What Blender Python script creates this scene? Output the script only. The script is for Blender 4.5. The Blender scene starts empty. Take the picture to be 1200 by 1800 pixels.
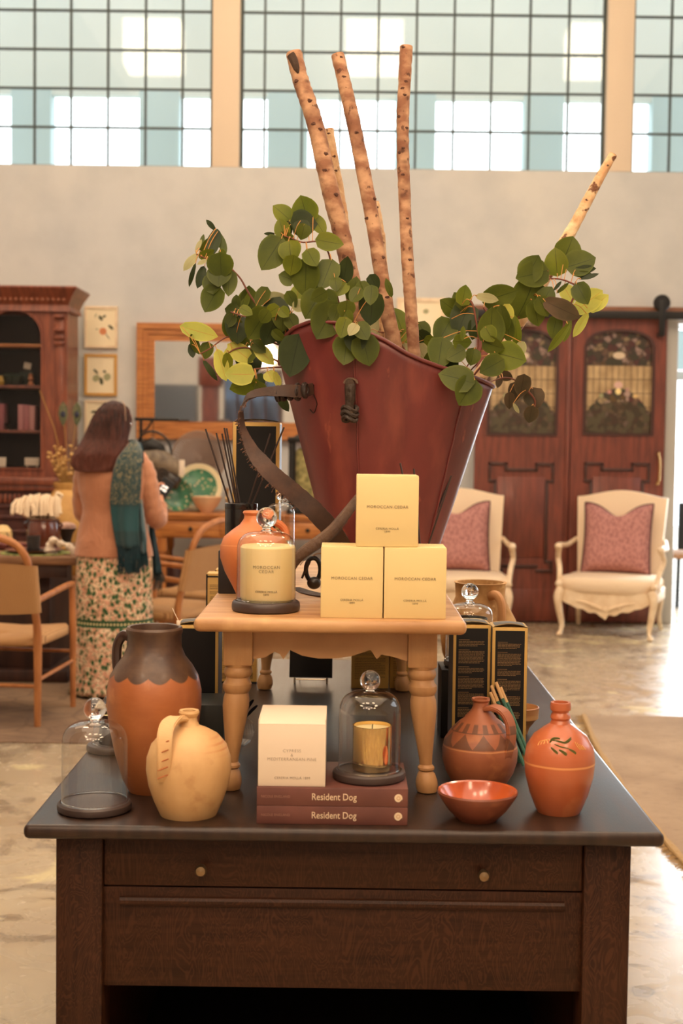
import bpy, bmesh, math, random
from mathutils import Vector, Matrix, Euler
random.seed(7)
R = math.radians
PI = math.pi
sc = bpy.context.scene
col = sc.collection

# ---------------------------------------------------------------- camera, world, lights
F = 2400.0
H = 1.45
PITCH = math.atan(127 / F)
ROLL = 0.0125
YAW = 0.0027
cam_d = bpy.data.cameras.new('camera')
cam = bpy.data.objects.new('camera', cam_d)
col.objects.link(cam)
cam_d.sensor_fit = 'VERTICAL'
cam_d.sensor_height = 36
cam_d.lens = 36 * F / 1800
CR = Matrix.Rotation(YAW, 3, 'Z') @ Matrix.Rotation(PI / 2 - PITCH, 3, 'X') @ Matrix.Rotation(ROLL, 3, 'Z')
cam.matrix_world = Matrix.Translation((0, 0, H)) @ CR.to_4x4()
cam_d.clip_start = 0.05
cam_d.clip_end = 200
cam_d.dof.use_dof = True
cam_d.dof.focus_distance = 2.85
cam_d.dof.aperture_fstop = 5.0
sc.camera = cam

sc.view_settings.view_transform = 'Standard'
sc.view_settings.look = 'None'
sc.view_settings.gamma = 1
sc.view_settings.use_curve_mapping = False
sc.view_settings.exposure = 0.12
sc.cycles.use_denoising = True
sc.cycles.max_bounces = 10
sc.cycles.transparent_max_bounces = 24
sc.cycles.sample_clamp_indirect = 8
sc.cycles.caustics_reflective = False
sc.cycles.caustics_refractive = False

w = bpy.data.worlds.new('world')
sc.world = w
w.use_nodes = True
w.node_tree.nodes['Background'].inputs[0].default_value = (0.90, 0.96, 1.0, 1)
w.node_tree.nodes['Background'].inputs[1].default_value = 3.2

def area(name, loc, target, sx, sy, power, colr, portal=False):
    d = bpy.data.lights.new(name, 'AREA')
    d.shape = 'RECTANGLE'
    d.size = sx
    d.size_y = sy
    d.energy = power
    d.color = colr
    if portal:
        d.cycles.is_portal = True
    o = bpy.data.objects.new(name, d)
    col.objects.link(o)
    o.location = loc
    o.rotation_euler = (Vector(target) - Vector(loc)).to_track_quat('-Z', 'Y').to_euler()
    return o

WARM = (1.0, 0.72, 0.46)
area('ceiling_glow', (0.5, 2.0, 6.9), (0.5, 2.01, 0), 8, 8, 310, (1.0, 0.78, 0.58))
area('front_fill', (-1.0, -2.4, 4.6), (0.0, 4.0, 1.0), 3.2, 1.6, 48, (1.0, 0.76, 0.57))  # warm fill added behind the camera to brighten front faces
area('ceiling_glow_back', (-2.0, 8.0, 6.6), (-2.0, 8.4, 0), 7, 3, 130, (1.0, 0.75, 0.53))
area('window_portal_left', (-3.6, 11.0, 5.4), (-3.6, 0, 5.4), 5.0, 3.6, 0, (1, 1, 1), True)
area('window_portal_middle', (0.62, 11.0, 5.4), (0.62, 0, 5.4), 3.0, 3.6, 0, (1, 1, 1), True)
area('window_portal_right', (4.6, 11.0, 5.4), (4.6, 0, 5.4), 4.5, 3.6, 0, (1, 1, 1), True)
area('doorway_daylight', (3.5, 11.6, 1.5), (2.6, 6.0, 0.3), 1.3, 2.3, 120, (0.86, 0.93, 1.0))
# cool daylight from the unseen right side; that wall has no window
area('right_daylight', (6.3, 5.2, 3.2), (0.8, 3.8, 1.0), 3.5, 2.4, 70, (0.80, 0.90, 1.0))

# ---------------------------------------------------------------- pixel rays
def ray(px, py):
    return CR @ Vector(((px - 600) / F, -(py - 900) / F, -1))
def PY(px, py, Y):
    d = ray(px, py); t = Y / d.y
    return Vector((d.x * t, Y, H + d.z * t))
def PZ(px, py, z):
    d = ray(px, py); t = (z - H) / d.z
    return Vector((d.x * t, d.y * t, z))
def xat(px, Y, z=None, py=1000):
    return PY(px, py, Y).x
def zat(py, Y, px=608):
    return PY(px, py, Y).z

# ---------------------------------------------------------------- materials
MATS = {}
def srgb(r, g, b):
    f = lambda c: (c / 255 / 12.92) if c / 255 <= .04045 else ((c / 255 + .055) / 1.055) ** 2.4
    return (f(r), f(g), f(b))

def mat(name, c, rough=.5, metal=0, c2=None, scale=5, stretch=(1, 1, 1), detail=4, lo=.35, hi=.65,
        c3=None, scale3=2, stretch3=(1, 1, 1), lo3=.55, hi3=.65, bump=0, bscale=40, bstretch=(1, 1, 1), coat=0, spec=.5, sheen=0,
        trans=0, emis=None, estr=0, dist=0, rvar=0, subs=0):
    if name in MATS:
        return MATS[name]
    m = bpy.data.materials.new(name)
    m.use_nodes = True
    nt = m.node_tree
    b = nt.nodes['Principled BSDF']
    b.inputs['Base Color'].default_value = (*c, 1)
    b.inputs['Roughness'].default_value = rough
    b.inputs['Metallic'].default_value = metal
    b.inputs['Specular IOR Level'].default_value = spec
    b.inputs['Coat Weight'].default_value = coat
    b.inputs['Coat Roughness'].default_value = .15
    b.inputs['Sheen Weight'].default_value = sheen
    if trans:
        b.inputs['Transmission Weight'].default_value = trans
    if subs:
        b.inputs['Subsurface Weight'].default_value = subs
        b.inputs['Subsurface Radius'].default_value = (.02, .012, .006)
    if emis:
        b.inputs['Emission Color'].default_value = (*emis, 1)
        b.inputs['Emission Strength'].default_value = estr
    tc = nt.nodes.new('ShaderNodeTexCoord')
    def noise(sca, st, det, distort=0):
        mp = nt.nodes.new('ShaderNodeMapping')
        mp.inputs['Scale'].default_value = st
        nt.links.new(tc.outputs['Object'], mp.inputs['Vector'])
        n = nt.nodes.new('ShaderNodeTexNoise')
        n.inputs['Scale'].default_value = sca
        n.inputs['Detail'].default_value = det
        n.inputs['Distortion'].default_value = distort
        nt.links.new(mp.outputs[0], n.inputs['Vector'])
        return n
    out = None
    if c2:
        n = noise(scale, stretch, detail, dist)
        r = nt.nodes.new('ShaderNodeMapRange')
        r.inputs['From Min'].default_value = lo
        r.inputs['From Max'].default_value = hi
        nt.links.new(n.outputs['Fac'], r.inputs['Value'])
        mx = nt.nodes.new('ShaderNodeMix'); mx.data_type = 'RGBA'
        mx.inputs['A'].default_value = (*c, 1)
        mx.inputs['B'].default_value = (*c2, 1)
        nt.links.new(r.outputs[0], mx.inputs['Factor'])
        out = mx.outputs['Result']
        if rvar:
            rr = nt.nodes.new('ShaderNodeMapRange')
            rr.inputs['To Min'].default_value = rough - rvar
            rr.inputs['To Max'].default_value = rough + rvar
            nt.links.new(n.outputs['Fac'], rr.inputs['Value'])
            nt.links.new(rr.outputs[0], b.inputs['Roughness'])
    if c3:
        n = noise(scale3, stretch3, 5)
        r = nt.nodes.new('ShaderNodeMapRange')
        r.inputs['From Min'].default_value = lo3
        r.inputs['From Max'].default_value = hi3
        nt.links.new(n.outputs['Fac'], r.inputs['Value'])
        mx = nt.nodes.new('ShaderNodeMix'); mx.data_type = 'RGBA'
        if out: nt.links.new(out, mx.inputs['A'])
        else: mx.inputs['A'].default_value = (*c, 1)
        mx.inputs['B'].default_value = (*c3, 1)
        nt.links.new(r.outputs[0], mx.inputs['Factor'])
        out = mx.outputs['Result']
    if out:
        nt.links.new(out, b.inputs['Base Color'])
    if bump:
        n = noise(bscale, bstretch, 4)
        bp = nt.nodes.new('ShaderNodeBump')
        bp.inputs['Strength'].default_value = bump
        bp.inputs['Distance'].default_value = .02
        nt.links.new(n.outputs['Fac'], bp.inputs['Height'])
        nt.links.new(bp.outputs[0], b.inputs['Normal'])
    MATS[name] = m
    return m

class NT:
    """small node-tree helper"""
    def __init__(s, name):
        s.m = bpy.data.materials.new(name); s.m.use_nodes = True
        s.t = s.m.node_tree; s.b = s.t.nodes['Principled BSDF']
        s.tc = s.t.nodes.new('ShaderNodeTexCoord')
    def n(s, typ, **kw):
        x = s.t.nodes.new(typ)
        for k, v in kw.items():
            if hasattr(x, k) and not k.startswith('i_'): setattr(x, k, v)
        return x
    def link(s, a, b): s.t.links.new(a, b)
    def math(s, op, a, b=None, c=None, clamp=False):
        x = s.t.nodes.new('ShaderNodeMath'); x.operation = op; x.use_clamp = clamp
        for i, v in enumerate((a, b, c)):
            if v is None: continue
            if isinstance(v, (int, float)): x.inputs[i].default_value = v
            else: s.link(v, x.inputs[i])
        return x.outputs[0]
    def mix(s, f, a, b):
        x = s.t.nodes.new('ShaderNodeMix'); x.data_type = 'RGBA'
        for k, v in (('Factor', f), ('A', a), ('B', b)):
            if isinstance(v, (int, float)): x.inputs[k].default_value = v
            elif isinstance(v, tuple): x.inputs[k].default_value = (*v, 1)
            else: s.link(v, x.inputs[k])
        return x.outputs['Result']
    def sep(s, src):
        x = s.t.nodes.new('ShaderNodeSeparateXYZ'); s.link(src, x.inputs[0]); return x.outputs
    def noise(s, scale, detail=3, stretch=(1, 1, 1), src=None, dist=0):
        mp = s.t.nodes.new('ShaderNodeMapping'); mp.inputs['Scale'].default_value = stretch
        s.link(src or s.tc.outputs['Object'], mp.inputs['Vector'])
        x = s.t.nodes.new('ShaderNodeTexNoise'); x.inputs['Scale'].default_value = scale
        x.inputs['Detail'].default_value = detail; x.inputs['Distortion'].default_value = dist
        s.link(mp.outputs[0], x.inputs['Vector'])
        return x.outputs['Fac']
    def rng(s, v, a, b, c=0., d=1.):
        x = s.t.nodes.new('ShaderNodeMapRange')
        for k, q in (('From Min', a), ('From Max', b), ('To Min', c), ('To Max', d)): x.inputs[k].default_value = q
        s.link(v, x.inputs['Value']); return x.outputs[0]
    def vor(s, scale, feature='F1', src=None, stretch=(1, 1, 1), rnd=1.):
        mp = s.t.nodes.new('ShaderNodeMapping'); mp.inputs['Scale'].default_value = stretch
        s.link(src or s.tc.outputs['Object'], mp.inputs['Vector'])
        x = s.t.nodes.new('ShaderNodeTexVoronoi'); x.feature = feature; x.inputs['Scale'].default_value = scale
        x.inputs['Randomness'].default_value = rnd
        s.link(mp.outputs[0], x.inputs['Vector']); return x.outputs
    def bump(s, h, st=.3, dist=.01):
        x = s.t.nodes.new('ShaderNodeBump'); x.inputs['Strength'].default_value = st; x.inputs['Distance'].default_value = dist
        s.link(h, x.inputs['Height']); s.link(x.outputs[0], s.b.inputs['Normal'])
    def base(s, c):
        if isinstance(c, tuple): s.b.inputs['Base Color'].default_value = (*c, 1)
        else: s.link(c, s.b.inputs['Base Color'])
    def rough(s, v):
        if isinstance(v, (int, float)): s.b.inputs['Roughness'].default_value = v
        else: s.link(v, s.b.inputs['Roughness'])

def glass_thin(name, tint=(.97, .98, .97), edge=(.62, .62, .60), ior=1.45, rough=.0, gl=1.0):
    """thin blown glass: clear straight on, greyer and shinier at grazing angles"""
    m = bpy.data.materials.new(name); m.use_nodes = True
    t = m.node_tree; t.nodes.clear()
    o = t.nodes.new('ShaderNodeOutputMaterial')
    tr = t.nodes.new('ShaderNodeBsdfTransparent')
    g = t.nodes.new('ShaderNodeBsdfGlossy'); g.inputs['Roughness'].default_value = rough
    g.inputs['Color'].default_value = (gl, gl, gl, 1)
    fr = t.nodes.new('ShaderNodeFresnel')
    ge = t.nodes.new('ShaderNodeNewGeometry'); mi = t.nodes.new('ShaderNodeMapRange')
    mi.inputs['To Min'].default_value = ior; mi.inputs['To Max'].default_value = 1 / ior
    t.links.new(ge.outputs['Backfacing'], mi.inputs['Value']); t.links.new(mi.outputs[0], fr.inputs['IOR'])
    lw = t.nodes.new('ShaderNodeLayerWeight'); lw.inputs['Blend'].default_value = .25
    mx = t.nodes.new('ShaderNodeMix'); mx.data_type = 'RGBA'
    mx.inputs['A'].default_value = (*tint, 1); mx.inputs['B'].default_value = (*edge, 1)
    t.links.new(lw.outputs['Facing'], mx.inputs['Factor'])
    t.links.new(mx.outputs['Result'], tr.inputs['Color'])
    ms = t.nodes.new('ShaderNodeMixShader')
    t.links.new(fr.outputs[0], ms.inputs[0]); t.links.new(tr.outputs[0], ms.inputs[1]); t.links.new(g.outputs[0], ms.inputs[2])
    t.links.new(ms.outputs[0], o.inputs[0])
    return m

# ---------------------------------------------------------------- mesh builder
class MB:
    def __init__(s):
        s.bm = bmesh.new(); s.mi = 0; s.M = None
    def _put(s, vs, fs, M=None):
        out = []
        for v in vs:
            v = Vector(v)
            if M is not None: v = M @ v
            if s.M is not None: v = s.M @ v
            out.append(s.bm.verts.new(v))
        for f in fs:
            try:
                fc = s.bm.faces.new([out[i] for i in f]); fc.material_index = s.mi; fc.smooth = True
            except ValueError:
                pass
        return out
    def box(s, c, d, bev=0, M=None, seg=2):
        t = bmesh.new(); bmesh.ops.create_cube(t, size=1)
        for v in t.verts: v.co = Vector((v.co.x * d[0], v.co.y * d[1], v.co.z * d[2])) + Vector(c)
        if bev: bmesh.ops.bevel(t, geom=t.edges[:], offset=min(bev, min(d) * .49), segments=seg, profile=.5, affect='EDGES')
        t.verts.index_update()
        s._put([v.co.copy() for v in t.verts], [[v.index for v in f.verts] for f in t.faces], M)
        t.free()
        return s
    def bx(s, x0, x1, y0, y1, z0, z1, bev=0, M=None):
        return s.box(((x0 + x1) / 2, (y0 + y1) / 2, (z0 + z1) / 2), (abs(x1 - x0), abs(y1 - y0), abs(z1 - z0)), bev, M)
    def lathe(s, prof, seg=40, c=(0, 0, 0), M=None, fn=None):
        vs, fs = [], []
        n = len(prof)
        for i, (r, z) in enumerate(prof):
            for k in range(seg):
                a = 2 * PI * k / seg
                rr = max(r, 1e-5)
                if fn: rr = fn(rr, z, a)
                vs.append((c[0] + rr * math.cos(a), c[1] + rr * math.sin(a), c[2] + z))
        for i in range(n - 1):
            for k in range(seg):
                k2 = (k + 1) % seg
                fs.append((i * seg + k, i * seg + k2, (i + 1) * seg + k2, (i + 1) * seg + k))
        if prof[0][0] > 1e-4: fs.append(tuple(reversed(range(seg))))
        if prof[-1][0] > 1e-4: fs.append(tuple((n - 1) * seg + k for k in range(seg)))
        s._put(vs, fs, M); return s
    def sphere(s, c, r, seg=20, rings=12, sc_=(1, 1, 1), M=None):
        prof = [(r * math.sin(PI * i / rings), -r * math.cos(PI * i / rings)) for i in range(rings + 1)]
        Mx = Matrix.Translation(c) @ Matrix.Diagonal((*sc_, 1))
        return s.lathe(prof, seg, M=(M @ Mx) if M is not None else Mx)
    def tube(s, pts, rad, seg=10, M=None, closed=False, flat=1.0, jit=0, upv=None):
        pts = [Vector(p) for p in pts]; n = len(pts)
        if isinstance(rad, (int, float)): rad = [rad] * n
        vs, fs = [], []
        prev = None
        for i, p in enumerate(pts):
            a = pts[(i - 1) % n] if (i > 0 or closed) else p
            b = pts[(i + 1) % n] if (i < n - 1 or closed) else p
            t = (b - a).normalized()
            if prev is None:
                u = Vector(upv) if upv else (Vector((0, 0, 1)) if abs(t.z) < .9 else Vector((1, 0, 0)))
            else: u = prev
            u = (u - t * u.dot(t)).normalized(); prev = u
            v = t.cross(u)
            for k in range(seg):
                an = 2 * PI * k / seg
                r = rad[i] * (1 + (random.uniform(-jit, jit) if jit else 0))
                vs.append(p + u * r * math.cos(an) + v * r * flat * math.sin(an))
        m = n if closed else n - 1
        for i in range(m):
            for k in range(seg):
                k2 = (k + 1) % seg; j = (i + 1) % n
                fs.append((i * seg + k, i * seg + k2, j * seg + k2, j * seg + k))
        if not closed:
            fs.append(tuple(reversed(range(seg)))); fs.append(tuple((n - 1) * seg + k for k in range(seg)))
        s._put(vs, fs, M); return s
    def ribbon(s, pts, widths, thick, side, M=None, jit=0):
        pts = [Vector(p) for p in pts]; n = len(pts)
        if isinstance(widths, (int, float)): widths = [widths] * n
        vs, fs = [], []
        for i, p in enumerate(pts):
            t = (pts[min(i + 1, n - 1)] - pts[max(i - 1, 0)]).normalized()
            sd = Vector(side[i] if isinstance(side, list) else side)
            sd = (sd - t * sd.dot(t)).normalized(); nn = t.cross(sd)
            w_ = widths[i] / 2
            for (a, b) in ((-1, -1), (1, -1), (1, 1), (-1, 1)):
                w2 = w_ * (1 + (random.uniform(-jit, jit) if jit else 0))
                vs.append(p + sd * w2 * a + nn * thick / 2 * b)
        for i in range(n - 1):
            for k in range(4):
                k2 = (k + 1) % 4
                fs.append((i * 4 + k, i * 4 + k2, i * 4 + 4 + k2, i * 4 + 4 + k))
        fs.append((3, 2, 1, 0)); fs.append(tuple((n - 1) * 4 + k for k in range(4)))
        s._put(vs, fs, M); return s
    def prism(s, poly, y0, y1, M=None):
        """poly in (x, z), extruded along y"""
        n = len(poly)
        vs = [(x, y0, z) for x, z in poly] + [(x, y1, z) for x, z in poly]
        fs = [tuple(range(n)), tuple(reversed(range(n, 2 * n)))]
        fs += [(i, i + n, (i + 1) % n + n, (i + 1) % n) for i in range(n)]
        s._put(vs, fs, M); return s
    def ring(s, outer, inner, y0, y1, M=None):
        """frame between two outlines with equal point counts, (x, z), extruded along y"""
        n = len(outer)
        vs = [(x, y0, z) for x, z in outer] + [(x, y0, z) for x, z in inner] + [(x, y1, z) for x, z in outer] + [(x, y1, z) for x, z in inner]
        fs = []
        for i in range(n):
            j = (i + 1) % n
            fs += [(i, j, n + j, n + i), (2 * n + i, 3 * n + i, 3 * n + j, 2 * n + j), (i, 2 * n + i, 2 * n + j, j), (n + i, n + j, 3 * n + j, 3 * n + i)]
        s._put(vs, fs, M); return s
    def grid(s, fn, nu, nv, M=None, closeu=False):
        vs = [fn(u / nu, v / nv) for v in range(nv + 1) for u in range(nu + (0 if closeu else 1))]
        w_ = nu + (0 if closeu else 1)
        fs = []
        for v in range(nv):
            for u in range(nu):
                u2 = (u + 1) % w_
                fs.append((v * w_ + u, v * w_ + u2, (v + 1) * w_ + u2, (v + 1) * w_ + u))
        s._put(vs, fs, M); return s
    def loft(s, rings, cap=True, M=None):
        n = len(rings[0]); vs = [p for r in rings for p in r]; fs = []
        for i in range(len(rings) - 1):
            for k in range(n):
                k2 = (k + 1) % n
                fs.append((i * n + k, i * n + k2, (i + 1) * n + k2, (i + 1) * n + k))
        if cap:
            fs.append(tuple(reversed(range(n)))); fs.append(tuple((len(rings) - 1) * n + k for k in range(n)))
        s._put(vs, fs, M); return s
    def build(s, name, m, parent=None, sharp=32, flat=False, recalc=True):
        if recalc: bmesh.ops.recalc_face_normals(s.bm, faces=s.bm.faces)
        me = bpy.data.meshes.new(name); s.bm.to_mesh(me); s.bm.free()
        for x in (m if isinstance(m, (list, tuple)) else [m]): me.materials.append(x)
        if flat:
            for p in me.polygons: p.use_smooth = False
        else:
            me.set_sharp_from_angle(angle=R(sharp))
        o = bpy.data.objects.new(name, me); col.objects.link(o)
        if parent is not None: o.parent = parent
        return o

def tag(o, label=None, cat=None, group=None, kind=None):
    if label: o['label'] = label
    if cat: o['category'] = cat
    if group: o['group'] = group
    if kind: o['kind'] = kind
    return o
def thing(name, loc, label, cat, group=None, rz=0):
    o = bpy.data.objects.new(name, None); col.objects.link(o)
    o.empty_display_size = .05
    o.location = loc; o.rotation_euler.z = rz
    return tag(o, label, cat, group)
def struct(name, mb, m, parent=None, **k):
    o = mb.build(name, m, parent, **k)
    if parent is None: o['kind'] = 'structure'
    return o
def dup(o, loc=None, rz=None, label=None, parent=None):
    c = o.copy(); col.objects.link(c)
    if parent is not None: c.parent = parent
    if loc is not None: c.location = loc
    if rz is not None: c.rotation_euler.z = rz
    if label: c['label'] = label
    for ch in list(o.children): dup(ch, parent=c)
    return c
def text(name, body, size, m, loc, parent=None, rot=(PI / 2, 0, 0), ext=.0002, align='CENTER', sx=1., space=1., bend=None, offset=0):
    cu = bpy.data.curves.new('t', 'FONT'); cu.body = body; cu.size = size; cu.extrude = ext
    cu.align_x = align; cu.align_y = 'CENTER'; cu.space_character = space; cu.offset = offset
    cu.resolution_u = 3
    to = bpy.data.objects.new('t', cu); col.objects.link(to)
    bpy.context.view_layer.update()
    me = bpy.data.meshes.new_from_object(to.evaluated_get(bpy.context.evaluated_depsgraph_get()))
    bpy.data.objects.remove(to); bpy.data.curves.remove(cu)
    for v in me.vertices:
        v.co.x *= sx
    if bend:
        Mx = Euler(rot).to_matrix()
        for v in me.vertices:      # wrap around a cylinder of radius bend (axis z, centre behind)
            a = v.co.x / bend
            v.co = Vector(((bend + v.co.z) * math.sin(a), v.co.y, (bend + v.co.z) * math.cos(a) - bend))
    me.materials.clear(); me.materials.append(m); me.name = name
    o = bpy.data.objects.new(name, me); col.objects.link(o)
    o.location = loc; o.rotation_euler = rot
    if parent is not None: o.parent = parent
    return o
def smooth_path(pts, n=6):
    pts = [Vector(p) for p in pts]; out = []
    for i in range(len(pts) - 1):
        p0 = pts[max(i - 1, 0)]; p1 = pts[i]; p2 = pts[i + 1]; p3 = pts[min(i + 2, len(pts) - 1)]
        for k in range(n):
            t = k / n
            out.append(.5 * ((2 * p1) + (p2 - p0) * t + (2 * p0 - 5 * p1 + 4 * p2 - p3) * t * t + (3 * p1 - p0 - 3 * p2 + p3) * t ** 3))
    out.append(pts[-1]); return out

# ---------------------------------------------------------------- the materials of the place
def plaster_mat():
    n = NT('blue_grey_plaster')
    a = n.noise(.55, 6, dist=.4); b = n.noise(3.5, 6)
    c = n.mix(n.rng(a, .35, .65), (.555, .555, .555), (.625, .605, .57))
    c = n.mix(n.rng(b, .4, .75, 0, .35), c, (.36, .38, .40))
    n.base(c); n.rough(.85); n.bump(n.noise(14, 6), .12, .02)
    return n.m
def floor_mat():
    n = NT('stained_concrete')
    a = n.noise(.9, 8, dist=1.2); b = n.noise(2.2, 8, dist=2.0); c_ = n.noise(6, 6, dist=1.5)
    c = n.mix(n.rng(a, .35, .65), (.40, .30, .20), (.52, .42, .29))
    c = n.mix(n.rng(b, .52, .64), c, (.27, .20, .135))
    c = n.mix(n.rng(n.math('ABSOLUTE', n.math('SUBTRACT', b, .57)), .0, .012, .75, 0.), c, (.16, .12, .08))
    d = n.noise(1.6, 5, src=None, stretch=(1, 1.3, 1), dist=.8)
    c = n.mix(n.rng(d, .60, .625), c, (.68, .57, .34))
    c = n.mix(n.rng(c_, .35, .75, 0, .25), c, (.30, .25, .20))
    n.base(c); n.rough(n.rng(c_, .3, .7, .16, .36)); n.bump(n.noise(3, 6), .05, .02)
    return n.m
M_wall = plaster_mat()
M_floor = floor_mat()
M_post = mat('cream_paint', srgb(222, 202, 178), .7, bump=.05)
M_ceil = mat('ceiling_paint', (.62, .58, .52), .9)
M_lead = mat('dark_glazing_bar', (.045, .06, .055), .5)
M_grey = mat('grey_jamb_paint', srgb(176, 172, 165), .6)
M_black = mat('black_card', (.010, .009, .009), .42, spec=.3)
M_iron = mat('black_iron', (.016, .014, .013), .45, metal=.4)
M_gold = mat('gold_border', srgb(206, 166, 92), .38, metal=.25)
M_white = mat('white_card', srgb(228, 210, 188), .6)
M_brass = mat('brass', (.65, .42, .18), .3, metal=1)
M_oakdark = None
def oak(name, dark, light, sc_=1., vert=False, rough=.42, coat=.0, ray=.8):
    n = NT(name)
    st = (1.2, 1.2, 14) if not vert else (14, 14, 1.2)
    g = n.noise(6 * sc_, 6, stretch=((1, 3, 16) if not vert else (16, 16, 1)), dist=.5)
    f = n.noise(7 * sc_, 3, stretch=(2.6, 2.6, .8), dist=1.6)     # quartersawn flecks
    fl = n.rng(n.math('ABSOLUTE', n.math('SINE', n.math('MULTIPLY', f, 60.))), .70, 1.)
    big = n.noise(1.7, 3)
    c = n.mix(n.rng(g, .3, .7), dark, light)
    c = n.mix(n.math('MULTIPLY', fl, n.rng(big, .3, .7, ray * .3, ray)), c, tuple(min(1, x * 1.7) for x in light))
    n.base(c); n.rough(rough); n.b.inputs['Coat Weight'].default_value = coat; n.b.inputs['Coat Roughness'].default_value = .2; n.b.inputs['Specular IOR Level'].default_value = .22
    n.bump(g, .06, .004)
    return n.m
M_oakdark = oak('dark_quartersawn_oak', (.023, .0082, .0040), (.047, .0170, .0075))
M_oakpost = oak('dark_quartersawn_oak_post', (.023, .0082, .0040), (.047, .0170, .0075), vert=True, ray=.9)
M_tabletop = mat('worn_dark_tabletop', (.020, .011, .008), .36, c2=(.042, .020, .012), scale=5, stretch=(9, 1, 1), rvar=.06,
                 bump=.025, bscale=60, bstretch=(6, 1, 1), coat=0, spec=.42)
M_bench = mat('limed_bench_wood', srgb(200, 156, 108), .46, c2=srgb(166, 118, 74), scale=4, stretch=(1, 12, 1), c3=srgb(222, 178, 122), scale3=5, bump=.08, bscale=30)
M_benchleg = mat('limed_bench_leg_wood', srgb(196, 150, 100), .5, c2=srgb(162, 114, 70), scale=6, stretch=(5, 5, .8), lo=.3, hi=.75, bump=.08, bscale=40)
M_pine = mat('honey_pine', srgb(196, 128, 66), .45, c2=srgb(158, 92, 42), scale=5, stretch=(1, 2, 14), bump=.05, coat=.1)
M_pinev = mat('honey_pine_upright', srgb(196, 128, 66), .45, c2=srgb(158, 92, 42), scale=5, stretch=(14, 2, 1), bump=.05, coat=.1)
M_mahog = mat('red_brown_mahogany', srgb(126, 62, 46), .42, c2=srgb(98, 47, 36), scale=4, stretch=(8, 2, 1), coat=.15, bump=.04)
M_cab = mat('carved_walnut', srgb(138, 74, 50), .45, c2=srgb(104, 52, 37), scale=5, stretch=(6, 2, 1), coat=.12, bump=.06)
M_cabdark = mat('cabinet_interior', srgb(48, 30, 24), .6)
M_chairwood = mat('oiled_beech', srgb(186, 122, 70), .45, c2=srgb(160, 98, 52), scale=7, stretch=(3, 3, 1), bump=.03)
M_tablewood = mat('rustic_table_wood', srgb(150, 108, 72), .55, c2=srgb(110, 72, 44), scale=4, stretch=(1, 8, 8), bump=.08)
def cord_mat():
    n = NT('woven_paper_cord')
    w1 = n.n('ShaderNodeTexWave'); w1.inputs['Scale'].default_value = 46; w1.inputs['Distortion'].default_value = 1.2
    w1.bands_direction = 'X'; n.link(n.tc.outputs['Object'], w1.inputs['Vector'])
    c = n.mix(n.rng(w1.outputs['Fac'], .1, .6), srgb(150, 106, 66), srgb(204, 158, 108))
    n.base(n.mix(n.rng(n.noise(5, 4), .35, .7, 0, .4), c, srgb(170, 120, 74))); n.rough(.8); n.bump(w1.outputs['Fac'], .3, .004)
    return n.m
M_cord = cord_mat()
M_cream = mat('cream_painted_wood', srgb(236, 214, 184), .5, c2=srgb(222, 194, 158), scale=14, bump=.04)
M_linen = mat('cream_linen', srgb(232, 208, 178), .85, bump=.1, bscale=220, sheen=.2)
def pink_mat():
    n = NT('pink_woven_fabric')
    v = n.vor(38, stretch=(1.6, 1.6, 1))
    c = n.mix(n.rng(v[0], .15, .6), srgb(146, 92, 92), srgb(186, 132, 126))
    n.base(c); n.rough(.85); n.bump(v[0], .2, .004); return n.m
M_pink = pink_mat()
M_piping = mat('dark_plum_piping', srgb(92, 48, 50), .7)
M_terra = mat('orange_terracotta', srgb(198, 108, 58), .55, c2=srgb(176, 88, 44), scale=9, c3=srgb(216, 132, 74), scale3=16, bump=.05)
M_yellow = mat('pale_yellow_card', srgb(226, 202, 144), .55, bump=.01)
M_print = mat('grey_brown_print', srgb(120, 98, 70), .6)
M_wax = mat('ivory_wax', srgb(240, 218, 160), .45, subs=.1)
M_basedark = mat('dark_stained_base', (.040, .024, .021), .42, c2=(.055, .034, .028), scale=12)
M_cloche = glass_thin('cloche_glass', tint=(.985, .985, .985), edge=(.74, .74, .73), ior=1.62)
M_case = glass_thin('cabinet_glass', tint=(.80, .80, .80), edge=(.6, .6, .6), gl=.9)
M_solidglass = mat('solid_glass', (1, 1, 1), .0, trans=1.)
M_solidglass.node_tree.nodes['Principled BSDF'].inputs['IOR'].default_value = 1.47

# ---------------------------------------------------------------- the room
WY = 11.05                       # front face of the far wall
CEIL = 7.4
XL, XR, YB = -6.6, 6.6, -4.5
m = MB(); m.bx(XL - .3, XR + .3, YB - .3, 24, -.12, 0); struct('floor', m, M_floor)
m = MB(); m.bx(XL - .3, XR + .3, YB - .3, WY + .3, CEIL, CEIL + .15); struct('ceiling', m, M_ceil)
m = MB(); m.bx(XL - .3, XL, YB - .3, WY + .3, 0, CEIL); struct('wall_left', m, M_wall)
m = MB(); m.bx(XR, XR + .3, YB - .3, WY + .3, 0, CEIL); struct('wall_right', m, M_wall)
m = MB(); m.bx(XL, XR, YB - .3, YB, 0, CEIL); struct('wall_front', m, M_wall)
ZW = zat(296, WY)                # window bottoms
DX0 = xat(1181, WY, py=800); DX1 = DX0 + 1.35
DZ = zat(569, WY, 1190)
m = MB()
m.bx(XL, DX0, WY, WY + .28, 0, ZW)
m.bx(DX1, XR, WY, WY + .28, 0, ZW)
m.bx(DX0, DX1, WY, WY + .28, DZ, ZW)
m.bx(XL, XR, WY, WY + .28, 7.05, CEIL)
struct('wall_back', m, M_wall)
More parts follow.
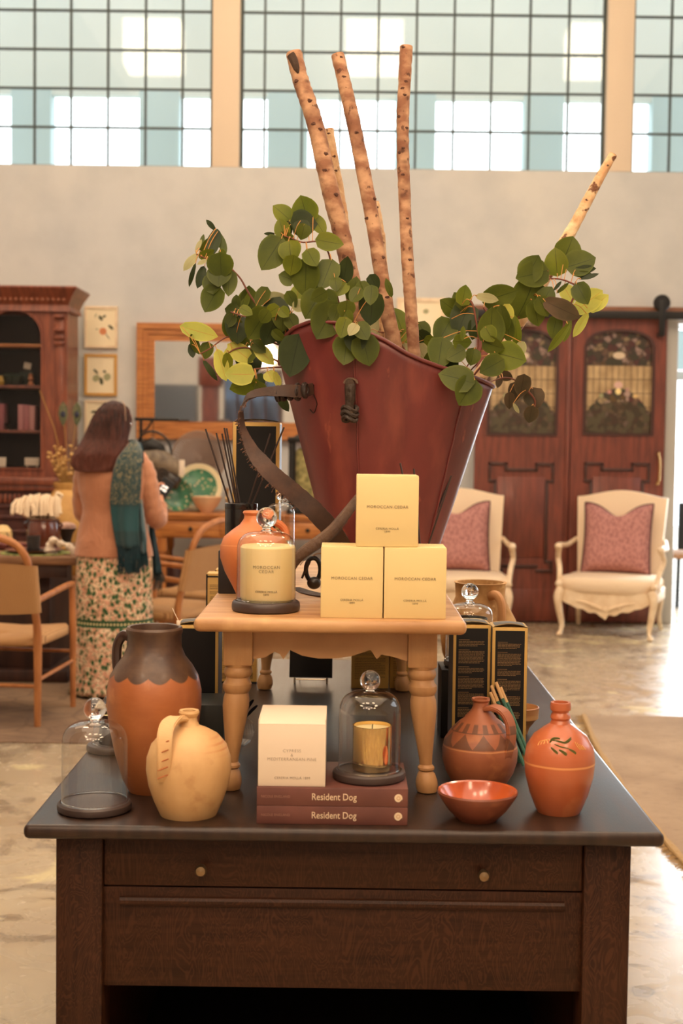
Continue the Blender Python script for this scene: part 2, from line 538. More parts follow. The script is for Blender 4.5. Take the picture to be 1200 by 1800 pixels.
# posts between the windows
W1R = xat(373, WY, py=150); W2L = xat(421, WY, py=150); W2R = xat(1067, WY, py=150); W3L = xat(1113, WY, py=150)
m = MB(); m.bx(W1R, W2L, WY - .004, WY + .28, ZW, 7.06, .006); struct('trim_1', m, M_post)
m = MB(); m.bx(W2R, W3L, WY - .004, WY + .28, ZW, 7.06, .006); struct('trim_2', m, M_post)
M_pane = glass_thin('window_pane_glass', tint=(.93, .965, .955), edge=(.85, .9, .9), ior=1.42, rough=.03)
def window(name, x0, x1, xs):
    f = MB(); yy = WY + .10
    for x in xs: f.bx(x - .009, x + .009, yy - .012, yy + .018, ZW, 7.05)
    for x in (x0 + .012, x1 - .012): f.bx(x - .012, x + .012, yy - .02, yy + .03, ZW, 7.05)
    for i in range(0, 12):
        z = ZW + .012 + i * .3085
        if z < 7.05: f.bx(x0, x1, yy - .013, yy + .017, z - (.012 if i == 0 else .008), z + .008)
    o = struct(name, f, M_lead, flat=True)
    p = MB(); p._put([(x0, yy, ZW), (x1, yy, ZW), (x1, yy, 7.05), (x0, yy, 7.05)], [(0, 1, 2, 3)])
    p.build('window_glass', M_pane, o)
    return o
S = (W2R - W2L)
window('window_1', XL + .5, W1R, [xat(q, WY + .1, py=150) for q in (321, 256, 190, 125, 61)] + [xat(61, WY + .1, py=150) - .3 * k for k in range(1, 9)])
window('window_2', W2L, W2R, [xat(q, WY + .1, py=150) for q in (465, 531, 598, 664, 731, 797, 863, 930, 998)])
window('window_3', W3L, XR - .5, [xat(1178, WY + .1, py=150) + .3 * k for k in range(0, 6)])
# doorway on the right
m = MB(); m.bx(xat(1166, WY - .08, py=800), DX0 + .005, WY - .10, WY + .28, 0, DZ + .06, .006)
m.bx(DX1, DX1 + .10, WY - .1, WY + .28, 0, DZ + .06, .006)
struct('trim_3', m, M_grey)
m = MB(); m.bx(xat(832, 10.98, py=545), DX1 + .2, 10.93, 11.05, zat(553, 10.95, 1000), zat(538, 10.95, 1000), .006)
struct('trim_4', m, mat('brown_header_board', srgb(140, 88, 58), .5, c2=srgb(112, 66, 44), scale=5, stretch=(1, 1, 10)))

# outside: canopy with posts beyond the windows
M_canopy = mat('pale_teal_canopy', (.66, .73, .715), .8, c2=(.72, .78, .76), scale=.7, bump=0)
M_column = mat('grey_blue_column', (.46, .58, .60), .8)
ground = mat('pale_paving', (.72, .72, .70), .8)
CY = 13.2
canopy = thing('outdoor_canopy', (0, CY, 0), 'pale teal outdoor canopy seen through the tall windows', 'canopy')
m = MB()
zc = zat(172, CY) ; m.bx(-9, 9, 0, .12, zc, 10.5); m.build('fascia', M_canopy, canopy)
for k in range(-5, 7):
    px = 280 + 225 * k
    x = xat(px, CY, py=230); m = MB(); m.bx(x - .19, x + .19, -.02, .2, 0 if k != 4 else 3.0, zc + .05, .01); m.build('column', M_column, canopy)

# beyond the doorway
yd = 14.6
m = MB()
xa, xb = xat(1150, yd, py=700), xat(1150, yd, py=700) + 2.6
m.bx(xa, xb, 0, .06, zat(668, yd, 1190), zat(652, yd, 1190), .004)
m.bx(xa, xb, 0, .06, zat(577, yd, 1190), zat(571, yd, 1190), .004)
m.bx(xa, xb, .01, .04, zat(781, yd, 1190), zat(779, yd, 1190))
for x in (xa, xb): m.bx(x - .03, x + .03, 0, .06, 0, zat(571, yd, 1190))
scr = m.build('storefront_frame', M_grey)
scr.location.y = yd
tag(scr, 'grey storefront frame standing in the bright light beyond the right doorway', 'frame')
m = MB(); m.bx(xa, xb, .02, .035, zat(650, yd, 1190), zat(580, yd, 1190)); m.build('transom_panel', M_column, scr)
# dark outdoor chair beyond the doorway
oc = thing('patio_chair', (xat(1203, 12.4), 12.4, 0), 'black patio chair with tan seat seen through the right doorway', 'chair', rz=R(20))
m = MB(); m.box((0, 0, .45), (.46, .46, .05), .02); m.build('seat', mat('tan_seat', srgb(170, 120, 80), .7), oc)
m = MB(); m.box((0, -.21, .72), (.44, .03, .42), .015); m.build('backrest', M_iron, oc)
for a in (-1, 1):
    for b in (-1, 1):
        m = MB(); m.tube([(a * .2, b * .2, .45), (a * .24, b * .25, 0)], .016); m.build('leg', M_iron, oc)

# ---------------------------------------------------------------- large display table
TZ = .80
yT0 = PZ(600, 1458, TZ).y; yT1 = PZ(760, 1161, TZ).y
xT0 = PZ(38, 1452, TZ).x; xT1 = PZ(1168, 1464, TZ).x
TC = (xT0 + xT1) / 2
tb = thing('display_table', (TC, yT0, 0), 'long dark oak library table carrying the whole display of pottery and candles', 'table')
hw = (xT1 - xT0) / 2
m = MB(); m.box((0, (yT1 - yT0) / 2, TZ - .0125), (2 * hw, yT1 - yT0, .025), .010, seg=3); m.build('tabletop', M_tabletop, tb)
ov = .046; pw = .080
TL = yT1 - yT0
for a in (-1, 1):
    for b in (0, 1):
        yc = ov + pw / 2 if b == 0 else TL - ov - pw / 2
        m = MB(); m.box((a * (hw - ov - pw / 2), yc, (TZ - .025) / 2), (pw, pw, TZ - .025), .004)
        m.build('leg', M_oakpost, tb)
fx = hw - ov - pw
zap = zat(1743, yT0 + ov, 600)
zdr = zat(1566, yT0 + ov, 600)
m = MB(); m.bx(-fx - .001, fx + .001, ov + .012, ov + .034, zap, zdr - .0015, .002); m.build('apron', M_oakdark, tb)
for a in (-1, 1):
    m = MB(); m.bx(a * (hw - ov - .034), a * (hw - ov - .012), ov + pw - .002, TL - ov - pw + .002, zap, TZ - .026, .002); m.build('apron', M_oakdark, tb)
m = MB(); m.bx(-fx, fx, TL - ov - .034, TL - ov - .012, zap, TZ - .026, .002); m.build('apron', M_oakdark, tb)
m = MB(); m.bx(-fx + .001, fx - .001, ov + .009, ov + .030, zdr + .0015, TZ - .0285, .0025)
dr = m.build('drawer', M_oakdark, tb)
m = MB(); zb = zat(1592, yT0 + ov, 600)
xb0 = xat(209, yT0 + ov, py=1592) - TC; xb1 = xat(993, yT0 + ov, py=1592) - TC
m.tube([(xb0, ov + .012, zb), (xb1, ov + .012, zb)], .0085, 10, flat=1.0)
m.build('moulding', M_oakdark, tb)
for px, py in ((354, 1527), (849, 1536)):
    p = PY(px, py, yT0 + ov)
    m = MB(); m.lathe([(0, 0), (.0055, 0), (.0045, .010), (.009, .014), (.0105, .020), (.008, .026), (0, .028)], 20, M=Matrix.Rotation(PI / 2, 4, 'X'))
    k = m.build('knob', mat('aged_brass_knob', (.30, .20, .11), .35, metal=.9), dr); k.location = (p.x - TC, ov + .010, p.z)
m = MB(); m.bx(-fx, fx, TL - ov - .05, TL - ov - .034, .08, zap + .01, .002); m.build('back_shade_panel', M_oakdark, tb)  # added to stop light coming in under the table from behind
for a in (-1, 1):
    m = MB(); m.bx(a * (hw - ov - .05), a * (hw - ov - .034), ov + pw, TL - ov - .08, .08, zap + .01, .002); m.build('side_panel', M_oakdark, tb)  # side panels added to hide the lit floor and darken the void
m = MB(); m.bx(-hw + ov + .045, hw - ov - .045, ov + pw, TL - ov - .06, .10, .125, .004); m.build('shelf', mat('unlit_dark_shelf_board', (.03, .014, .008), .7), tb)  # dull dark shelf added so the space under the table stays black

# ---------------------------------------------------------------- small bench on the table
BZ = TZ + .33
y0 = PZ(600, 1090, BZ).y; y1 = PZ(600, 986, BZ).y
bx0 = PZ(340, 1086, BZ).x; bx1 = PZ(821, 1093, BZ).x
BC = (bx0 + bx1) / 2; bw = (bx1 - bx0) / 2
bench = thing('wooden_bench', (BC, y0, TZ), 'pale limed-wood riser bench with turned legs standing on the dark table', 'bench')
L = y1 - y0
m = MB(); m.box((0, L / 2, .33 - .0125), (2 * bw, L, .025), .010, seg=3); m.build('bench_top', M_bench, bench)
blk = .054; inset = .10
ly = inset
lx = bw - .047 - blk / 2
def bench_leg(x, y, sx, sy):
    b = MB()
    top = .305
    b.box((0, 0, top - .036), (blk, blk, .072), .003)
    pr = [(.012, 0), (.018, .002), (.0205, .012), (.020, .022), (.0165, .034), (.0125, .040), (.0155, .043), (.0155, .047), (.0115, .052),
          (.0125, .065), (.0165, .095), (.0215, .13), (.0245, .155), (.0240, .170), (.0215, .180), (.0240, .184), (.0265, .190), (.0265, .197), (.0225, .203),
          (.0215, .209), (.0245, .213), (.0265, .218), (.0255, .224), (.0235, .228), (.026, .233), (.026, .235)]
    b.lathe(pr, 32)
    for v in b.bm.verts:          # slight outward splay
        k = max(0, .235 - v.co.z) / .235
        v.co.x += sx * .013 * k; v.co.y += sy * .013 * k
    o = b.build('leg', M_benchleg, bench); o.location = (x, y, 0)
for sx in (-1, 1):
    bench_leg(sx * lx, ly, sx, -1); bench_leg(sx * (lx - .003), L - .09, sx, 1)
def apx(px): return (px - 582.5) / 145.0 * (lx - blk / 2)
pts = [(438, 1156), (460, 1153), (478, 1143), (488, 1147), (495, 1156), (507, 1140), (530, 1150), (560, 1155), (590, 1155), (622, 1151), (658, 1140), (670, 1156), (678, 1148), (700, 1152), (727, 1160)]
ax = [(apx(px), zat(py - (px - 600) * .0125, y0 + ly) - TZ) for px, py in pts]
poly = [(-lx + blk / 2, .304)] + ax + [(lx - blk / 2, .304)]
for yy in (ly - .018, L - .09):
    m = MB(); m.prism(poly, yy, yy + .016); m.build('apron', M_bench, bench, sharp=20)
for sx in (-1, 1):
    m = MB(); m.bx(sx * lx - .008, sx * lx + .008, ly + blk / 2, L - .09 - blk / 2, .25, .304, .002); m.build('apron', M_bench, bench)

# ---------------------------------------------------------------- pottery helpers
def px_prof(cx, D, zp, prof):
    s = D / F
    out = []
    for hw_, y in prof:
        out.append((hw_ * s, max(0, zat(y, D, cx) - zp)))
    return out
def place(cx, yfront, zp, rbase_px):
    d0 = PZ(cx, yfront, zp).y
    D = d0 + rbase_px * d0 / F
    return xat(cx, D, py=yfront), D

def pot_mat(name, c1, c2, c3, rough=.5, coat=0, bands=None, glaze=None, lines=None, sc_=9):
    n = NT(name)
    c = n.mix(n.rng(n.noise(sc_, 5, dist=.4), .35, .65), c1, c2)
    c = n.mix(n.rng(n.noise(sc_ * 2.3, 5), .58, .7, 0, .7), c, c3)
    xyz = n.sep(n.tc.outputs['Object'])
    ang = n.math('ARCTAN2', xyz[1], xyz[0])
    if bands:
        for (zc_, wd, cb, st) in bands:
            d = n.math('ABSOLUTE', n.math('SUBTRACT', n.math('ADD', xyz[2], n.rng(n.noise(12, 2), 0, 1, -.002, .002)), zc_))
            c = n.mix(n.rng(d, wd * .6, wd, st, 0.), c, cb)
    if glaze:
        z0, amp, k, cg, cg2 = glaze
        edge = n.math('ADD', z0, n.math('MULTIPLY', n.math('ABSOLUTE', n.math('SINE', n.math('MULTIPLY', ang, k))), -amp))
        f = n.rng(n.math('SUBTRACT', xyz[2], edge), -.0015, .0015)
        cgm = n.mix(n.rng(n.noise(25, 5), .4, .7), cg, cg2)
        c = n.mix(f, c, cgm)
    if lines:
        c = lines(n, c, xyz, ang)
    n.base(c); n.rough(rough); n.b.inputs['Coat Weight'].default_value = coat; n.b.inputs['Coat Roughness'].default_value = .15
    n.bump(n.noise(18, 5, stretch=(1, 1, 3)), .12, .006)
    return n.m

# large two-tone jar
X, D = place(270, 1399, TZ, 42)
pr = px_prof(270, D, TZ, [(42, 1392), (44, 1388), (55, 1368), (68, 1325), (78, 1280), (83.5, 1240), (83.5, 1212), (78, 1187), (67, 1168), (55, 1153), (48, 1136), (47.5, 1116), (49.5, 1111), (50, 1105), (47.5, 1101), (43, 1102), (41, 1112), (42, 1140), (70, 1200), (60, 1300), (0, 1360)])
pr[0] = (pr[0][0], 0)
t = thing('storage_jar', (X, D, TZ), 'large terracotta jar with a scalloped dark brown glazed neck on the left of the table', 'jar')
zg = zat(1181, D, 270) - TZ
M_jar = pot_mat('two_tone_jar', srgb(176, 106, 60), srgb(152, 84, 44), srgb(192, 126, 76), .46, .15,
                glaze=(zg, .010, 6.0, srgb(70, 48, 38), srgb(98, 72, 52)))
m = MB(); m.lathe(pr, 64); m.build('body', M_jar, t)
sx = D / F
m = MB(); za = zat(1118, D) - TZ; zb_ = zat(1182, D) - TZ
hp = smooth_path([(-.046, .012, za - .010), (-.058, .018, za - .006), (-.068, .022, za - .016), (-.073, .024, za - .034), (-.072, .022, zb_ + .002), (-.066, .018, zb_ - .010)], 5)
m.tube(hp, [.0095] * len(hp), 10, flat=.8); m.build('handle', mat('dark_brown_glaze', srgb(62, 40, 32), .4, coat=.3), t)
tagm = MB(); ptz = zat(1100, D) - TZ
tagm.box((.046, -.018, ptz + .004), (.007, .002, .009), .001); tagm.tube([(.046, -.018, ptz + .008), (.038, -.014, ptz + .022), (.034, -.012, ptz + .030)], .0006, 5)
tagm.build('price_tag', M_white, t)

# cream jug
X, D = place(331, 1443, TZ, 47)
pr = px_prof(331, D, TZ, [(48, 1441), (50, 1436), (52, 1426), (62, 1404), (71, 1378), (75.5, 1352), (74.5, 1330), (67, 1308), (52, 1291), (34, 1281), (19, 1275), (15, 1268), (14, 1260), (17, 1256), (18.5, 1252), (17, 1248), (12, 1249), (11, 1260), (11, 1275), (50, 1310), (55, 1400), (0, 1420)])
pr[0] = (pr[0][0], 0)
t = thing('clay_jug', (X, D, TZ), 'small round cream clay jug with handle, in front of the large jar', 'jug')
def jl(n, c, xyz, ang):
    d = n.math('ABSOLUTE', n.math('SINE', n.math('MULTIPLY', xyz[2], 330.)))
    f = n.math('MULTIPLY', n.rng(d, .75, 1.), n.rng(n.noise(9, 3), .45, .6))
    f = n.math('MULTIPLY', f, n.math('MULTIPLY', n.rng(xyz[2], .105, .12), n.rng(xyz[2], .15, .142)))
    return n.mix(n.math('MULTIPLY', f, .8), c, srgb(188, 122, 72))
M_jug = pot_mat('cream_clay', srgb(214, 174, 122), srgb(196, 152, 100), srgb(178, 132, 84), .6, lines=jl)
m = MB(); m.lathe(pr, 56); m.build('body', M_jug, t)
s = D / F
def jp(px, py, dy): p = PY(px, py, D + dy); return (p.x - X, dy, p.z - TZ)
hp = smooth_path([jp(325, 1266, -.008), jp(308, 1264, -.026), jp(294, 1276, -.048), jp(289, 1298, -.064), jp(288, 1325, -.070), jp(287, 1352, -.068), jp(286, 1372, -.060)], 6)
m = MB(); m.ribbon(hp, [.020 + .006 * math.sin(PI * i / (len(hp) - 1)) for i in range(len(hp))], .010, (1, .3, 0))
bmesh.ops.bevel(m.bm, geom=m.bm.edges[:], offset=.002, segments=2, affect='EDGES')
hd = m.build('handle', M_jug, t)
m = MB()
for px, py in ((288, 1306), (287, 1322), (287, 1338), (286, 1352), (286, 1366)):
    a = jp(px - 9, py + 3, -.074 if py > 1310 else -.068); b = jp(px + 9, py - 4, -.077 if py > 1310 else -.070)
    m.tube([a, b], .0012, 6)
m.build('painted_stripe', mat('rust_stripe', srgb(176, 104, 62), .6), hd)

# painted jug on the right
X, D = place(842, 1383, TZ, 44)
pr = px_prof(842, D, TZ, [(44, 1383), (50, 1374), (60, 1355), (66, 1335), (67, 1316), (63, 1298), (52, 1282), (38, 1268), (29, 1262), (27, 1258), (21, 1252), (17, 1248), (14, 1241), (13.5, 1234), (16.5, 1230), (16, 1227), (12, 1228), (11, 1238), (12, 1255), (40, 1290), (45, 1360), (0, 1370)])
pr[0] = (pr[0][0], 0)
def pl(n, c, xyz, ang):
    g = srgb(92, 62, 44)
    z1 = zat(1305, D, 842) - TZ; z2 = zat(1281, D, 842) - TZ; z3 = zat(1268, D, 842) - TZ
    tri = n.math('PINGPONG', n.math('MULTIPLY', ang, 3.2), 1.)
    lvl = n.math('ADD', z1, n.math('MULTIPLY', tri, (z2 - z1)))
    f = n.math('MULTIPLY', n.rng(n.math('SUBTRACT', lvl, xyz[2]), 0, .001), n.rng(n.math('SUBTRACT', xyz[2], z1 - .002), 0, .001))
    c = n.mix(n.math('MULTIPLY', f, .75), c, g)
    f2 = n.math('MULTIPLY', n.rng(xyz[2], z2 - .001, z2 + .001), n.rng(xyz[2], z3 + .002, z3))
    f2 = n.math('MULTIPLY', f2, n.rng(n.math('SINE', n.math('MULTIPLY', ang, 16.)), -.2, .2))
    return n.mix(n.math('MULTIPLY', f2, .8), c, g)
M_pj = pot_mat('painted_clay', srgb(166, 98, 64), srgb(142, 80, 52), srgb(190, 120, 74), .5, .08, bands=[(zat(1309, D, 842) - TZ, .0016, srgb(206, 142, 92), .8), (zat(1281, D, 842) - TZ, .0012, srgb(90, 58, 42), .7)], lines=pl)
t = thing('painted_jug', (X, D, TZ), 'brown terracotta jug with painted dark zigzags and one strap handle', 'jug')
m = MB(); m.lathe(pr, 56); m.build('body', M_pj, t)
def jp(px, py, dy): p = PY(px, py, D + dy); return (p.x - X, dy, p.z - TZ)
hp = smooth_path([jp(853, 1246, -.010), jp(868, 1244, -.020), jp(885, 1252, -.030), jp(896, 1272, -.040), jp(898, 1298, -.046), jp(892, 1325, -.050), jp(886, 1343, -.048)], 6)
m = MB(); m.ribbon(hp, .022, .009, (1, .8, .2)); bmesh.ops.bevel(m.bm, geom=m.bm.edges[:], offset=.002, segments=2, affect='EDGES')
m.build('handle', M_pj, t)

# orange bottle
X, D = place(981, 1436, TZ, 37)
pr = px_prof(981, D, TZ, [(37, 1436), (37.5, 1428), (41, 1420), (52, 1393), (60, 1362), (62.5, 1335), (59, 1312), (47, 1292), (30, 1279), (18, 1271), (15.5, 1265), (18, 1261), (17, 1256), (14.5, 1252), (15, 1250), (18, 1247), (18.5, 1240), (17.5, 1234), (13, 1234), (12, 1242), (12, 1270), (45, 1310), (45, 1400), (0, 1420)])
pr[0] = (pr[0][0], 0)
M_bo = pot_mat('glazed_orange_clay', srgb(190, 102, 62), srgb(172, 88, 50), srgb(204, 126, 82), .30, .4,
               bands=[(zat(1338, D, 981) - TZ, .0022, srgb(228, 160, 100), .85)], sc_=6)
t = thing('clay_bottle', (X, D, TZ), 'glossy orange clay bottle with green leaf motif near the right table corner', 'bottle')
m = MB(); m.lathe(pr, 56); m.build('body', M_bo, t)
def on_lathe(px, py, off=.0008):
    """point of the bottle surface under a pixel"""
    d = ray(px, py); o = Vector((0, 0, H))
    tt = (D - .09) / d.y
    while tt < D / d.y:
        p = o + d * tt; z = p.z - TZ; r = math.hypot(p.x - X, p.y - D)
        for i in range(0, 17):
            if pr[i][1] <= z <= pr[i + 1][1] and pr[i + 1][1] > pr[i][1]:
                k = (z - pr[i][1]) / (pr[i + 1][1] - pr[i][1]); rr = pr[i][0] + (pr[i + 1][0] - pr[i][0]) * k
                if r <= rr + off: return (p.x - X, p.y - D, z)
                break
        tt += .0004
    return (p.x - X, p.y - D, z)
M_leafp = mat('green_leaf_paint', srgb(96, 98, 48), .4)
m = MB()
for pts, w_ in (([(969, 1301), (980, 1303), (992, 1306), (1000, 1303), (1004, 1299)], .0035), ([(966, 1306), (972, 1300), (984, 1299)], .006), ([(992, 1306), (1001, 1301), (1003, 1296)], .006),
                ([(968, 1314), (974, 1321), (980, 1325)], .006), ([(982, 1318), (990, 1324), (996, 1327)], .006), ([(1000, 1317), (1007, 1322), (1012, 1325)], .005), ([(974, 1308), (986, 1313), (1000, 1316)], .002)):
    q = smooth_path([on_lathe(*p) for p in pts], 4); n_ = len(q)
    m.ribbon(q, [w_ * (.3 + math.sin(PI * (i + .3) / n_)) for i in range(n_)], .0008, (0, -.2, 1))
m.build('leaf_motif', M_leafp, t)
m = MB()
for k in range(4):
    q = smooth_path([on_lathe(*p) for p in ((1010 + 4 * k, 1304 + 2 * k), (1014 + 4 * k, 1312 + k), (1020 + 3 * k, 1318))], 4); m.tube(q, .0007, 6)
m.build('slip_scroll', mat('cream_slip', srgb(226, 170, 100), .4), t); m = MB()
for k in range(3):
    q = smooth_path([on_lathe(*p) for p in ((945 + 5 * k, 1310 - k), (948 + 5 * k, 1304 - k), (955 + 5 * k, 1302 - k), (957 + 5 * k, 1307))], 4); m.tube(q, .0007, 6)
m.build('slip_scroll', mat('cream_slip', srgb(226, 170, 100), .4), t)

# shallow bowl
X, D = place(838, 1448, TZ, 30)
pr = px_prof(838, D, TZ, [(30, 1447), (34, 1440), (52, 1422), (64, 1405), (70, 1396), (71.5, 1391), (70, 1388), (66, 1390), (60, 1400), (45, 1418), (25, 1430), (0, 1432)])
pr[0] = (pr[0][0], 0)
M_bowl = pot_mat('bowl_outside_clay', srgb(132, 70, 46), srgb(110, 56, 38), srgb(150, 88, 58), .45, .1)
M_bowlin = mat('orange_glaze', srgb(190, 92, 48), .2, c2=srgb(168, 74, 36), scale=12, coat=.7)
t = thing('shallow_bowl', (X, D, TZ), 'shallow terracotta bowl with shiny orange glazed inside at the table front', 'bowl')
m = MB(); m.lathe(pr[:7], 56); m.bm.faces.ensure_lookup_table()
[m.bm.faces.remove(f) for f in list(m.bm.faces) if len(f.verts) > 4 and f.calc_center_median().z > .01]
m.build('bowl_wall', M_bowl, t, recalc=False)
m = MB(); m.lathe(pr[6:], 56)
[m.bm.faces.remove(f) for f in list(m.bm.faces) if len(f.verts) > 4]
m.build('glazed_inside', M_bowlin, t)

# small wooden bowl behind the bottle
X, D = xat(912, 3.02, py=1245), 3.02
t = tag(MB().lathe([(.020, 0), (.022, .008), (.024, .014), (.036, .030), (.043, .036), (.0445, .060), (.042, .0615), (.040, .058), (.036, .034), (.0, .022)], 40).build('wooden_bowl', mat('turned_pale_wood', srgb(196, 148, 92), .5, c2=srgb(150, 92, 50), scale=4, stretch=(1, 1, 9), lo=.3, hi=.6)),
        'small turned pale wood bowl behind the tall black boxes on the right', 'bowl')
t.location = (X, D, TZ)

# ---------------------------------------------------------------- glass cloches
def cloche(name, px, yfront, zp, base_hw, dome_hw, y_should, y_top, knob_y, knob_r, label, D=None, base=True, base_h=.016, gap=0, group=None):
    if D is None: X, D = place(px, yfront, zp, base_hw)
    else: X = xat(px, D, py=y_top)
    s = D / F
    t = thing(name, (X, D, zp), label, 'cloche', group)
    bh = base_h if base else 0
    if base:
        r = base_hw * s
        m = MB(); m.lathe([(r * .93, 0), (r * .99, .003), (r, bh * .5), (r * .985, bh * .8), (r * .95, bh * .93), (dome_hw * s * 1.06, bh), (dome_hw * s * 1.03, bh - .002), (0, bh - .002)], 48)
        m.build('base', M_basedark, t)
    rd = dome_hw * s
    z1 = zat(y_should, D, px) - zp; z2 = zat(y_top, D, px) - zp
    pts = [(rd * 1.01, bh + .0005), (rd, bh + .01), (rd, z1)]
    hh = z2 - z1
    for k in range(1, 11):
        a = PI / 2 * k / 10
        e = .62
        pts.append((rd * (math.cos(a) ** e) if k < 10 else .008, z1 + hh * (math.sin(a) ** .8)))
    d_ = MB(); n0 = len(pts)
    d_.lathe(pts, 56)
    for f in list(d_.bm.faces):
        if len(f.verts) > 4: d_.bm.faces.remove(f)
    dm = d_.build('glass_dome', M_cloche, t, sharp=80)
    kz = zat(knob_y, D, px) - zp; kr = knob_r * s
    kb = MB(); prf = [(.0, z2 - .001), (kr * .62, z2), (kr * .42, z2 + (kz - kr - z2) * .35), (kr * .40, z2 + (kz - kr - z2) * .6)]
    a0 = -PI / 2 + .45
    for k in range(0, 15):
        a = a0 + (PI / 2 - a0) * k / 14
        prf.append((kr * math.cos(a) if k < 14 else 0, kz + kr * math.sin(a)))
    kb.lathe(prf, 32); kb.build('knob', M_solidglass, t, sharp=80)
    rim = MB(); rim.tube([(rd * math.cos(2 * PI * k / 48), rd * math.sin(2 * PI * k / 48), bh + .0015) for k in range(48)], .0013, 6, closed=True)
    rim.build('glass_rim', M_solidglass, t)
    return t, X, D, bh
cloche('glass_cloche', 166, 1441, TZ, 66, 58, 1310, 1267, 1246, 20, 'empty glass cloche on a dark round base at the left table corner')
t2, X2, D2, b2 = cloche('glass_cloche', 196, 0, TZ, 44, 33, 1290, 1262, 1236, 16, 'small glass cloche over a dark candle, half behind the large jar', D=2.80)
def candle(name, X, D, z, r, h, m, label, wax=M_wax, cat='candle', lip=.001):
    t = thing(name, (X, D, z), label, cat)
    b = MB(); b.lathe([(r * .97, 0), (r, .003), (r, h), (r - .002, h), (r - .002, h - .008), (0, h - .008)], 48); b.build('vessel', m, t)
    b = MB(); b.lathe([(r - .0022, h - .009), (r - .0022, h - .006), (r * .6, h - .0065), (0, h - .0065)], 40); b.build('wax', wax, t)
    b = MB(); b.tube([(0, 0, h - .007), (.0005, 0, h + .001)], .0008, 6); b.build('wick', M_black, t)
    return t
candle('jar_candle', X2, D2, TZ + b2, .026, .062, mat('smoked_dark_glass', (.035, .022, .02), .2, coat=.3), 'dark candle under the small cloche behind the jar')

# ---------------------------------------------------------------- books, white box, gold candle
BH = .0315
yb0 = PZ(583, 1450, TZ).y
xb0 = xat(450.5, yb0, py=1450); xb1 = xat(716, yb0, py=1450)
n = NT('mauve_book_cloth')
sp = n.noise(3.2, 4, dist=.7)
n.base(n.mix(n.rng(sp, .38, .66), srgb(112, 66, 56), srgb(66, 36, 34))); n.rough(.5)
M_book = n.m
M_paper = mat('page_paper', srgb(226, 206, 176), .8)
M_letter = mat('cream_lettering', srgb(226, 202, 170), .6)
for i, lab in enumerate(('lower of the two mauve hardback books, lying on the dark table', 'upper of the two mauve hardback books, under the white box')):
    t = thing('hardback_book', ((xb0 + xb1) / 2, yb0, TZ + BH * i), lab, 'book', 'mauve hardback books')
    wd = xb1 - xb0; dp = .19
    m = MB(); m.bx(-wd / 2, wd / 2, 0, .004, .0, BH, .0015); m.bx(-wd / 2, wd / 2, .002, dp, 0, .003, .001); m.bx(-wd / 2, wd / 2, .002, dp, BH - .003, BH, .001)
    m.build('cover', M_book, t)
    m = MB(); m.bx(-wd / 2 + .004, wd / 2 - .004, .005, dp - .004, .003, BH - .003); m.build('pages', M_paper, t)
    text('lettering', 'Resident Dog', .0165, M_letter, (.003, -.0003, BH * .5), t, sx=.84)
    text('small_lettering', 'NICOLE ENGLAND', .0058, mat('dim_lettering', srgb(150, 108, 92), .6), (-wd / 2 + .032, -.0003, BH * .5), t)
    m = MB(); pm = [(.0068 * math.cos(2 * PI * k / 24), .0068 * math.sin(2 * PI * k / 24)) for k in range(24) if not (20 <= k <= 22)]
    pm.append((.0068, -.0072)); m.prism(pm, -.0007, .0002); e = m.build('emblem', M_letter, t); e.location = (wd / 2 - .016, 0, BH * .5)
    m = MB(); m.ring([(.0035 * math.cos(2 * PI * k / 16), .0035 * math.sin(2 * PI * k / 16)) for k in range(16)], [(.0022 * math.cos(2 * PI * k / 16), .0022 * math.sin(2 * PI * k / 16)) for k in range(16)], -.0011, -.0006)
    e2 = m.build('emblem_detail', mat('emblem_shade', srgb(200, 160, 120), .6), e)
Z2 = TZ + 2 * BH
ybx = yb0 + .006
wx0 = xat(453, ybx, py=1380); wx1 = xat(571.5, ybx, py=1380)
hh = zat(1272, ybx, 512) - Z2
t = thing('candle_box', ((wx0 + wx1) / 2, ybx, Z2), 'white cardboard candle box standing on the two mauve books', 'box')
wd = wx1 - wx0; dp = .125
m = MB(); m.bx(-wd / 2, wd / 2, 0, dp, 0, hh - .001, .0012)
m.build('carton', M_white, t)
m = MB()
def lidf(u, v):
    y = v * dp; return (-wd / 2 + .0005 + u * (wd - .001), y, hh - .001 + .0095 * math.sin(min(1, v * 1.15) * PI * .5) ** .8 * (1 if v < .92 else 1 - (v - .92) * 2))
m.grid(lidf, 4, 14); m.bx(-wd / 2, -wd / 2 + .001, .002, dp, hh - .002, hh + .006); m.bx(wd / 2 - .001, wd / 2, .002, dp, hh - .002, hh + .006); m.build('tuck_flap', M_white, t)
M_dimink = mat('grey_ink', srgb(150, 130, 110), .6)
text('lettering', 'CYPRESS\n&\nMEDITERRANEAN PINE', .0072, M_dimink, (0, -.0003, hh * .50), t, space=1.15, offset=-.0001)
text('lettering', 'CERERIA MOLL\u00c1 1899', .0058, M_dimink, (.001, -.0003, hh * .135), t, space=1.1)
tg, Xg, Dg, bg = cloche('glass_cloche', 648, 1383, Z2, 65, 55, 1256, 1214, 1196, 18, 'glass cloche over a gold candle, standing on the mauve books')
M_goldm = mat('mirror_gold', (.83, .58, .24), .10, metal=1)
zc_ = Z2 + bg
candle('gold_candle', xat(653.5, Dg, py=1320), Dg, zc_, 35 * Dg / F, zat(1274, Dg, 653) - zc_, M_goldm, 'shiny gold candle under the cloche on the books')

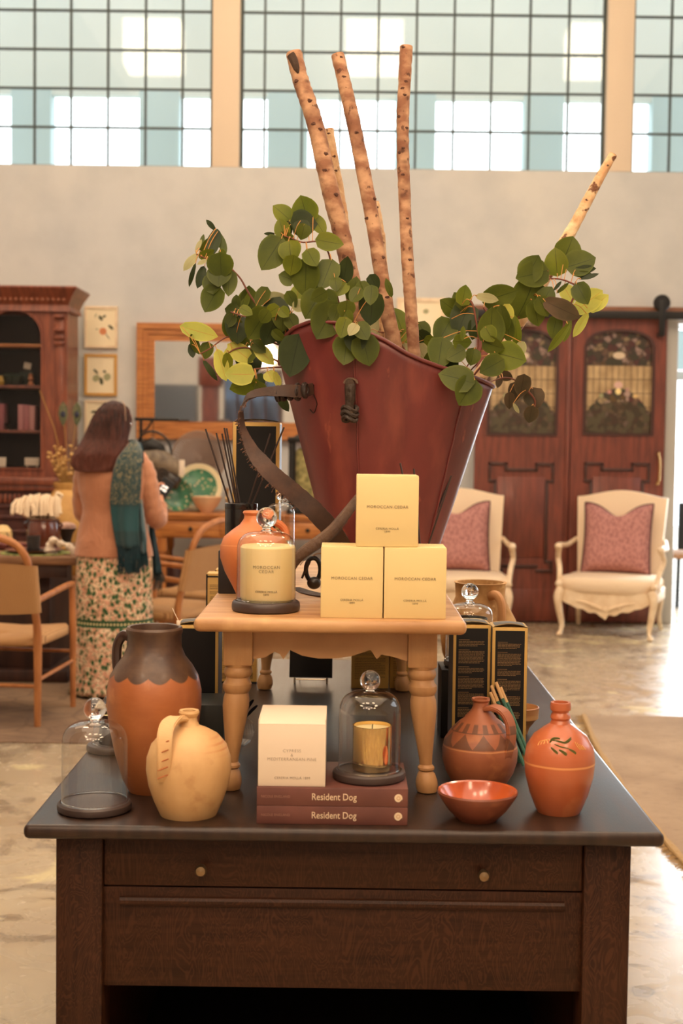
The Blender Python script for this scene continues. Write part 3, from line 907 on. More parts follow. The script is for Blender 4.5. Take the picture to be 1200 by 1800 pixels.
# ---------------------------------------------------------------- black boxes with gold borders
M_blue = mat('blue_grey_side', srgb(60, 62, 76), .45)
M_gprint = mat('dull_gold_print', srgb(122, 96, 62), .5)
def gold_box(px0, px1, pyb, zp, D, h, label, text_back=False, dep=None, top_print=True, rz=0, border=.006):
    x0 = xat(px0, D, py=pyb); x1 = xat(px1, D, py=pyb); wd = x1 - x0; dp = dep or wd
    t = thing('diffuser_box', ((x0 + x1) / 2, D, zp), label, 'box', rz=rz)
    m = MB(); m.bx(-wd / 2, wd / 2, 0, dp, 0, h, .0012); m.build('carton', M_gold, t)
    m = MB(); b = border
    m.bx(-wd / 2 + b, wd / 2 - b, -.0006, .002, b, h - b * 1.1)
    m.build('front_panel', M_black, t)
    m = MB(); m.bx(wd / 2 - .002, wd / 2 + .0006, b * .4, dp - b * .4, b * .5, h - b * .5); m.bx(-wd / 2 - .0006, -wd / 2 + .002, b * .4, dp - b * .4, b * .5, h - b * .5)
    m.build('side_panel', M_blue, t)
    if top_print:
        m = MB()
        m.grid(lambda u, v: (-wd / 2 + u * wd, v * dp, h + .0005 + .007 * math.sin(PI * u) * (1 - v * .5)), 8, 4)
        tf = m.build('top_flap', M_gold, t)
        m = MB(); m.grid(lambda u, v: (-wd / 2 + .005 + u * (wd - .010), dp * .1 + v * dp * .75, h + .0012 + .007 * math.sin(PI * (.07 + .86 * u)) * (1 - (.1 + .75 * v) * .5)), 8, 4); m.build('flap_panel', mat('grey_flap_panel', srgb(92, 84, 76), .5), tf)
    if text_back:
        m = MB(); rnd = random.Random(int(px0))
        z = h - .030
        blocks = [(4, 1), (9, 1), (4, 1), (8, 1), (8, 1), (6, 1)]
        for nl, _ in blocks:
            m.bx(-wd / 2 + .011, -wd / 2 + .011 + (wd - .024) * .42, -.0011, 0, z - .0010, z)
            z -= .0034
            for q in range(nl):
                ln = 1 if q < nl - 1 else rnd.uniform(.4, .9)
                x = -wd / 2 + .011; xe = x + (wd - .024) * ln
                while x < xe - .002:
                    wl = rnd.uniform(.0025, .0085); m.bx(x, min(x + wl, xe), -.0011, 0, z - .0013, z); x += wl + .0009
                z -= .0029
            z -= .0055
            if z < .03: break
        m.build('printed_text', M_gprint, t, flat=True)
    return t
DB = PZ(892, 1336, TZ).y
hB = zat(1103, DB, 892) - TZ
gold_box(861.5, 923, 1330, TZ, DB, hB, 'right one of the pair of tall black boxes with gold edges and printed text', True, rz=R(-1))
gold_box(793, 859, 1330, TZ, DB + .015, hB + .002, 'left one of the pair of tall black boxes with gold edges, beside the bench leg', True, rz=R(2))
gold_box(308, 382, 1330, TZ, 2.76, zat(1099, 2.76, 345) - TZ, 'tall black gold-edged box standing behind the large terracotta jar', border=.006)
# reed diffuser group on the bench
gold_box(407, 489, 1005, BZ, 3.22, zat(742, 3.22, 445) - BZ, 'tallest black box with gold edges, standing on the bench behind the reeds', dep=.10, border=.0085)
xk0 = xat(383, 2.80, py=1045); zk = zat(968, 2.80, 400) - BZ
m = MB(); m.bx(0, .098, 0, .098, 0, zk, .002); o = tag(m.build('black_box', mat('matt_black_box', (.016, .011, .011), .5)), 'low black box on the bench, under the black reed diffuser', 'box'); o.location = (xk0, 2.80, BZ)
def diffuser(px, D, zp, hw_px, ytop, reeds, label, name='reed_diffuser'):
    X = xat(px, D, py=ytop); s = D / F; r = hw_px * s; h = zat(ytop, D, px) - zp
    t = thing(name, (X, D, zp), label, 'diffuser')
    m = MB(); m.lathe([(r * .9, 0), (r, .006), (r, h - .012), (r * 1.0, h - .012), (r * 1.02, h - .010), (r * 1.02, h - .001), (r * .99, h), (r * .55, h), (r * .5, h - .02), (0, h - .02)], 40)
    m.build('vessel', mat('glossy_black_glass', (.012, .010, .010), .18, coat=.3), t)
    for (px0, py0, px1, py1, dy) in reeds:
        a = PY(px0, py0, D + dy * .3); b = PY(px1, py1, D + dy)
        a = Vector((a.x - X, dy * .3, h - .018)); b = Vector((b.x - X, dy, b.z - zp))
        m = MB(); m.tube([a, b], .0019, 7); m.build('reed', mat('dark_reed', (.035, .018, .014), .5), t)
    return t
diffuser(424, 2.849, BZ + zk, 28.5, 884, [(408, 884, 361, 754, -.01), (414, 884, 380, 761, .01), (418, 884, 390, 762, -.02), (420, 884, 394, 752, 0), (424, 884, 398, 753, .02), (432, 884, 475, 762, .01), (438, 884, 499, 751, -.01)],
         'black glass reed diffuser with dark reeds on the low black box')
diffuser(742, 2.66, BZ, 20, 965, [(738, 965, 703, 814, 0), (740, 965, 727, 824, .01), (745, 965, 793, 836, -.01)], 'reed diffuser mostly hidden behind the stacked yellow boxes')

# candle under cloche on the bench
tc_, Xc, Dc, bc = cloche('glass_cloche', 467, 1081, BZ, 60.5, 52, 968, 933, 910, 18.5, 'glass cloche over a large ivory candle at the bench front corner', base_h=.020)
zw = BZ + bc
rw = 48.5 * Dc / F; hw_ = zat(958, Dc, 470) - zw
t = thing('ivory_candle', (Xc + .003, Dc, zw), 'large ivory candle with small lettering under the bench cloche', 'candle')
m = MB(); m.lathe([(rw * .93, 0), (rw, .006), (rw, hw_ - .004), (rw - .003, hw_), (rw - .006, hw_ - .003), (0, hw_ - .006)], 56); m.build('vessel', M_wax, t)
z1 = zat(997, Dc, 470) - zw
text('lettering', 'MOROCCAN\nCEDAR', .0078, M_print, (0, -rw - .0006, z1), t, bend=rw + .0006, space=1.2, offset=-.0001)
text('lettering', 'CERERIA MOLL\u00c1\n1899', .0052, M_print, (0, -rw - .0006, zat(1038, Dc, 470) - zw), t, bend=rw + .0006, space=1.1)

# terracotta vase behind it
D = 2.695; X = xat(447, D, py=950)
pr = px_prof(447, D, BZ, [(24, 1058), (26, 1055), (38, 1030), (52, 1004), (60, 980), (60, 960), (54, 944), (40, 932), (26, 922), (19, 912), (18, 906), (21, 901), (19, 898), (14, 900), (13, 915), (40, 950), (30, 1030), (0, 1045)])
pr[0] = (pr[0][0], 0)
t = thing('terracotta_vase', (X, D, BZ), 'smooth orange terracotta vase behind the bench cloche', 'vase')
M_vase = pot_mat('smooth_orange_clay', srgb(206, 122, 70), srgb(190, 104, 56), srgb(216, 140, 86), .5, .05, bands=[(zat(957, D, 447) - BZ, .001, srgb(226, 156, 104), .7)])
m = MB(); m.lathe(pr, 48); m.build('body', M_vase, t)
def jp(px, py, dy): p = PY(px, py, D + dy); return (p.x - X, dy, p.z - BZ)
hp = smooth_path([jp(460, 908, .0), jp(478, 916, .002), jp(492, 922, .004), jp(502, 934, .004), jp(503, 950, .002)], 5)
m = MB(); m.tube(hp, .0075, 10); m.build('handle', M_vase, t)

cloche('glass_cloche', 493, 0, BZ, 28, 25, 905, 884, 873, 7, 'small glass cloche beside the tallest black box on the bench', D=3.08, base_h=.012)
candle('jar_candle', xat(490, 3.08, py=950), 3.08, BZ + .012, .022, zat(930, 3.08, 493) - BZ - .012, mat('gold_tumbler', (.78, .60, .34), .2, metal=.9), 'gold tumbler candle in the small bench cloche')

# three yellow boxes
D3 = PZ(670, 1087, BZ).y
hY = zat(963, D3, 620) - BZ
def ybox(pxc, zp, D, label, rz=0, w_=.1115, dep=.10, h=None):
    h = h or hY
    t = thing('candle_box', (xat(pxc, D, py=1020), D, zp), label, 'box', 'pale yellow candle boxes', rz=rz)
    m = MB(); m.bx(-w_ / 2, w_ / 2, 0, dep, 0, h, .0012); m.build('carton', M_yellow, t)
    m = MB(); m.bx(-w_ / 2 + .0004, w_ / 2 - .0004, .0015, dep - .001, h - .0005, h + .0016, .0008); m.build('lid_flap', M_yellow, t)
    text('lettering', 'MOROCCAN CEDAR', .0072, M_print, (0, -.0004, h * .565), t, space=1.15)
    text('lettering', 'CERERIA MOLL\u00c1\n1899', .0052, M_print, (0, -.0004, h * .235), t, space=1.1)
    return t
ybox(618.3, BZ, D3, 'pale yellow candle box, bottom left of the stack of three', rz=R(.3))
ybox(729.6, BZ, D3, 'pale yellow candle box, bottom right of the stack of three', rz=R(-.4))
ybox(679, BZ + hY + .0022, D3 + .006, 'pale yellow candle box on top of the stack of three')

# ---------------------------------------------------------------- things under and behind the bench
M_ypack = mat('mustard_pack', srgb(214, 170, 92), .5)
M_brown = mat('brown_pack_print', srgb(110, 80, 46), .6)
def pack(px0, px1, pyb, D, ytop, label, edge=True, h=None, icons=True, m_=M_ypack, group=None):
    x0 = xat(px0, D, py=pyb); x1 = xat(px1, D, py=pyb); wd = x1 - x0
    h = h or zat(ytop, D, px0) - TZ
    t = thing('printed_carton', ((x0 + x1) / 2, D, TZ), label, 'box', group)
    m = MB(); m.bx(-wd / 2, wd / 2, 0, wd, 0, h, .001); m.build('carton', m_, t)
    if edge:
        m = MB(); m.bx(-wd / 2 - .0008, -wd / 2 + .003, -.0008, wd, 0, h - .002); m.bx(-wd / 2, wd / 2, -.0008, .003, 0, .005); m.bx(-wd / 2, wd / 2, -.0008, .003, h - .010, h - .006); m.build('dark_edge', M_black, t)
    m = MB(); rnd = random.Random(int(px0)); z = h - .03
    while z > .02:
        if icons and .075 < z < .10: z -= .026; continue
        x = -wd / 2 + .009; xe = wd / 2 - .009 - rnd.choice((0, 0, .01, .02))
        while x < xe - .002:
            wl = rnd.uniform(.002, .007); m.bx(x, min(x + wl, xe), -.0006, .001, z - .0012, z); x += wl + .001
        z -= .0045 if rnd.random() > .2 else .009
    if icons:
        for k in range(3):
            cx_ = -wd / 2 + .014 + k * .020; m.ring([(cx_ + .0062 * math.cos(a), .0865 + .0062 * math.sin(a)) for a in [PI / 2 * q for q in range(4)]], [(cx_ + .005 * math.cos(a), .0865 + .005 * math.sin(a)) for a in [PI / 2 * q for q in range(4)]], -.0006, .001)
        for k in range(9): m.bx(wd / 2 - .030 + k * .0022, wd / 2 - .0288 + k * .0022, -.0006, .001, .012, .028)
    m.build('printed_text', M_brown, t, flat=True)
    return t
D4 = PZ(400, 1201, TZ).y
pack(361.5, 405, 1201, D4, 1008, 'left mustard-coloured carton with small print under the bench end')
pack(407, 451, 1201, D4, 1008, 'right mustard-coloured carton with small print behind the left bench legs')
pack(377, 420, 1180, D4 + .10, 1001, 'mustard carton standing behind the other two at the table back', icons=False)
D5 = PZ(650, 1210, TZ).y
pack(617, 682.5, 1210, D5, 0, 'left mustard carton with printed lines seen below the bench', h=.20, edge=False, icons=False)
pack(684.5, 750, 1210, D5 + .004, 0, 'right mustard carton behind the bench\'s far right leg', h=.20, edge=False, icons=False)
# small black box under the bench
x0 = xat(336, 2.60, py=1238); o = MB().bx(0, .105, 0, .125, 0, zat(1239, 2.60, 350) - TZ, .002).build('black_box', mat('greenish_black_box', (.022, .026, .024), .45))
tag(o, 'plain black box on the table between the large jar and the bench leg', 'box'); o.location = (xat(297, 2.60, py=1238), 2.60, TZ)
# glass bowl with dark feathers
Dq = 2.86; Xq = xat(420, Dq, py=1260)
t = thing('glass_vase', (Xq, Dq, TZ), 'small round glass vase behind the left front bench leg', 'vase')
m = MB(); m.lathe([(.012, 0), (.026, .010), (.034, .030), (.030, .050), (.018, .062), (.022, .072)], 32); [m.bm.faces.remove(f) for f in list(m.bm.faces) if len(f.verts) > 4 and f.calc_center_median().z > .05]
m.build('glass_body', M_cloche, t)
fe = thing('dark_feathers', (Xq, Dq, TZ + .004), 'blue-black feathers in the small glass vase behind the bench leg', 'feather')
for (dx, dz, rot) in ((.030, .096, 40), (.038, .084, 60), (.008, .102, 12)):
    m = MB(); q = smooth_path([(0, 0, 0), (.004, 0, .04), (dx * .6, 0, dz * .8), (dx, -.004, dz)], 5)
    m.ribbon(q, [.002 + .010 * max(0, math.sin(PI * max(0, (i / len(q) - .45)) / .55)) for i in range(len(q))], .0006, (.5, 1, -.5)); m.build('feather', mat('blue_black_feather', (.015, .018, .03), .4), fe)
# easel with black card
De = PZ(546, 1201, TZ).y
t = thing('display_easel', (xat(546, De, py=1200), De, TZ), 'small gold wire easel under the bench', 'easel')
s = De / F
m = MB()
for a in (-1, 1):
    m.tube([(a * .043, 0, .0), (a * .043, 0, .012), (a * .035, .020, .07), (a * .028, .042, .125)], .0016, 6)
    m.tube([(a * .043, 0, .010), (a * .043, -.016, .008), (a * .043, -.018, .018)], .0014, 6)
    m.tube([(a * .028, .042, .125), (a * .034, .095, 0)], .0014, 6)
m.tube([(-.043, 0, .010), (.043, 0, .010)], .0014, 6); m.tube([(-.040, .012, .034), (.040, .012, .034)], .0014, 6)
m.build('wire_frame', mat('champagne_wire', (.75, .58, .40), .3, metal=1), t)
for a in (-1, 1): m = MB(); m.lathe([(.003, 0), (.003, .014), (0, .016)], 10, c=(a * .043, -.001, 0)); m.build('foot_cap', M_white, t)
m = MB(); m.box((0, 0, .075), (76 * s, .004, .145), .001, M=Matrix.Translation((0, -.004, .013)) @ Matrix.Rotation(R(-14), 4, 'X'))
o = tag(m.build('black_card', M_black), 'black card leaning on the wire easel under the bench', 'card'); o.location = (xat(546, De, py=1200), De, TZ)

# matches leaning behind the painted jug
M_teal = mat('teal_painted_wood', srgb(66, 112, 92), .5, c2=srgb(40, 90, 76), scale=30, stretch=(1, 1, 3), lo=.45, hi=.6)
M_bare = mat('bare_match_wood', srgb(212, 170, 118), .6)
ms = [(863, 1205, 921, 1330), (871, 1199, 930, 1336), (879, 1208, 936, 1328), (861, 1217, 914, 1334)]
lbl = ['leftmost long teal match at its tip', 'long teal match whose pale tip stands highest', 'rightmost long teal match beside the bottle', 'long teal match leaning lowest of the four']
for i, (ax_, ay, bx_, by) in enumerate(ms):
    Db = 2.70 + .008 * i
    b = PY(bx_, by, Db); b.z = TZ + .004; a = PY(ax_, ay, DB - .012 - .002 * i)
    u = (a - b)
    t = thing('long_match', b, lbl[i] + ', leaning on a tall black box', 'match', 'long teal matches')
    m = MB(); m.tube([(0, 0, 0), u * .80], .0038, 8); m.build('painted_shaft', M_teal, t)
    m = MB(); m.tube([u * .80, u], .0036, 8); m.build('bare_tip', M_bare, t)

# right side, behind the tall boxes: textured urn, cloche on a box
D = 3.62; X = xat(844, D, py=1030); s = D / F
zr = zat(1023, D, 844) - TZ
M_rope = pot_mat('coarse_brown_clay', srgb(196, 152, 98), srgb(168, 124, 74), srgb(214, 176, 122), .85, sc_=30)
t = thing('textured_urn', (X, D, TZ), 'rough tan coiled clay urn with smooth handle at the back right of the table', 'urn')
m = MB(); m.lathe([(.055, 0), (.075, .02), (.100, .09), (.104, .13), (.095, zr - .10), (.072, zr - .055), (.066, zr - .04), (.067, zr - .004), (.071, zr), (.062, zr), (.058, zr - .02), (.058, zr - .06), (.08, .1), (0, .03)], 56,
          fn=lambda r, z, a: r * (1 + .008 * math.sin(z * 900) + random.uniform(-.004, .004))); m.build('body', M_rope, t, sharp=60)
hp = smooth_path([(.020, -.062, zr - .030), (.034, -.090, zr - .026), (.044, -.105, zr - .045), (.046, -.108, zr - .08), (.044, -.100, zr - .12)], 6)
m = MB(); m.tube(hp, [.012, .012] + [.0125] * (len(hp) - 2), 12, flat=.8); m.build('handle', mat('smooth_tan_clay', srgb(196, 142, 92), .55), t)
D = 3.02
o = MB().bx(-.055, .055, -.055, .055, 0, .150, .002).build('black_box', M_black); tag(o, 'black box carrying the right-hand cloche behind the tall boxes', 'box'); o.location = (xat(818, D, py=1060), D, TZ)
cloche('glass_cloche', 825, 0, TZ + .1502, 44, 41, 1085, 1060, 1040, 15, 'glass cloche with round knob behind the tall black boxes on the right', D=D, base_h=.014)
candle('jar_candle', xat(825, D, py=1060), D, TZ + .1502 + .014, .040, .095, M_black, 'black candle inside the right-hand cloche')
#@@NEXT

# ---------------------------------------------------------------- grape hod with branches, straps and eucalyptus
BD = 2.97
bsc = BD / F
def hod_z(py, px=650): return PY(px, py, BD).z - BZ
bxL, bxR = xat(493, BD, py=650), xat(866, BD, py=670)
bbL, bbR = xat(592, BD, py=1020), xat(748, BD, py=1020)
hX = (bbL + bbR) / 2
hod = thing('grape_hod', (hX, BD, BZ), 'tall dark red metal grape harvest hod with leather straps standing on the bench', 'bucket')
RIM = [(-1.0, 642), (-.93, 606), (-.80, 586), (-.66, 577), (-.45, 579), (-.25, 592), (-.08, 607), (.10, 628), (.25, 640), (.45, 652), (.65, 660), (.85, 670), (1.0, 678)]
def rim_z(x):
    x = max(-1, min(1, x))
    for (a, ya), (b, yb) in zip(RIM, RIM[1:]):
        if a <= x <= b:
            k = (x - a) / (b - a); return hod_z(ya + (yb - ya) * k)
    return hod_z(678)
HT = hod_z(577)
def hod_pt(a, k, off=0):
    """a: angle, k: 0 bottom .. 1 rim"""
    ca, sa = math.cos(a), math.sin(a)
    ex = math.copysign(abs(ca) ** .9, ca)
    z = k * rim_z(ex)
    t = z / hod_z(660)
    x0 = bbL + (bxL - bbL) * (z / hod_z(645)); x1 = bbR + (bxR - bbR) * (z / hod_z(678))
    cx_, rx = (x0 + x1) / 2 - hX, (x1 - x0) / 2 + off
    ry = .085 + (.165 - .085) * t + off
    return Vector((cx_ + rx * ex, ry * sa * (1 if sa < 0 else .8), z))
m = MB()
NA = 96
m.grid(lambda u, v: hod_pt(2 * PI * u, v), NA, 26, closeu=True)
bot = [v for v in m.bm.verts if v.co.z < 1e-6]
m._put([hod_pt(2 * PI * k / NA, 0) for k in range(NA)], [tuple(range(NA))])
nm = NT('oxblood_worn_metal')
f1 = nm.noise(5, 6, stretch=(1, 1, .35), dist=.5); f2 = nm.noise(16, 6, stretch=(1, 1, .25)); f3 = nm.noise(2.2, 3)
c = nm.mix(nm.rng(f1, .35, .68), srgb(118, 50, 47), srgb(84, 33, 32))
c = nm.mix(nm.rng(f2, .52, .72, 0, .6), c, srgb(146, 74, 58))
c = nm.mix(nm.rng(f3, .56, .66, 0, .55), c, srgb(70, 40, 32))
c = nm.mix(nm.rng(nm.noise(40, 5, stretch=(1, 1, .3)), .66, .72, 0, .5), c, srgb(168, 92, 66))
nm.base(c); nm.rough(nm.rng(f2, .3, .7, .30, .52)); nm.b.inputs['Specular IOR Level'].default_value = .55
nm.bump(nm.noise(9, 5), .15, .01)
M_hod = nm.m
o = m.build('shell', M_hod, hod, sharp=60)
sol = o.modifiers.new('solid', 'SOLIDIFY'); sol.thickness = .0025; sol.offset = -1
m = MB(); m.tube([hod_pt(2 * PI * k / 120, 1.0, .001) for k in range(120)], .0042, 8, closed=True); m.build('rolled_rim', M_hod, hod, sharp=80)
for px_t, px_b in ((617, 640), (812, 735)):      # raised seams
    m = MB(); q = []
    for k in range(14):
        v = .04 + .95 * k / 13
        best = None; tx = xat(px_b + (px_t - px_b) * v, BD, py=800) - hX
        for j in range(200):
            a = -PI * j / 200
            p = hod_pt(a, v, .0008)
            if best is None or abs(p.x - tx) < best[0]: best = (abs(p.x - tx), p)
        q.append(best[1])
    m.tube(q, .0022, 6); m.build('seam', M_hod, hod)
def on_hod(px, py, off=.004):
    """front surface point of the hod under a pixel"""
    best = None
    for j in range(1, 120):
        a = -PI * j / 120
        for i in range(0, 60):
            p = hod_pt(a, i / 59, off); wpt = Vector((p.x + hX, p.y + BD, p.z + BZ))
            d = wpt - Vector((0, 0, H)); loc_ = CR.transposed() @ d
            sx_ = 600 - loc_.x / loc_.z * F; sy_ = 900 + loc_.y / loc_.z * F
            e = (sx_ - px) ** 2 + (sy_ - py) ** 2
            if best is None or e < best[0]: best = (e, p)
    return best[1]
# wire staple around the strap slot and a painted reed shadow
m = MB()
q = [on_hod(x, y, .001) for x, y in ((549, 672), (551, 690), (556, 706), (556, 716), (549, 723), (544, 721))]
m.tube(smooth_path(q, 3), .0009, 5); m.build('wire_loop', M_iron, hod)
m = MB(); m.tube([on_hod(791, 842, .0008), on_hod(778, 868, .0008), on_hod(764, 910, .0008)], .0014, 5); m.build('reed_shadow', M_iron, hod)  # dark line laid on the hod as the leaning reed's shadow
# soil fill
m = MB(); m._put([Vector((p.x, p.y, hod_z(700))) for p in [hod_pt(2 * PI * k / 40, .0, -.006) + (hod_pt(2 * PI * k / 40, 1, -.01) - hod_pt(2 * PI * k / 40, 0, -.006)) * .80 for k in range(40)]], [tuple(range(40))])
m.build('dark_filling', mat('dark_filling', (.02, .014, .01), .9), hod)

nl = NT('worn_brown_leather')
g = nl.noise(30, 6); g2 = nl.noise(7, 4)
cc = nl.mix(nl.rng(g, .35, .7), srgb(56, 36, 27), srgb(82, 54, 40)); cc = nl.mix(nl.rng(g2, .5, .7, 0, .7), cc, srgb(48, 33, 25))
nl.base(cc); nl.rough(.6); nl.bump(g, .5, .004); M_leather = nl.m
M_leather2 = mat('tan_grey_leather', srgb(104, 78, 58), .6, c2=srgb(78, 56, 42), scale=14, bump=.3, bscale=60)
# strap one: comes out of the slot, loops left and falls to the bench
strap = thing('leather_strap', (0, 0, 0), 'old dark brown leather strap looping from the left side of the red hod', 'strap')
dpt = lambda px, py, dd: PY(px, py, dd)
sp_ = on_hod(550, 683, .006); sp_ = sp_ + Vector((hX, BD, BZ))
raw = [sp_, dpt(528, 688, sp_.y - .030), dpt(505, 687, sp_.y - .045), dpt(480, 688, 2.80), dpt(455, 690, 2.79), dpt(437, 698, 2.78), dpt(425, 718, 2.775), dpt(424, 745, 2.77), dpt(432, 770, 2.765), dpt(447, 798, 2.76), dpt(468, 823, 2.755), dpt(495, 848, 2.75), dpt(522, 871, 2.75), dpt(552, 898, 2.75), dpt(577, 925, 2.76), dpt(598, 955, 2.78), dpt(612, 985, 2.80), dpt(625, 1022, 2.84)]
q = smooth_path(raw, 7)
npt = len(q)
def lerp_tab(tab, x):
    for (a, va), (b, vb) in zip(tab, tab[1:]):
        if a <= x <= b:
            k = (x - a) / (b - a); return [p + (r_ - p) * k for p, r_ in zip(va, vb)]
    return tab[-1][1]
wt = [(0, [.024]), (.10, [.026]), (.24, [.016]), (.36, [.013]), (.46, [.020]), (.56, [.034]), (.70, [.038]), (.85, [.038]), (1, [.034])]
stab = [(0, [0, 0, 1]), (.25, [0, .3, 1]), (.34, [.2, .9, .5]), (.42, [.7, .75, .0]), (.52, [.85, .4, .35]), (.62, [.6, 0, .7]), (1, [.7, 0, .6])]
m = MB(); m.ribbon(q, [lerp_tab(wt, i / (npt - 1))[0] for i in range(npt)], .0045, [Vector(lerp_tab(stab, i / (npt - 1))) for i in range(npt)], jit=.05)
m.build('strap_band', M_leather, strap, sharp=50)
m = MB()
for k, (px, py, r_) in enumerate(((536, 686, .0125), (523, 689, .0145), (510, 690, .0125), (498, 692, .0115), (489, 692, .0125))):
    c0 = dpt(px, py, sp_.y - .022 - .004 * k)
    m.tube([c0 + Vector((.004 * math.cos(a), r_ * .75 * math.cos(a), r_ * math.sin(a))) for a in [2 * PI * j / 14 for j in range(14)]], .0052, 7, closed=True, jit=.18)
m.build('knotted_leather', mat('blackened_leather', (.022, .013, .010), .5, bump=.5), strap)
m = MB()
rr = random.Random(4)
for i in range(int(npt * .30), int(npt * .74), 2):
    p = q[i]; sd = Vector(lerp_tab(stab, i / (npt - 1))).normalized(); ww = lerp_tab(wt, i / (npt - 1))[0] / 2
    for _ in range(3):
        a = p - sd * ww + Vector((rr.uniform(-.004, .004), -.003, rr.uniform(-.004, .004)))
        m.tube([a, a - sd * rr.uniform(.002, .006) + Vector((rr.uniform(-.003, .003), 0, rr.uniform(-.004, .001)))], rr.uniform(.0006, .0014), 4)
m.build('frayed_edge', mat('frayed_leather', srgb(92, 62, 46), .8), strap)['kind'] = 'stuff'
# strap two: rolled strap passing behind the boxes
s2 = thing('leather_strap', (0, 0, 0), 'grey-brown rolled leather strap curving down to a buckle behind the yellow boxes', 'strap')
raw = [dpt(640, 862, 2.76), dpt(622, 885, 2.74), dpt(602, 911, 2.72), dpt(580, 936, 2.70), dpt(556, 955, 2.68), dpt(533, 971, 2.66), dpt(516, 990, 2.655), dpt(509, 1010, 2.655), dpt(512, 1028, 2.66)]
q = smooth_path(raw, 7); npt = len(q)
m = MB(); m.tube(q, [.0085 + .0045 * math.sin(PI * min(1, i / npt * 1.15)) for i in range(npt)], 12, flat=.7); m.build('rolled_band', M_leather2, s2)
m = MB()
for i in range(int(npt * .25), int(npt * .72)):
    a = q[i] + Vector((.0088, -.0045, -.0062)); m.tube([a, a + Vector((.0022, 0, -.0016))], .0006, 4)
    m.tube([(q[i] + q[min(i + 1, npt - 1)]) / 2 + Vector((.0088, -.0045, -.0062)), (q[i] + q[min(i + 1, npt - 1)]) / 2 + Vector((.0108, -.0045, -.008))], .0006, 4)
m.build('stitching', mat('dark_thread', (.05, .035, .025), .7), s2)['kind'] = 'stuff'
g1 = PZ(515, 1034, BZ + .004); g2 = PZ(535, 1040, BZ + .004); g3 = PZ(562, 1046, BZ + .004); g4 = PZ(600, 1049, BZ + .004)
m = MB(); m.ribbon(smooth_path([q[-1], g1, g2, g3, g4], 6), .014, .003, (0, 1, .2)); m.build('thin_tail', M_leather, s2)
m = MB()
bk = dpt(552, 1005, 2.70)
m.tube([bk + Vector((.013 * math.cos(a) * 1.1 - .002, -.004 * math.sin(a), .024 * math.sin(a) + .004)) for a in [2 * PI * k / 20 for k in range(20)]], .0045, 8, closed=True)
m.build('buckle', M_iron, s2)
m = MB(); m.tube([bk + Vector((-.010, -.01, .022)), bk + Vector((-.018, -.012, .002)), bk + Vector((-.024, -.012, -.012))], [.004, .003, .002], 7)
m.sphere(bk + Vector((.0, -.004, -.022)), .014, sc_=(1, .8, .9)); m.build('buckle_tongue', mat('dark_horn', (.02, .013, .010), .3), s2)
m = MB(); q2 = smooth_path([bk + Vector((.022, .0, .036)), bk + Vector((.004, -.004, .036)), bk + Vector((-.010, -.004, .024))], 5); m.tube(q2, .0016, 6)
m.build('light_cord', mat('light_cord', srgb(170, 146, 120), .7), s2)
# knotted leather stub on the front of the hod
st_ = thing('leather_stub', (0, 0, 0), 'wrinkled knotted leather stub hanging from the upper front of the red hod', 'strap')
w0 = on_hod(616, 674, .004) + Vector((hX, BD, BZ))
m = MB()
m.tube([w0 + Vector(v) for v in ((-.002, -.004, .004), (0, -.014, -.004), (0, -.017, -.022), (-.001, -.016, -.040), (-.001, -.018, -.054), (.001, -.016, -.068))], [.013, .015, .014, .012, .013, .012], 12, flat=.75, jit=.09)
m.build('band', mat('olive_brown_leather', srgb(78, 58, 40), .6, c2=srgb(52, 38, 27), scale=22, bump=.6), st_)
m = MB()
for z, r_ in ((-.048, .015), (-.058, .0155), (-.068, .014)):
    m.tube([w0 + Vector((r_ * math.cos(a), -.017 + r_ * .7 * math.sin(a), z + .005 * math.sin(a * 2))) for a in [2 * PI * k / 16 for k in range(16)]], .0045, 7, closed=True, jit=.2)
m.build('knot', mat('blackened_leather2', (.035, .022, .015), .55, bump=.5), st_)
m = MB(); m.tube([w0 + Vector((.013 * math.cos(a) + .001, -.008, .010 * math.sin(a) + .004)) for a in [PI * k / 10 for k in range(11)]], .003, 7); m.build('slot_edge', M_leather2, st_)

# birch branches
nb = NT('birch_bark')
b1 = nb.noise(26, 6, stretch=(1, 1, 1.6)); b2 = nb.noise(60, 5); b3 = nb.noise(11, 4, stretch=(1, 1, 1))
cb = nb.mix(nb.rng(b1, .40, .62), srgb(196, 154, 120), srgb(146, 100, 74))
cb = nb.mix(nb.rng(b3, .56, .66, 0, .85), cb, srgb(128, 84, 62))
cb = nb.mix(nb.rng(b2, .62, .68, 0, .8), cb, srgb(82, 48, 34))
vv = nb.vor(24, stretch=(1, 1, 1.8)); cb = nb.mix(nb.math('MULTIPLY', nb.rng(vv[0], .08, .26, .8, 0), nb.rng(nb.noise(9, 3), .45, .58)), cb, srgb(92, 58, 44))
nb.base(cb); nb.rough(.8); nb.bump(b1, .7, .006); M_birch = nb.m
M_birchpale = mat('pale_birch_bark', srgb(232, 200, 158), .8, c2=srgb(206, 160, 116), scale=30, c3=srgb(118, 76, 52), scale3=42, lo3=.60, hi3=.66, bump=.5)
M_cut = mat('cut_wood', srgb(214, 158, 106), .7, c2=srgb(190, 130, 84), scale=60)
M_knot = mat('dark_bark_knot', srgb(88, 56, 43), .85, bump=.5)
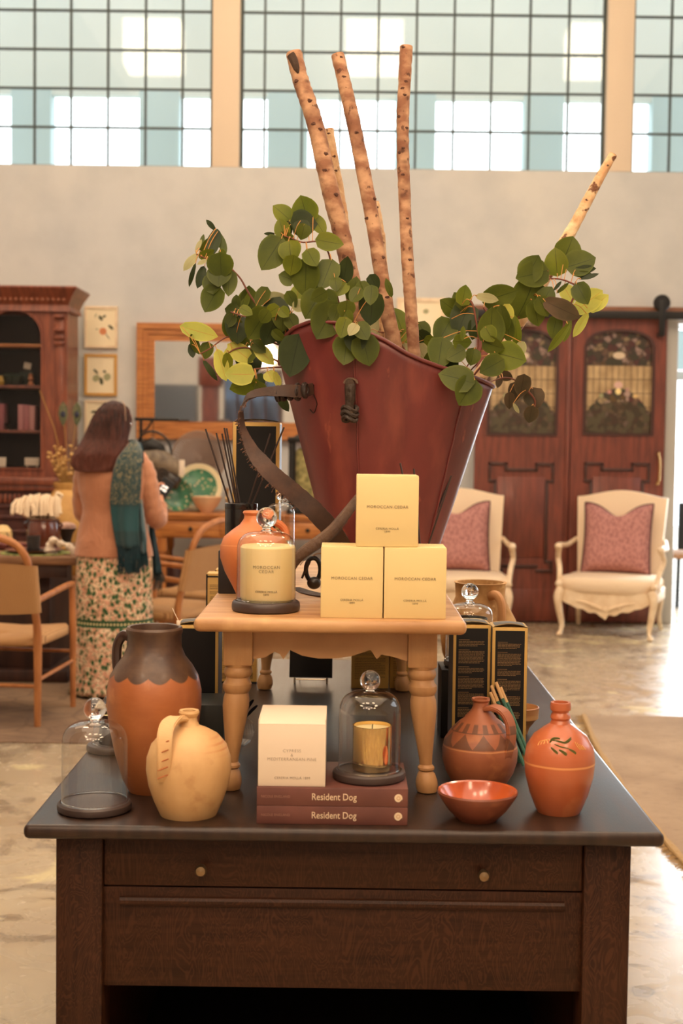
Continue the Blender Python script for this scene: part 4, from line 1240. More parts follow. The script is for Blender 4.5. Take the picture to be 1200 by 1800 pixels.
def branch(name, pts, rads, m_, label, knots, seed, seg=18):
    rnd = random.Random(seed)
    top = PY(*pts[0])
    t = thing(name, PY(*pts[-1]), label, 'branch', 'birch branches')
    b0 = t.location.copy()
    q = smooth_path([PY(*p) for p in pts], 10)
    n = len(q); rr = []
    for i in range(n):
        f = i / (n - 1) * (len(rads) - 1); k = min(int(f), len(rads) - 2)
        rr.append((rads[k] + (rads[k + 1] - rads[k]) * (f - k)) * q[i].y / F * .95 * (1 + rnd.uniform(-.04, .04)))
    q = [p - b0 for p in q]
    m = MB(); random.seed(seed); m.tube(q, rr, seg, jit=.025); m.build('bark', m_, t, sharp=70)
    d = (q[0] - q[1]).normalized()
    m = MB(); m.tube([q[0] - d * .001, q[0] + d * .0012], rr[0] * .93, 20); m.build('cut_end', M_cut, t)
    for (kf, side) in knots:
        i = int(kf * (n - 1)); p = q[i] + Vector((side * rr[i] * .85, -math.sqrt(max(0, 1 - side * side * .72)) * rr[i] * .85, 0))
        m = MB(); m.sphere((0, 0, 0), rr[i] * .36, 10, 7, (1, .7, .62), M=Matrix.Translation(p)); 
        for v in m.bm.verts: v.co += Vector((rnd.uniform(-1, 1), rnd.uniform(-1, 1), rnd.uniform(-1, 1))) * .001
        m.build('bark_knot', M_knot, t)
    return t
branch('birch_branch', [(516, 92, 2.95), (528, 140, 2.95), (545, 190, 2.95), (558, 235, 2.95), (570, 290, 2.95), (584, 350, 2.95), (600, 410, 2.96), (610, 455, 2.97), (630, 560, 2.99), (648, 680, 3.0)], [14.5, 15, 15.5, 15.5, 16, 16, 16], M_birch,
       'leftmost thick birch branch with a dark cut at its top end', [(.21, .2), (.33, .4), (.30, -.2), (.42, .4), (.47, -.1), (.13, -.6), (.55, .5)], 1)
bb = bpy.data.objects['birch_branch']
m = MB(); qa = [PY(x, y, 2.95 + d) - bb.location for x, y, d in ((511, 96, -.012), (517, 108, -.0165), (521, 120, -.0180), (524, 129, -.0172))]
m.tube(qa, [.010, .0095, .0075, .002], 12, flat=.55); m.build('dark_scar', mat('dark_bark_scar', srgb(66, 48, 36), .8, bump=.4), bb)
branch('birch_branch', [(577, 228, 3.02), (586, 290, 3.02), (596, 350, 3.03), (606, 425, 3.03), (640, 680, 3.04)], [9.5, 11, 12, 12], M_birchpale,
       'pale birch branch pressed close behind the leftmost one', [(.06, .0), (.22, .3), (.3, .2)], 2)
branch('birch_branch', [(593, 96, 2.93), (606, 150, 2.93), (622, 220, 2.93), (638, 300, 2.93), (654, 385, 2.93), (668, 470, 2.93), (680, 545, 2.94), (694, 612, 2.95), (704, 690, 2.97)], [12, 12.5, 13, 13, 13.5, 14], M_birch,
       'middle slanting birch branch, second from the left at its top', [(.03, .4), (.10, .1), (.28, .1), (.46, .8), (.50, -.8), (.60, .6), (.72, .3)], 3)
branch('birch_branch', [(658, 356, 3.02), (664, 400, 3.02), (669, 450, 3.03), (684, 690, 3.05)], [9, 11, 11], M_birchpale,
       'short pale birch branch peeping out behind the middle branch', [(.1, .3)], 4)
branch('birch_branch', [(714, 82, 2.92), (711, 140, 2.92), (708, 200, 2.92), (708, 270, 2.92), (711, 350, 2.93), (715, 440, 2.93), (721, 530, 2.94), (728, 630, 2.95), (732, 700, 2.96)], [11.5, 11.5, 11.5, 11, 11.5, 11.5, 12], M_birch,
       'straight upright birch branch, tallest of all in the hod', [(.02, -.5), (.14, .2), (.17, -.3), (.19, .1), (.27, -.7), (.37, 0), (.385, -.6), (.44, -.2), (.30, .6), (.55, .3), (.66, .4)], 5)
branch('birch_branch', [(1077, 272, 3.03), (1055, 310, 3.03), (1032, 353, 3.03), (1008, 398, 3.02), (975, 455, 3.01), (930, 535, 3.0), (880, 612, 2.99), (838, 668, 2.98), (800, 720, 2.97)], [7.5, 9, 10, 12, 13, 14, 15], M_birchpale,
       'pale birch branch leaning far out to the right', [(.08, .2), (.25, -.3), (.3, .5)], 6)

# eucalyptus foliage
def leaf_mat(name, c, c2, vein, tr):
    n = NT(name); uv = n.sep(n.tc.outputs['UV'])
    u = n.math('ABSOLUTE', n.math('SUBTRACT', uv[0], .5))
    mid = n.rng(u, .006, .022, .8, 0)
    side = n.math('ABSOLUTE', n.math('SINE', n.math('MULTIPLY', n.math('SUBTRACT', uv[1], n.math('MULTIPLY', u, 1.1)), 15.)))
    sv = n.math('MULTIPLY', n.rng(side, .0, .09, .35, 0), n.rng(u, .0, .42, 1, .2))
    base = n.mix(n.rng(n.noise(14, 4), .35, .65), c, c2)
    oi = n.n('ShaderNodeObjectInfo')
    base = n.mix(n.rng(u, .40, .5, 0, .4), base, tuple(min(1, x * 1.5) for x in c))
    col_ = n.mix(n.math('MAXIMUM', mid, sv), base, vein)
    n.base(col_); n.rough(.5); n.b.inputs['Specular IOR Level'].default_value = .28
    tl = n.n('ShaderNodeBsdfTranslucent'); n.link(col_, tl.inputs[0])
    ms = n.n('ShaderNodeMixShader'); ms.inputs[0].default_value = tr
    out = n.t.nodes['Material Output']
    n.link(n.b.outputs[0], ms.inputs[1]); n.link(tl.outputs[0], ms.inputs[2]); n.link(ms.outputs[0], out.inputs[0])
    return n.m
LM = [leaf_mat('green_leaf', srgb(86, 94, 28), srgb(66, 76, 24), srgb(46, 54, 20), .22),
      leaf_mat('dark_green_leaf', srgb(52, 62, 26), srgb(38, 50, 22), srgb(28, 36, 15), .12),
      leaf_mat('fresh_green_leaf', srgb(112, 118, 30), srgb(88, 100, 28), srgb(58, 62, 22), .28),
      leaf_mat('pale_lit_leaf', srgb(198, 194, 92), srgb(172, 178, 84), srgb(190, 132, 66), .35),  # brightened colour for strongly lit leaves as well as pale undersides
      leaf_mat('silvery_leaf_underside', srgb(176, 170, 128), srgb(148, 146, 100), srgb(150, 130, 90), .2),
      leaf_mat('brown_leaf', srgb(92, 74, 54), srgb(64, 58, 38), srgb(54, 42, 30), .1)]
def add_leaf(bm, uvl, c, L, W, ang, mi, rnd, base_round):
    """heart-round blade facing the viewer; ang = tip direction in the picture plane"""
    nu, nv = 6, 8
    tilt = rnd.uniform(-22, 22); yawt = rnd.uniform(-22, 22)
    Mx = Matrix.Translation(c) @ Matrix.Rotation(R(yawt), 4, 'Z') @ Matrix.Rotation(R(tilt), 4, 'X') @ Matrix.Rotation(R(ang), 4, 'Y')
    fold = rnd.uniform(.05, .20); curl = rnd.uniform(-.12, .2)
    vs = []
    for j in range(nv + 1):
        v = j / nv
        # width profile: round base, pointed tip
        wv = math.sin(PI * (v ** (.72 if base_round else .95))) ** .62 if 0 < v < 1 else 0
        if v > .8: wv *= 1 - .25 * (v - .8) / .2
        row = []
        for i in range(nu + 1):
            u = i / nu - .5
            x = (v - .5) * L + (-.06 * L * (abs(u) * 2) if v < .15 else 0)
            z = u * W * wv * 1.02
            y = -fold * W * abs(u) * wv + curl * L * (v - .5) ** 2 * 2
            row.append(bm.verts.new(Mx @ Vector((x, y, z))))
        vs.append(row)
    for j in range(nv):
        for i in range(nu):
            f = bm.faces.new((vs[j][i], vs[j][i + 1], vs[j + 1][i + 1], vs[j + 1][i])); f.material_index = mi; f.smooth = True
            for lp, (uu, vv_) in zip(f.loops, ((i, j), (i + 1, j), (i + 1, j + 1), (i, j + 1))): lp[uvl].uv = (uu / nu, vv_ / nv)
M_stem = mat('red_brown_stem', srgb(112, 58, 40), .6)
M_petiole = mat('orange_petiole', srgb(196, 136, 66), .6)
def spray(label, D0, stems, leaves, seed, root):
    rnd = random.Random(seed)
    t = thing('eucalyptus_spray', root, label, 'foliage', 'eucalyptus sprays in the hod')
    m = MB(); sp = []
    for st in stems:
        q = smooth_path([PY(x, y, D0 + dd) for x, y, dd in st], 5); sp += q
        m.tube([p - root for p in q], [.0013 + .0012 * i / len(q) for i in range(len(q))], 6)
    m.build('stem', M_stem, t)
    bm = bmesh.new(); uvl = bm.loops.layers.uv.new('uv'); pet = MB()
    n = len(leaves)
    for k, lf in enumerate(leaves):
        px, py, L, W, ang, mi = lf[:6]
        Dl = D0 + .045 - .10 * k / n + rnd.uniform(-.004, .004)
        c = PY(px, py, Dl); s = Dl / F
        if W > 2 * L: W = L
        add_leaf(bm, uvl, c - root, L * s * 1.05, W * s * 1.05, ang, mi, rnd, W > L * .6)
        a = R(ang); base_ = c + Vector((-math.cos(a), 0, math.sin(a))) * L * s * .5
        near = min(sp, key=lambda p: (p - base_).length)
        if (near - base_).length < .085:
            mid_ = (near + base_) / 2 + Vector((0, -.003, .006)); pet.tube(smooth_path([near - root, mid_ - root, base_ - root], 3), .0008, 5)
    me = bpy.data.meshes.new('leaves'); bm.to_mesh(me); bm.free()
    for x in LM: me.materials.append(x)
    o = bpy.data.objects.new('leaves', me); col.objects.link(o); o.parent = t
    pet.build('petioles', M_petiole, t)
    return t
G, DK, FR, PL, SV, BR = range(6)
rootL = PY(640, 690, 2.95); rootR = PY(800, 700, 2.95)
spray('eucalyptus spray reaching furthest to the upper left over the framed mirror', 2.92,
      [[(345, 447, .0), (372, 458, 0), (395, 462, 0), (412, 478, 0), (424, 492, 0), (440, 520, 0), (470, 560, .01), (520, 600, .03), (640, 690, .03)]],
      [(370, 395, 22, 9, 225, DK), (355, 424, 27, 8, -80, G), (349, 432, 24, 9, -70, SV), (361, 430, 30, 12, -60, G), (390, 428, 44, 14, 70, G), (375, 427, 52, 23, 100, DK), (392, 447, 18, 12, 60, FR),
       (364, 446, 28, 17, -30, FR), (334, 461, 36, 16, 128, SV), (337, 485, 40, 8, 108, DK), (353, 487, 40, 17, 108, DK), (355, 461, 18, 8, 150, SV),
       (402, 499, 44, 28, 95, G), (375, 500, 38, 38, 80, G), (372, 527, 48, 42, 118, G), (385, 486, 38, 42, 92, G), (388, 468, 42, 46, 90, G)], 11, rootL)
spray('eucalyptus spray with large leaves beside the leftmost birch branch', 2.88,
      [[(500, 415, 0), (515, 420, 0), (532, 426, 0), (560, 425, 0), (575, 440, 0), (582, 465, .01), (592, 520, .02), (615, 600, .03), (640, 690, .07)]],
      [(473, 411, 18, 6, 180, DK), (495, 374, 38, 32, 220, FR), (535, 367, 46, 48, -105, FR), (560, 396, 40, 28, 60, FR), (535, 393, 44, 46, 0, DK), (505, 402, 24, 20, 60, DK),
       (495, 400, 34, 28, 250, FR), (502, 417, 30, 20, 210, G), (530, 400, 24, 28, 80, DK), (532, 408, 27, 26, 100, G), (580, 426, 46, 32, 8, FR),
       (503, 488, 28, 28, 200, G), (607, 474, 46, 28, -80, DK), (477, 447, 64, 50, 122, G), (537, 490, 62, 52, 95, G), (573, 484, 56, 42, 108, G),
       (513, 467, 34, 32, 100, FR), (510, 443, 38, 40, 80, FR), (548, 454, 32, 31, 60, FR), (600, 508, 28, 24, 120, FR), (590, 500, 26, 22, 80, G)], 12, rootL)
spray('eucalyptus spray at the left rim of the hod, above the strap', 2.90,
      [[(405, 548, 0), (425, 555, 0), (440, 560, 0), (470, 580, 0), (525, 600, 0), (600, 640, .03), (640, 690, .05)]],
      [(437, 525, 44, 34, -90, G), (428, 528, 42, 22, -80, FR), (415, 531, 28, 16, -95, G), (408, 544, 28, 28, 190, G), (407, 570, 44, 36, 250, G), (417, 580, 48, 42, 90, DK), (404, 565, 24, 20, 120, G),
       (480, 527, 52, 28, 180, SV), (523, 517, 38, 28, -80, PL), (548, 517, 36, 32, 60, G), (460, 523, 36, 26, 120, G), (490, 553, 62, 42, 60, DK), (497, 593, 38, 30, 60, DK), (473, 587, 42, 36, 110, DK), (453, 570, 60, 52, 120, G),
       (497, 563, 38, 36, 90, G), (477, 547, 28, 22, 150, FR), (513, 567, 28, 26, 60, G), (513, 527, 30, 22, 60, G), (527, 538, 24, 22, 20, SV), (500, 550, 24, 20, 40, FR), (433, 547, 24, 18, 30, FR), (465, 557, 26, 24, 130, G),
       (517, 627, 70, 56, 102, DK)], 13, rootL)
spray('eucalyptus spray covering the left front rim of the hod below the branches', 2.80,
      [[(550, 540, .04), (590, 560, .03), (625, 575, .03), (645, 600, .05), (660, 640, .09), (640, 690, .16)]],
      [(657, 497, 28, 22, 60, DK), (683, 505, 32, 12, 250, G), (623, 508, 42, 32, -80, G), (640, 512, 34, 26, 60, G), (653, 543, 56, 44, 95, DK), (625, 520, 30, 26, 120, G), (550, 537, 52, 48, 120, G), (573, 565, 68, 58, 118, G), (580, 527, 32, 32, 40, G), (590, 552, 30, 30, 110, G),
       (607, 617, 52, 46, 100, G), (643, 617, 52, 48, 75, G), (625, 600, 44, 40, 90, DK), (608, 545, 30, 32, 90, G), (610, 560, 28, 26, 70, G), (603, 577, 36, 28, 105, FR), (637, 583, 34, 30, 60, G), (620, 580, 24, 20, 120, SV), (560, 520, 30, 26, 150, G), (652, 520, 34, 26, 90, G)], 14, rootL)
spray('bright yellow-green eucalyptus spray low on the left, in front of the mirror', 2.93,
      [[(352, 622, 0), (370, 612, 0), (400, 592, 0), (440, 590, 0), (500, 610, 0), (560, 640, .02), (640, 690, .02)], [(400, 655, -.02), (440, 650, 0), (480, 646, 0), (530, 650, .02), (640, 690, .02)], [(380, 660, 0), (402, 620, 0), (440, 612, 0), (500, 640, 0), (640, 690, .02)]],
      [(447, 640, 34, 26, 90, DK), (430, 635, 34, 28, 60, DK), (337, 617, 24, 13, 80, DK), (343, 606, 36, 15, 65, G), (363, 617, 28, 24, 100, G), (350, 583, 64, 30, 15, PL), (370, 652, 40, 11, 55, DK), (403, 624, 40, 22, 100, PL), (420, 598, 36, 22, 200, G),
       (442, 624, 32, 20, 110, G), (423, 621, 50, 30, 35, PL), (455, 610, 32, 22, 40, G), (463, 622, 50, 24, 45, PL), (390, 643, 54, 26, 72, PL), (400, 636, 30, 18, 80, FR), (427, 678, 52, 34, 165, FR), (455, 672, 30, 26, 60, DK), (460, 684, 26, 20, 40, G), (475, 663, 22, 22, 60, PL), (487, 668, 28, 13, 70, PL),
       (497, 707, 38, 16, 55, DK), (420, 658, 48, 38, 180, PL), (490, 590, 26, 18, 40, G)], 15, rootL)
spray('eucalyptus leaves tucked between the birch branches inside the rim', 3.03,
      [[(664, 583, 0), (690, 590, 0), (715, 620, 0), (740, 660, -.02), (760, 720, -.05)]],
      [(664, 583, 44, 36, 120, SV), (645, 600, 30, 30, 90, G), (699, 561, 46, 36, 250, FR), (706, 597, 36, 26, 100, FR), (713, 622, 34, 24, 80, SV), (744, 582, 32, 28, 60, G), (748, 598, 38, 28, 40, DK), (757, 599, 22, 18, 10, FR), (743, 624, 40, 28, 60, SV), (760, 625, 36, 20, -40, G), (735, 640, 30, 22, 80, SV)], 16, rootR)
spray('big eucalyptus clump hanging over the right front rim of the hod', 2.84,
      [[(820, 645, 0), (840, 610, 0), (838, 575, 0), (832, 540, 0), (826, 528, 0)], [(838, 640, 0), (850, 600, 0), (858, 560, 0), (850, 540, 0)], [(838, 640, 0), (820, 660, .03), (800, 700, .11)]],
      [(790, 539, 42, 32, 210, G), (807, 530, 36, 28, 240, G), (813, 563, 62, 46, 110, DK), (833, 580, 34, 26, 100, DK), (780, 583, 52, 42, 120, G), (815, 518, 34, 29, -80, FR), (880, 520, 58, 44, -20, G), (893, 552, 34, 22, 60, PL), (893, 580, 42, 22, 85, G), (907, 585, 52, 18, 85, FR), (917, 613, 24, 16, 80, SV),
       (857, 524, 38, 16, 10, SV), (787, 645, 38, 34, 100, DK), (773, 622, 58, 46, 102, G), (863, 571, 60, 48, -90, G), (885, 560, 44, 24, 80, G), (813, 601, 34, 28, 0, FR), (800, 623, 34, 32, 150, G), (830, 628, 29, 28, 100, G), (867, 607, 38, 30, 20, G), (897, 627, 56, 50, 15, FR), (863, 644, 44, 38, 150, G), (860, 588, 29, 28, 60, FR),
       (813, 585, 24, 10, -85, FR), (800, 664, 60, 46, 195, G), (820, 690, 52, 50, 122, G)], 17, rootR)
spray('eucalyptus spray with leaves coloured pale as if lit around the right leaning birch branch', 2.90,
      [[(952, 492, 0), (970, 490, 0), (985, 491, 0), (1000, 496, 0), (1012, 506, 0), (1000, 540, 0), (985, 560, 0)], [(952, 492, 0), (930, 530, 0), (880, 600, .02), (800, 700, .05)]],
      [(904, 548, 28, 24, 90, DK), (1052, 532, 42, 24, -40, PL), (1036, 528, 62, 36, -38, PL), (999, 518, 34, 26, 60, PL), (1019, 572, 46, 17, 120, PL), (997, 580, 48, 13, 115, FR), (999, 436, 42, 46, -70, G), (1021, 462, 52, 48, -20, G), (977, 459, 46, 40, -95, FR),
       (1029, 473, 36, 14, -5, DK), (1025, 482, 30, 12, 0, G), (1036, 486, 32, 9, -15, DK), (974, 576, 38, 26, 100, G), (924, 528, 72, 58, 110, G), (942, 552, 44, 36, 70, G), (961, 518, 32, 32, -60, G), (933, 483, 60, 46, 165, G), (935, 470, 46, 44, -60, G), (955, 540, 36, 30, 60, G), (1023, 517, 40, 32, 60, G), (980, 502, 20, 6, -50, DK), (989, 506, 26, 7, -40, G),
       (988, 544, 66, 34, 25, BR), (981, 595, 58, 15, 125, FR)], 18, rootR)
spray('brown shaded leaves hanging over the right edge of the hod', 3.04,
      [[(870, 668, 0), (887, 664, 0), (905, 668, 0), (925, 685, 0), (940, 705, 0), (935, 730, 0)], [(870, 668, 0), (840, 680, -.04), (800, 700, -.09)]],
      [(887, 660, 30, 18, 20, BR), (877, 670, 24, 12, 100, BR), (905, 690, 34, 24, 90, BR), (939, 702, 38, 36, 80, BR), (917, 679, 38, 30, 95, BR), (895, 705, 28, 18, 90, BR), (932, 729, 29, 27, 95, BR), (907, 718, 20, 7, 55, SV)], 19, rootR)
#@@BG
# ---------------------------------------------------------------- pair of hanging doors with leaded glass
def stained():
    n = NT('leaded_stained_glass')
    xyz = n.sep(n.tc.outputs['Object']); x, z = xyz[0], xyz[2]      # origin at the glass centre bottom
    v = n.vor(24, stretch=(1, 0, 1)); ve = n.vor(24, 'DISTANCE_TO_EDGE', stretch=(1, 0, 1))
    cr = n.n('ShaderNodeValToRGB'); e = cr.color_ramp; e.interpolation = 'CONSTANT'
    cols = [(0, (58, 60, 40)), (.2, (110, 84, 66)), (.35, (84, 44, 40)), (.5, (150, 128, 96)), (.62, (70, 62, 48)), (.75, (168, 140, 128)), (.88, (92, 70, 40))]
    e.elements[0].color = (*srgb(*cols[0][1]), 1)
    e.elements[1].position = cols[1][0]; e.elements[1].color = (*srgb(*cols[1][1]), 1)
    for p, cc in cols[2:]: q = e.elements.new(p); q.color = (*srgb(*cc), 1)
    sp = n.n('ShaderNodeSeparateColor'); n.link(v['Color'], sp.inputs[0]); n.link(sp.outputs[0], cr.inputs[0])
    jewel = n.mix(n.rng(ve[0], .03, .07, 1, 0), cr.outputs[0], (.03, .025, .02))
    # dark lower foliage area
    dark = n.mix(n.rng(sp.outputs[1], .75, .76), n.mix(.78, jewel, srgb(62, 48, 34)), srgb(80, 72, 52))
    # tan rectangular lights in the middle band
    gx = n.math('PINGPONG', n.math('ADD', x, 10.), .025); gz = n.math('PINGPONG', n.math('ADD', z, 10.02), .055)
    ln = n.math('MINIMUM', n.rng(gx, .0015, .004), n.rng(gz, .0015, .004))
    tan_ = n.mix(n.rng(n.noise(8, 3), .3, .7), srgb(150, 122, 86), srgb(198, 170, 128))
    rect = n.mix(ln, srgb(62, 44, 34), tan_)
    arc = n.math('ADD', .36, n.math('MULTIPLY', n.math('MULTIPLY', x, x), -3.0))
    c = n.mix(n.rng(n.math('SUBTRACT', z, arc), -.002, .002), jewel, rect)                       # above arc: rect lights
    c = n.mix(n.rng(n.math('SUBTRACT', z, n.math('ADD', .255, n.math('MULTIPLY', n.math('MULTIPLY', x, x), -1.2))), .002, -.002), c, dark)
    top = n.math('ADD', .555, n.math('MULTIPLY', n.math('ABSOLUTE', x), -.25))
    c = n.mix(n.rng(n.math('SUBTRACT', z, .54), -.002, .002), c, n.mix(.35, jewel, srgb(60, 44, 40)))
    # central flower jewel and crest
    for (x0, z0, rx, rz_, cc) in ((0, .385, .034, .030, (206, 168, 158)), (0, .335, .024, .026, (236, 214, 150)), (-.135, .30, .018, .018, (150, 150, 110)), (.135, .30, .020, .018, (212, 178, 124)), (0, .62, .05, .028, (206, 186, 160)), (-.07, .33, .016, .016, (196, 140, 130)), (.07, .35, .016, .016, (170, 130, 120))):
        dx = n.math('DIVIDE', n.math('SUBTRACT', x, x0), rx); dz = n.math('DIVIDE', n.math('SUBTRACT', z, z0), rz_)
        d = n.math('ADD', n.math('MULTIPLY', dx, dx), n.math('MULTIPLY', dz, dz))
        c = n.mix(n.rng(d, 1., .9), c, srgb(*cc)); 
    n.base(c); n.rough(.28); n.bump(n.noise(30, 3), .2, .004); return n.m
M_stain = stained()
M_mold = mat('dark_door_moulding', srgb(66, 34, 27), .42, coat=.1)
DY = 10.93
leaf_w = (xat(999, DY, py=800) - xat(833, DY, py=800))
z_top = zat(556, DY, 1000); z_bot = .012
def door_leaf(name, xc, wd, px_c):
    d = bpy.data.objects.new(name, None); col.objects.link(d); d.location = (xc, DY, 0); d['kind'] = 'structure'
    s = DY / F
    zy = lambda y: zat(y, DY, px_c)
    gw = .163 * 2 * wd / .76 * .5 * 2 / 2
    gw = 58 * s; z0 = zy(762); z1 = zy(612); arc_h = zy(587) - z1
    # arched opening outline (x, z), counterclockwise from bottom-left
    out = [(-gw, z0), (gw, z0), (gw, z1)]
    na = 14
    for k in range(1, na): 
        a = PI * k / na; out.append((gw * .93 * math.cos(a) ** 1 if True else 0, z1 + .02 + arc_h * math.sin(a) ** .8))
    out.append((-gw, z1))
    n_ = len(out)
    H_ = z_top; zm = zy(800)
    # slab: frame around the glass (outline points mapped to the leaf rectangle)
    def proj(p):
        x, z = p
        if z <= z0 + 1e-6: return (math.copysign(wd / 2, x), zm)
        if z <= z1 + 1e-6: return (math.copysign(wd / 2, x), z)
        return (max(-wd / 2, min(wd / 2, x * (wd / 2) / (gw * .93))), H_) if abs(x) < gw * .9 else (math.copysign(wd / 2, x), H_)
    m = MB(); m.ring([proj(p) for p in out], out, -.022, .022); m.bx(-wd / 2, wd / 2, -.022, .022, z_bot, zm)
    m.build('door_slab', M_mahog, d, sharp=25)
    m = MB(); m.prism([(x, z) for x, z in [(p[0] * 1.02, p[1]) for p in out]], -.006, .004)
    for v in m.bm.verts: v.co.z -= z0
    g = m.build('stained_glass', M_stain, d); g.location.z = z0
    m = MB(); m.ring([(x * 1.07, z + (.016 if z > (z0 + z1) / 2 else -.018)) for x, z in out], [(x * .985, z - (.003 if z > (z0 + z1) / 2 else -.003)) for x, z in out], -.034, -.020); m.build('glass_moulding', M_mold, d, sharp=25)
    # stepped mouldings of the lower panel
    px = lambda q: (q - px_c) * s
    def bar(x0, x1, zz0, zz1): mm.bx(x0, x1, -.036, -.020, zz0, zz1, .004)
    a = 58 * s; t_ = 5.5 * s
    zt, zt2, zs, zb2, zb1 = zy(813), zy(823), zy(843), zy(1000), zy(984)
    mm = MB()
    bar(-a, -a + 34 * s, zt - t_, zt); bar(a - 34 * s, a, zt - t_, zt); bar(-a + 30 * s, a - 30 * s, zt2 - t_, zt2)
    bar(-a + 29 * s, -a + 34 * s, zt2 - t_, zt); bar(a - 34 * s, a - 29 * s, zt2 - t_, zt)
    for sg in (-1, 1):
        x0, x1 = sorted((sg * a, sg * (a - t_))); bar(x0, x1, zs, zt)
        x0, x1 = sorted((sg * a, sg * (a - 14 * s))); bar(x0, x1, zs - t_, zs)
        x0, x1 = sorted((sg * (a - 10 * s), sg * (a - 10 * s - t_))); bar(x0, x1, zb1, zs)
        x0, x1 = sorted((sg * a, sg * (a - 14 * s))); bar(x0, x1, zb1 - t_, zb1)
        x0, x1 = sorted((sg * a, sg * (a - t_))); bar(x0, x1, zb2, zb1)
    bar(-a, -a + 30 * s, zb2 - t_, zb2); bar(a - 30 * s, a, zb2 - t_, zb2); bar(-a + 26 * s, a - 26 * s, zb2 - t_ + 8 * s, zb2 + 8 * s)
    mm.build('panel_moulding', M_mold, d)
    mm = MB(); mm.bx(-a + 16 * s, a - 16 * s, -.028, -.020, zb1 + .02, zs + .02, .004); mm.build('raised_panel', M_mahog, d)
    mm = MB(); mm.bx(-wd / 2 + .01, wd / 2 - .01, -.030, -.020, z_bot + .01, zy(1035), .005); mm.build('kick_board', M_mahog, d)
    return d
xl = (xat(833, DY, py=800) + xat(998, DY, py=800)) / 2; xr = (xat(1001, DY, py=800) + xat(1166, DY, py=800)) / 2
d1 = door_leaf('door_1', xl, leaf_w - .008, 916)
d2 = door_leaf('door_2', xr, leaf_w - .008, 1083)
mm = MB(); mm.bx(leaf_w / 2 - .03, leaf_w / 2 + .004, -.040, -.020, z_bot + .01, z_top - .01, .006); mm.build('meeting_bead', M_mahog, d1)
# brass handle on the right leaf
mm = MB(); hx = leaf_w / 2 - .042; zc_ = zat(820, DY, 1155)
mm.tube([(hx, -.022, zat(795, DY, 1155)), (hx - .015, -.05, zat(797, DY, 1155)), (hx - .005, -.055, zat(805, DY, 1155)), (hx, -.05, zc_), (hx - .005, -.055, zat(845, DY, 1155)), (hx - .02, -.045, zat(851, DY, 1155)), (hx, -.022, zat(850, DY, 1155))], .009, 8)
mm.build('door_handle', M_brass, d2)
# hanger wheel and strap on the right leaf, iron rail above
mm = MB(); hx = xat(1158, DY, py=600) - xr; zw_ = zat(534, DY, 1155)
mm.lathe([(.0, -.02), (.058, -.02), (.066, -.012), (.056, 0), (.066, .012), (.058, .02), (0, .02)], 32, M=Matrix.Translation((hx, -.065, zw_)) @ Matrix.Rotation(PI / 2, 4, 'X'))
mm.lathe([(0, -.03), (.02, -.03), (.02, .03), (0, .03)], 12, M=Matrix.Translation((hx, -.065, zw_)) @ Matrix.Rotation(PI / 2, 4, 'X'))
mm.build('hanger_wheel', M_iron, d2)
mm = MB(); mm.bx(hx - .026, hx + .026, -.098, -.088, zat(592, DY, 1155), zw_ + .02, .003); mm.bx(hx - .026, hx + .026, -.09, -.02, zat(592, DY, 1155), zat(588, DY, 1155)); mm.build('hanger_strap', M_iron, d2)
m = MB(); x0 = xat(800, DY, py=552); m.bx(x0, DX1 + .5, DY - .085, DY - .073, zat(562, DY, 1000) + .004, zat(547, DY, 1000), .002)
for k in range(5): m.tube([(x0 + .3 + k * .55, DY - .075, zat(554, DY, 1000)), (x0 + .3 + k * .55, WY - .1, zat(554, DY, 1000))], .012, 8)
struct('trim_5', m, M_iron)
# small sign above the left leaf
yS = DY - .10
sx0, sx1 = xat(880, yS, py=570), xat(945, yS, py=570)
sg = thing('small_sign', ((sx0 + sx1) / 2, yS, zat(566, yS, 930)), 'small dark sign reading CLEAN above the left hanging door', 'sign')
m = MB(); m.box((0, 0, 0), (sx1 - sx0, .006, .066), .002); m.build('board', mat('dark_brown_board', srgb(70, 44, 34), .5), sg)
text('lettering', 'CLEAN', .062, mat('pale_sign_paint', srgb(206, 176, 148), .6), (.035, -.0035, .002), sg, sx=.95)
m = MB(); m.bx(-.10, .14, -.0036, 0, -.030, -.027); m.build('underline', MATS['pale_sign_paint'], sg)

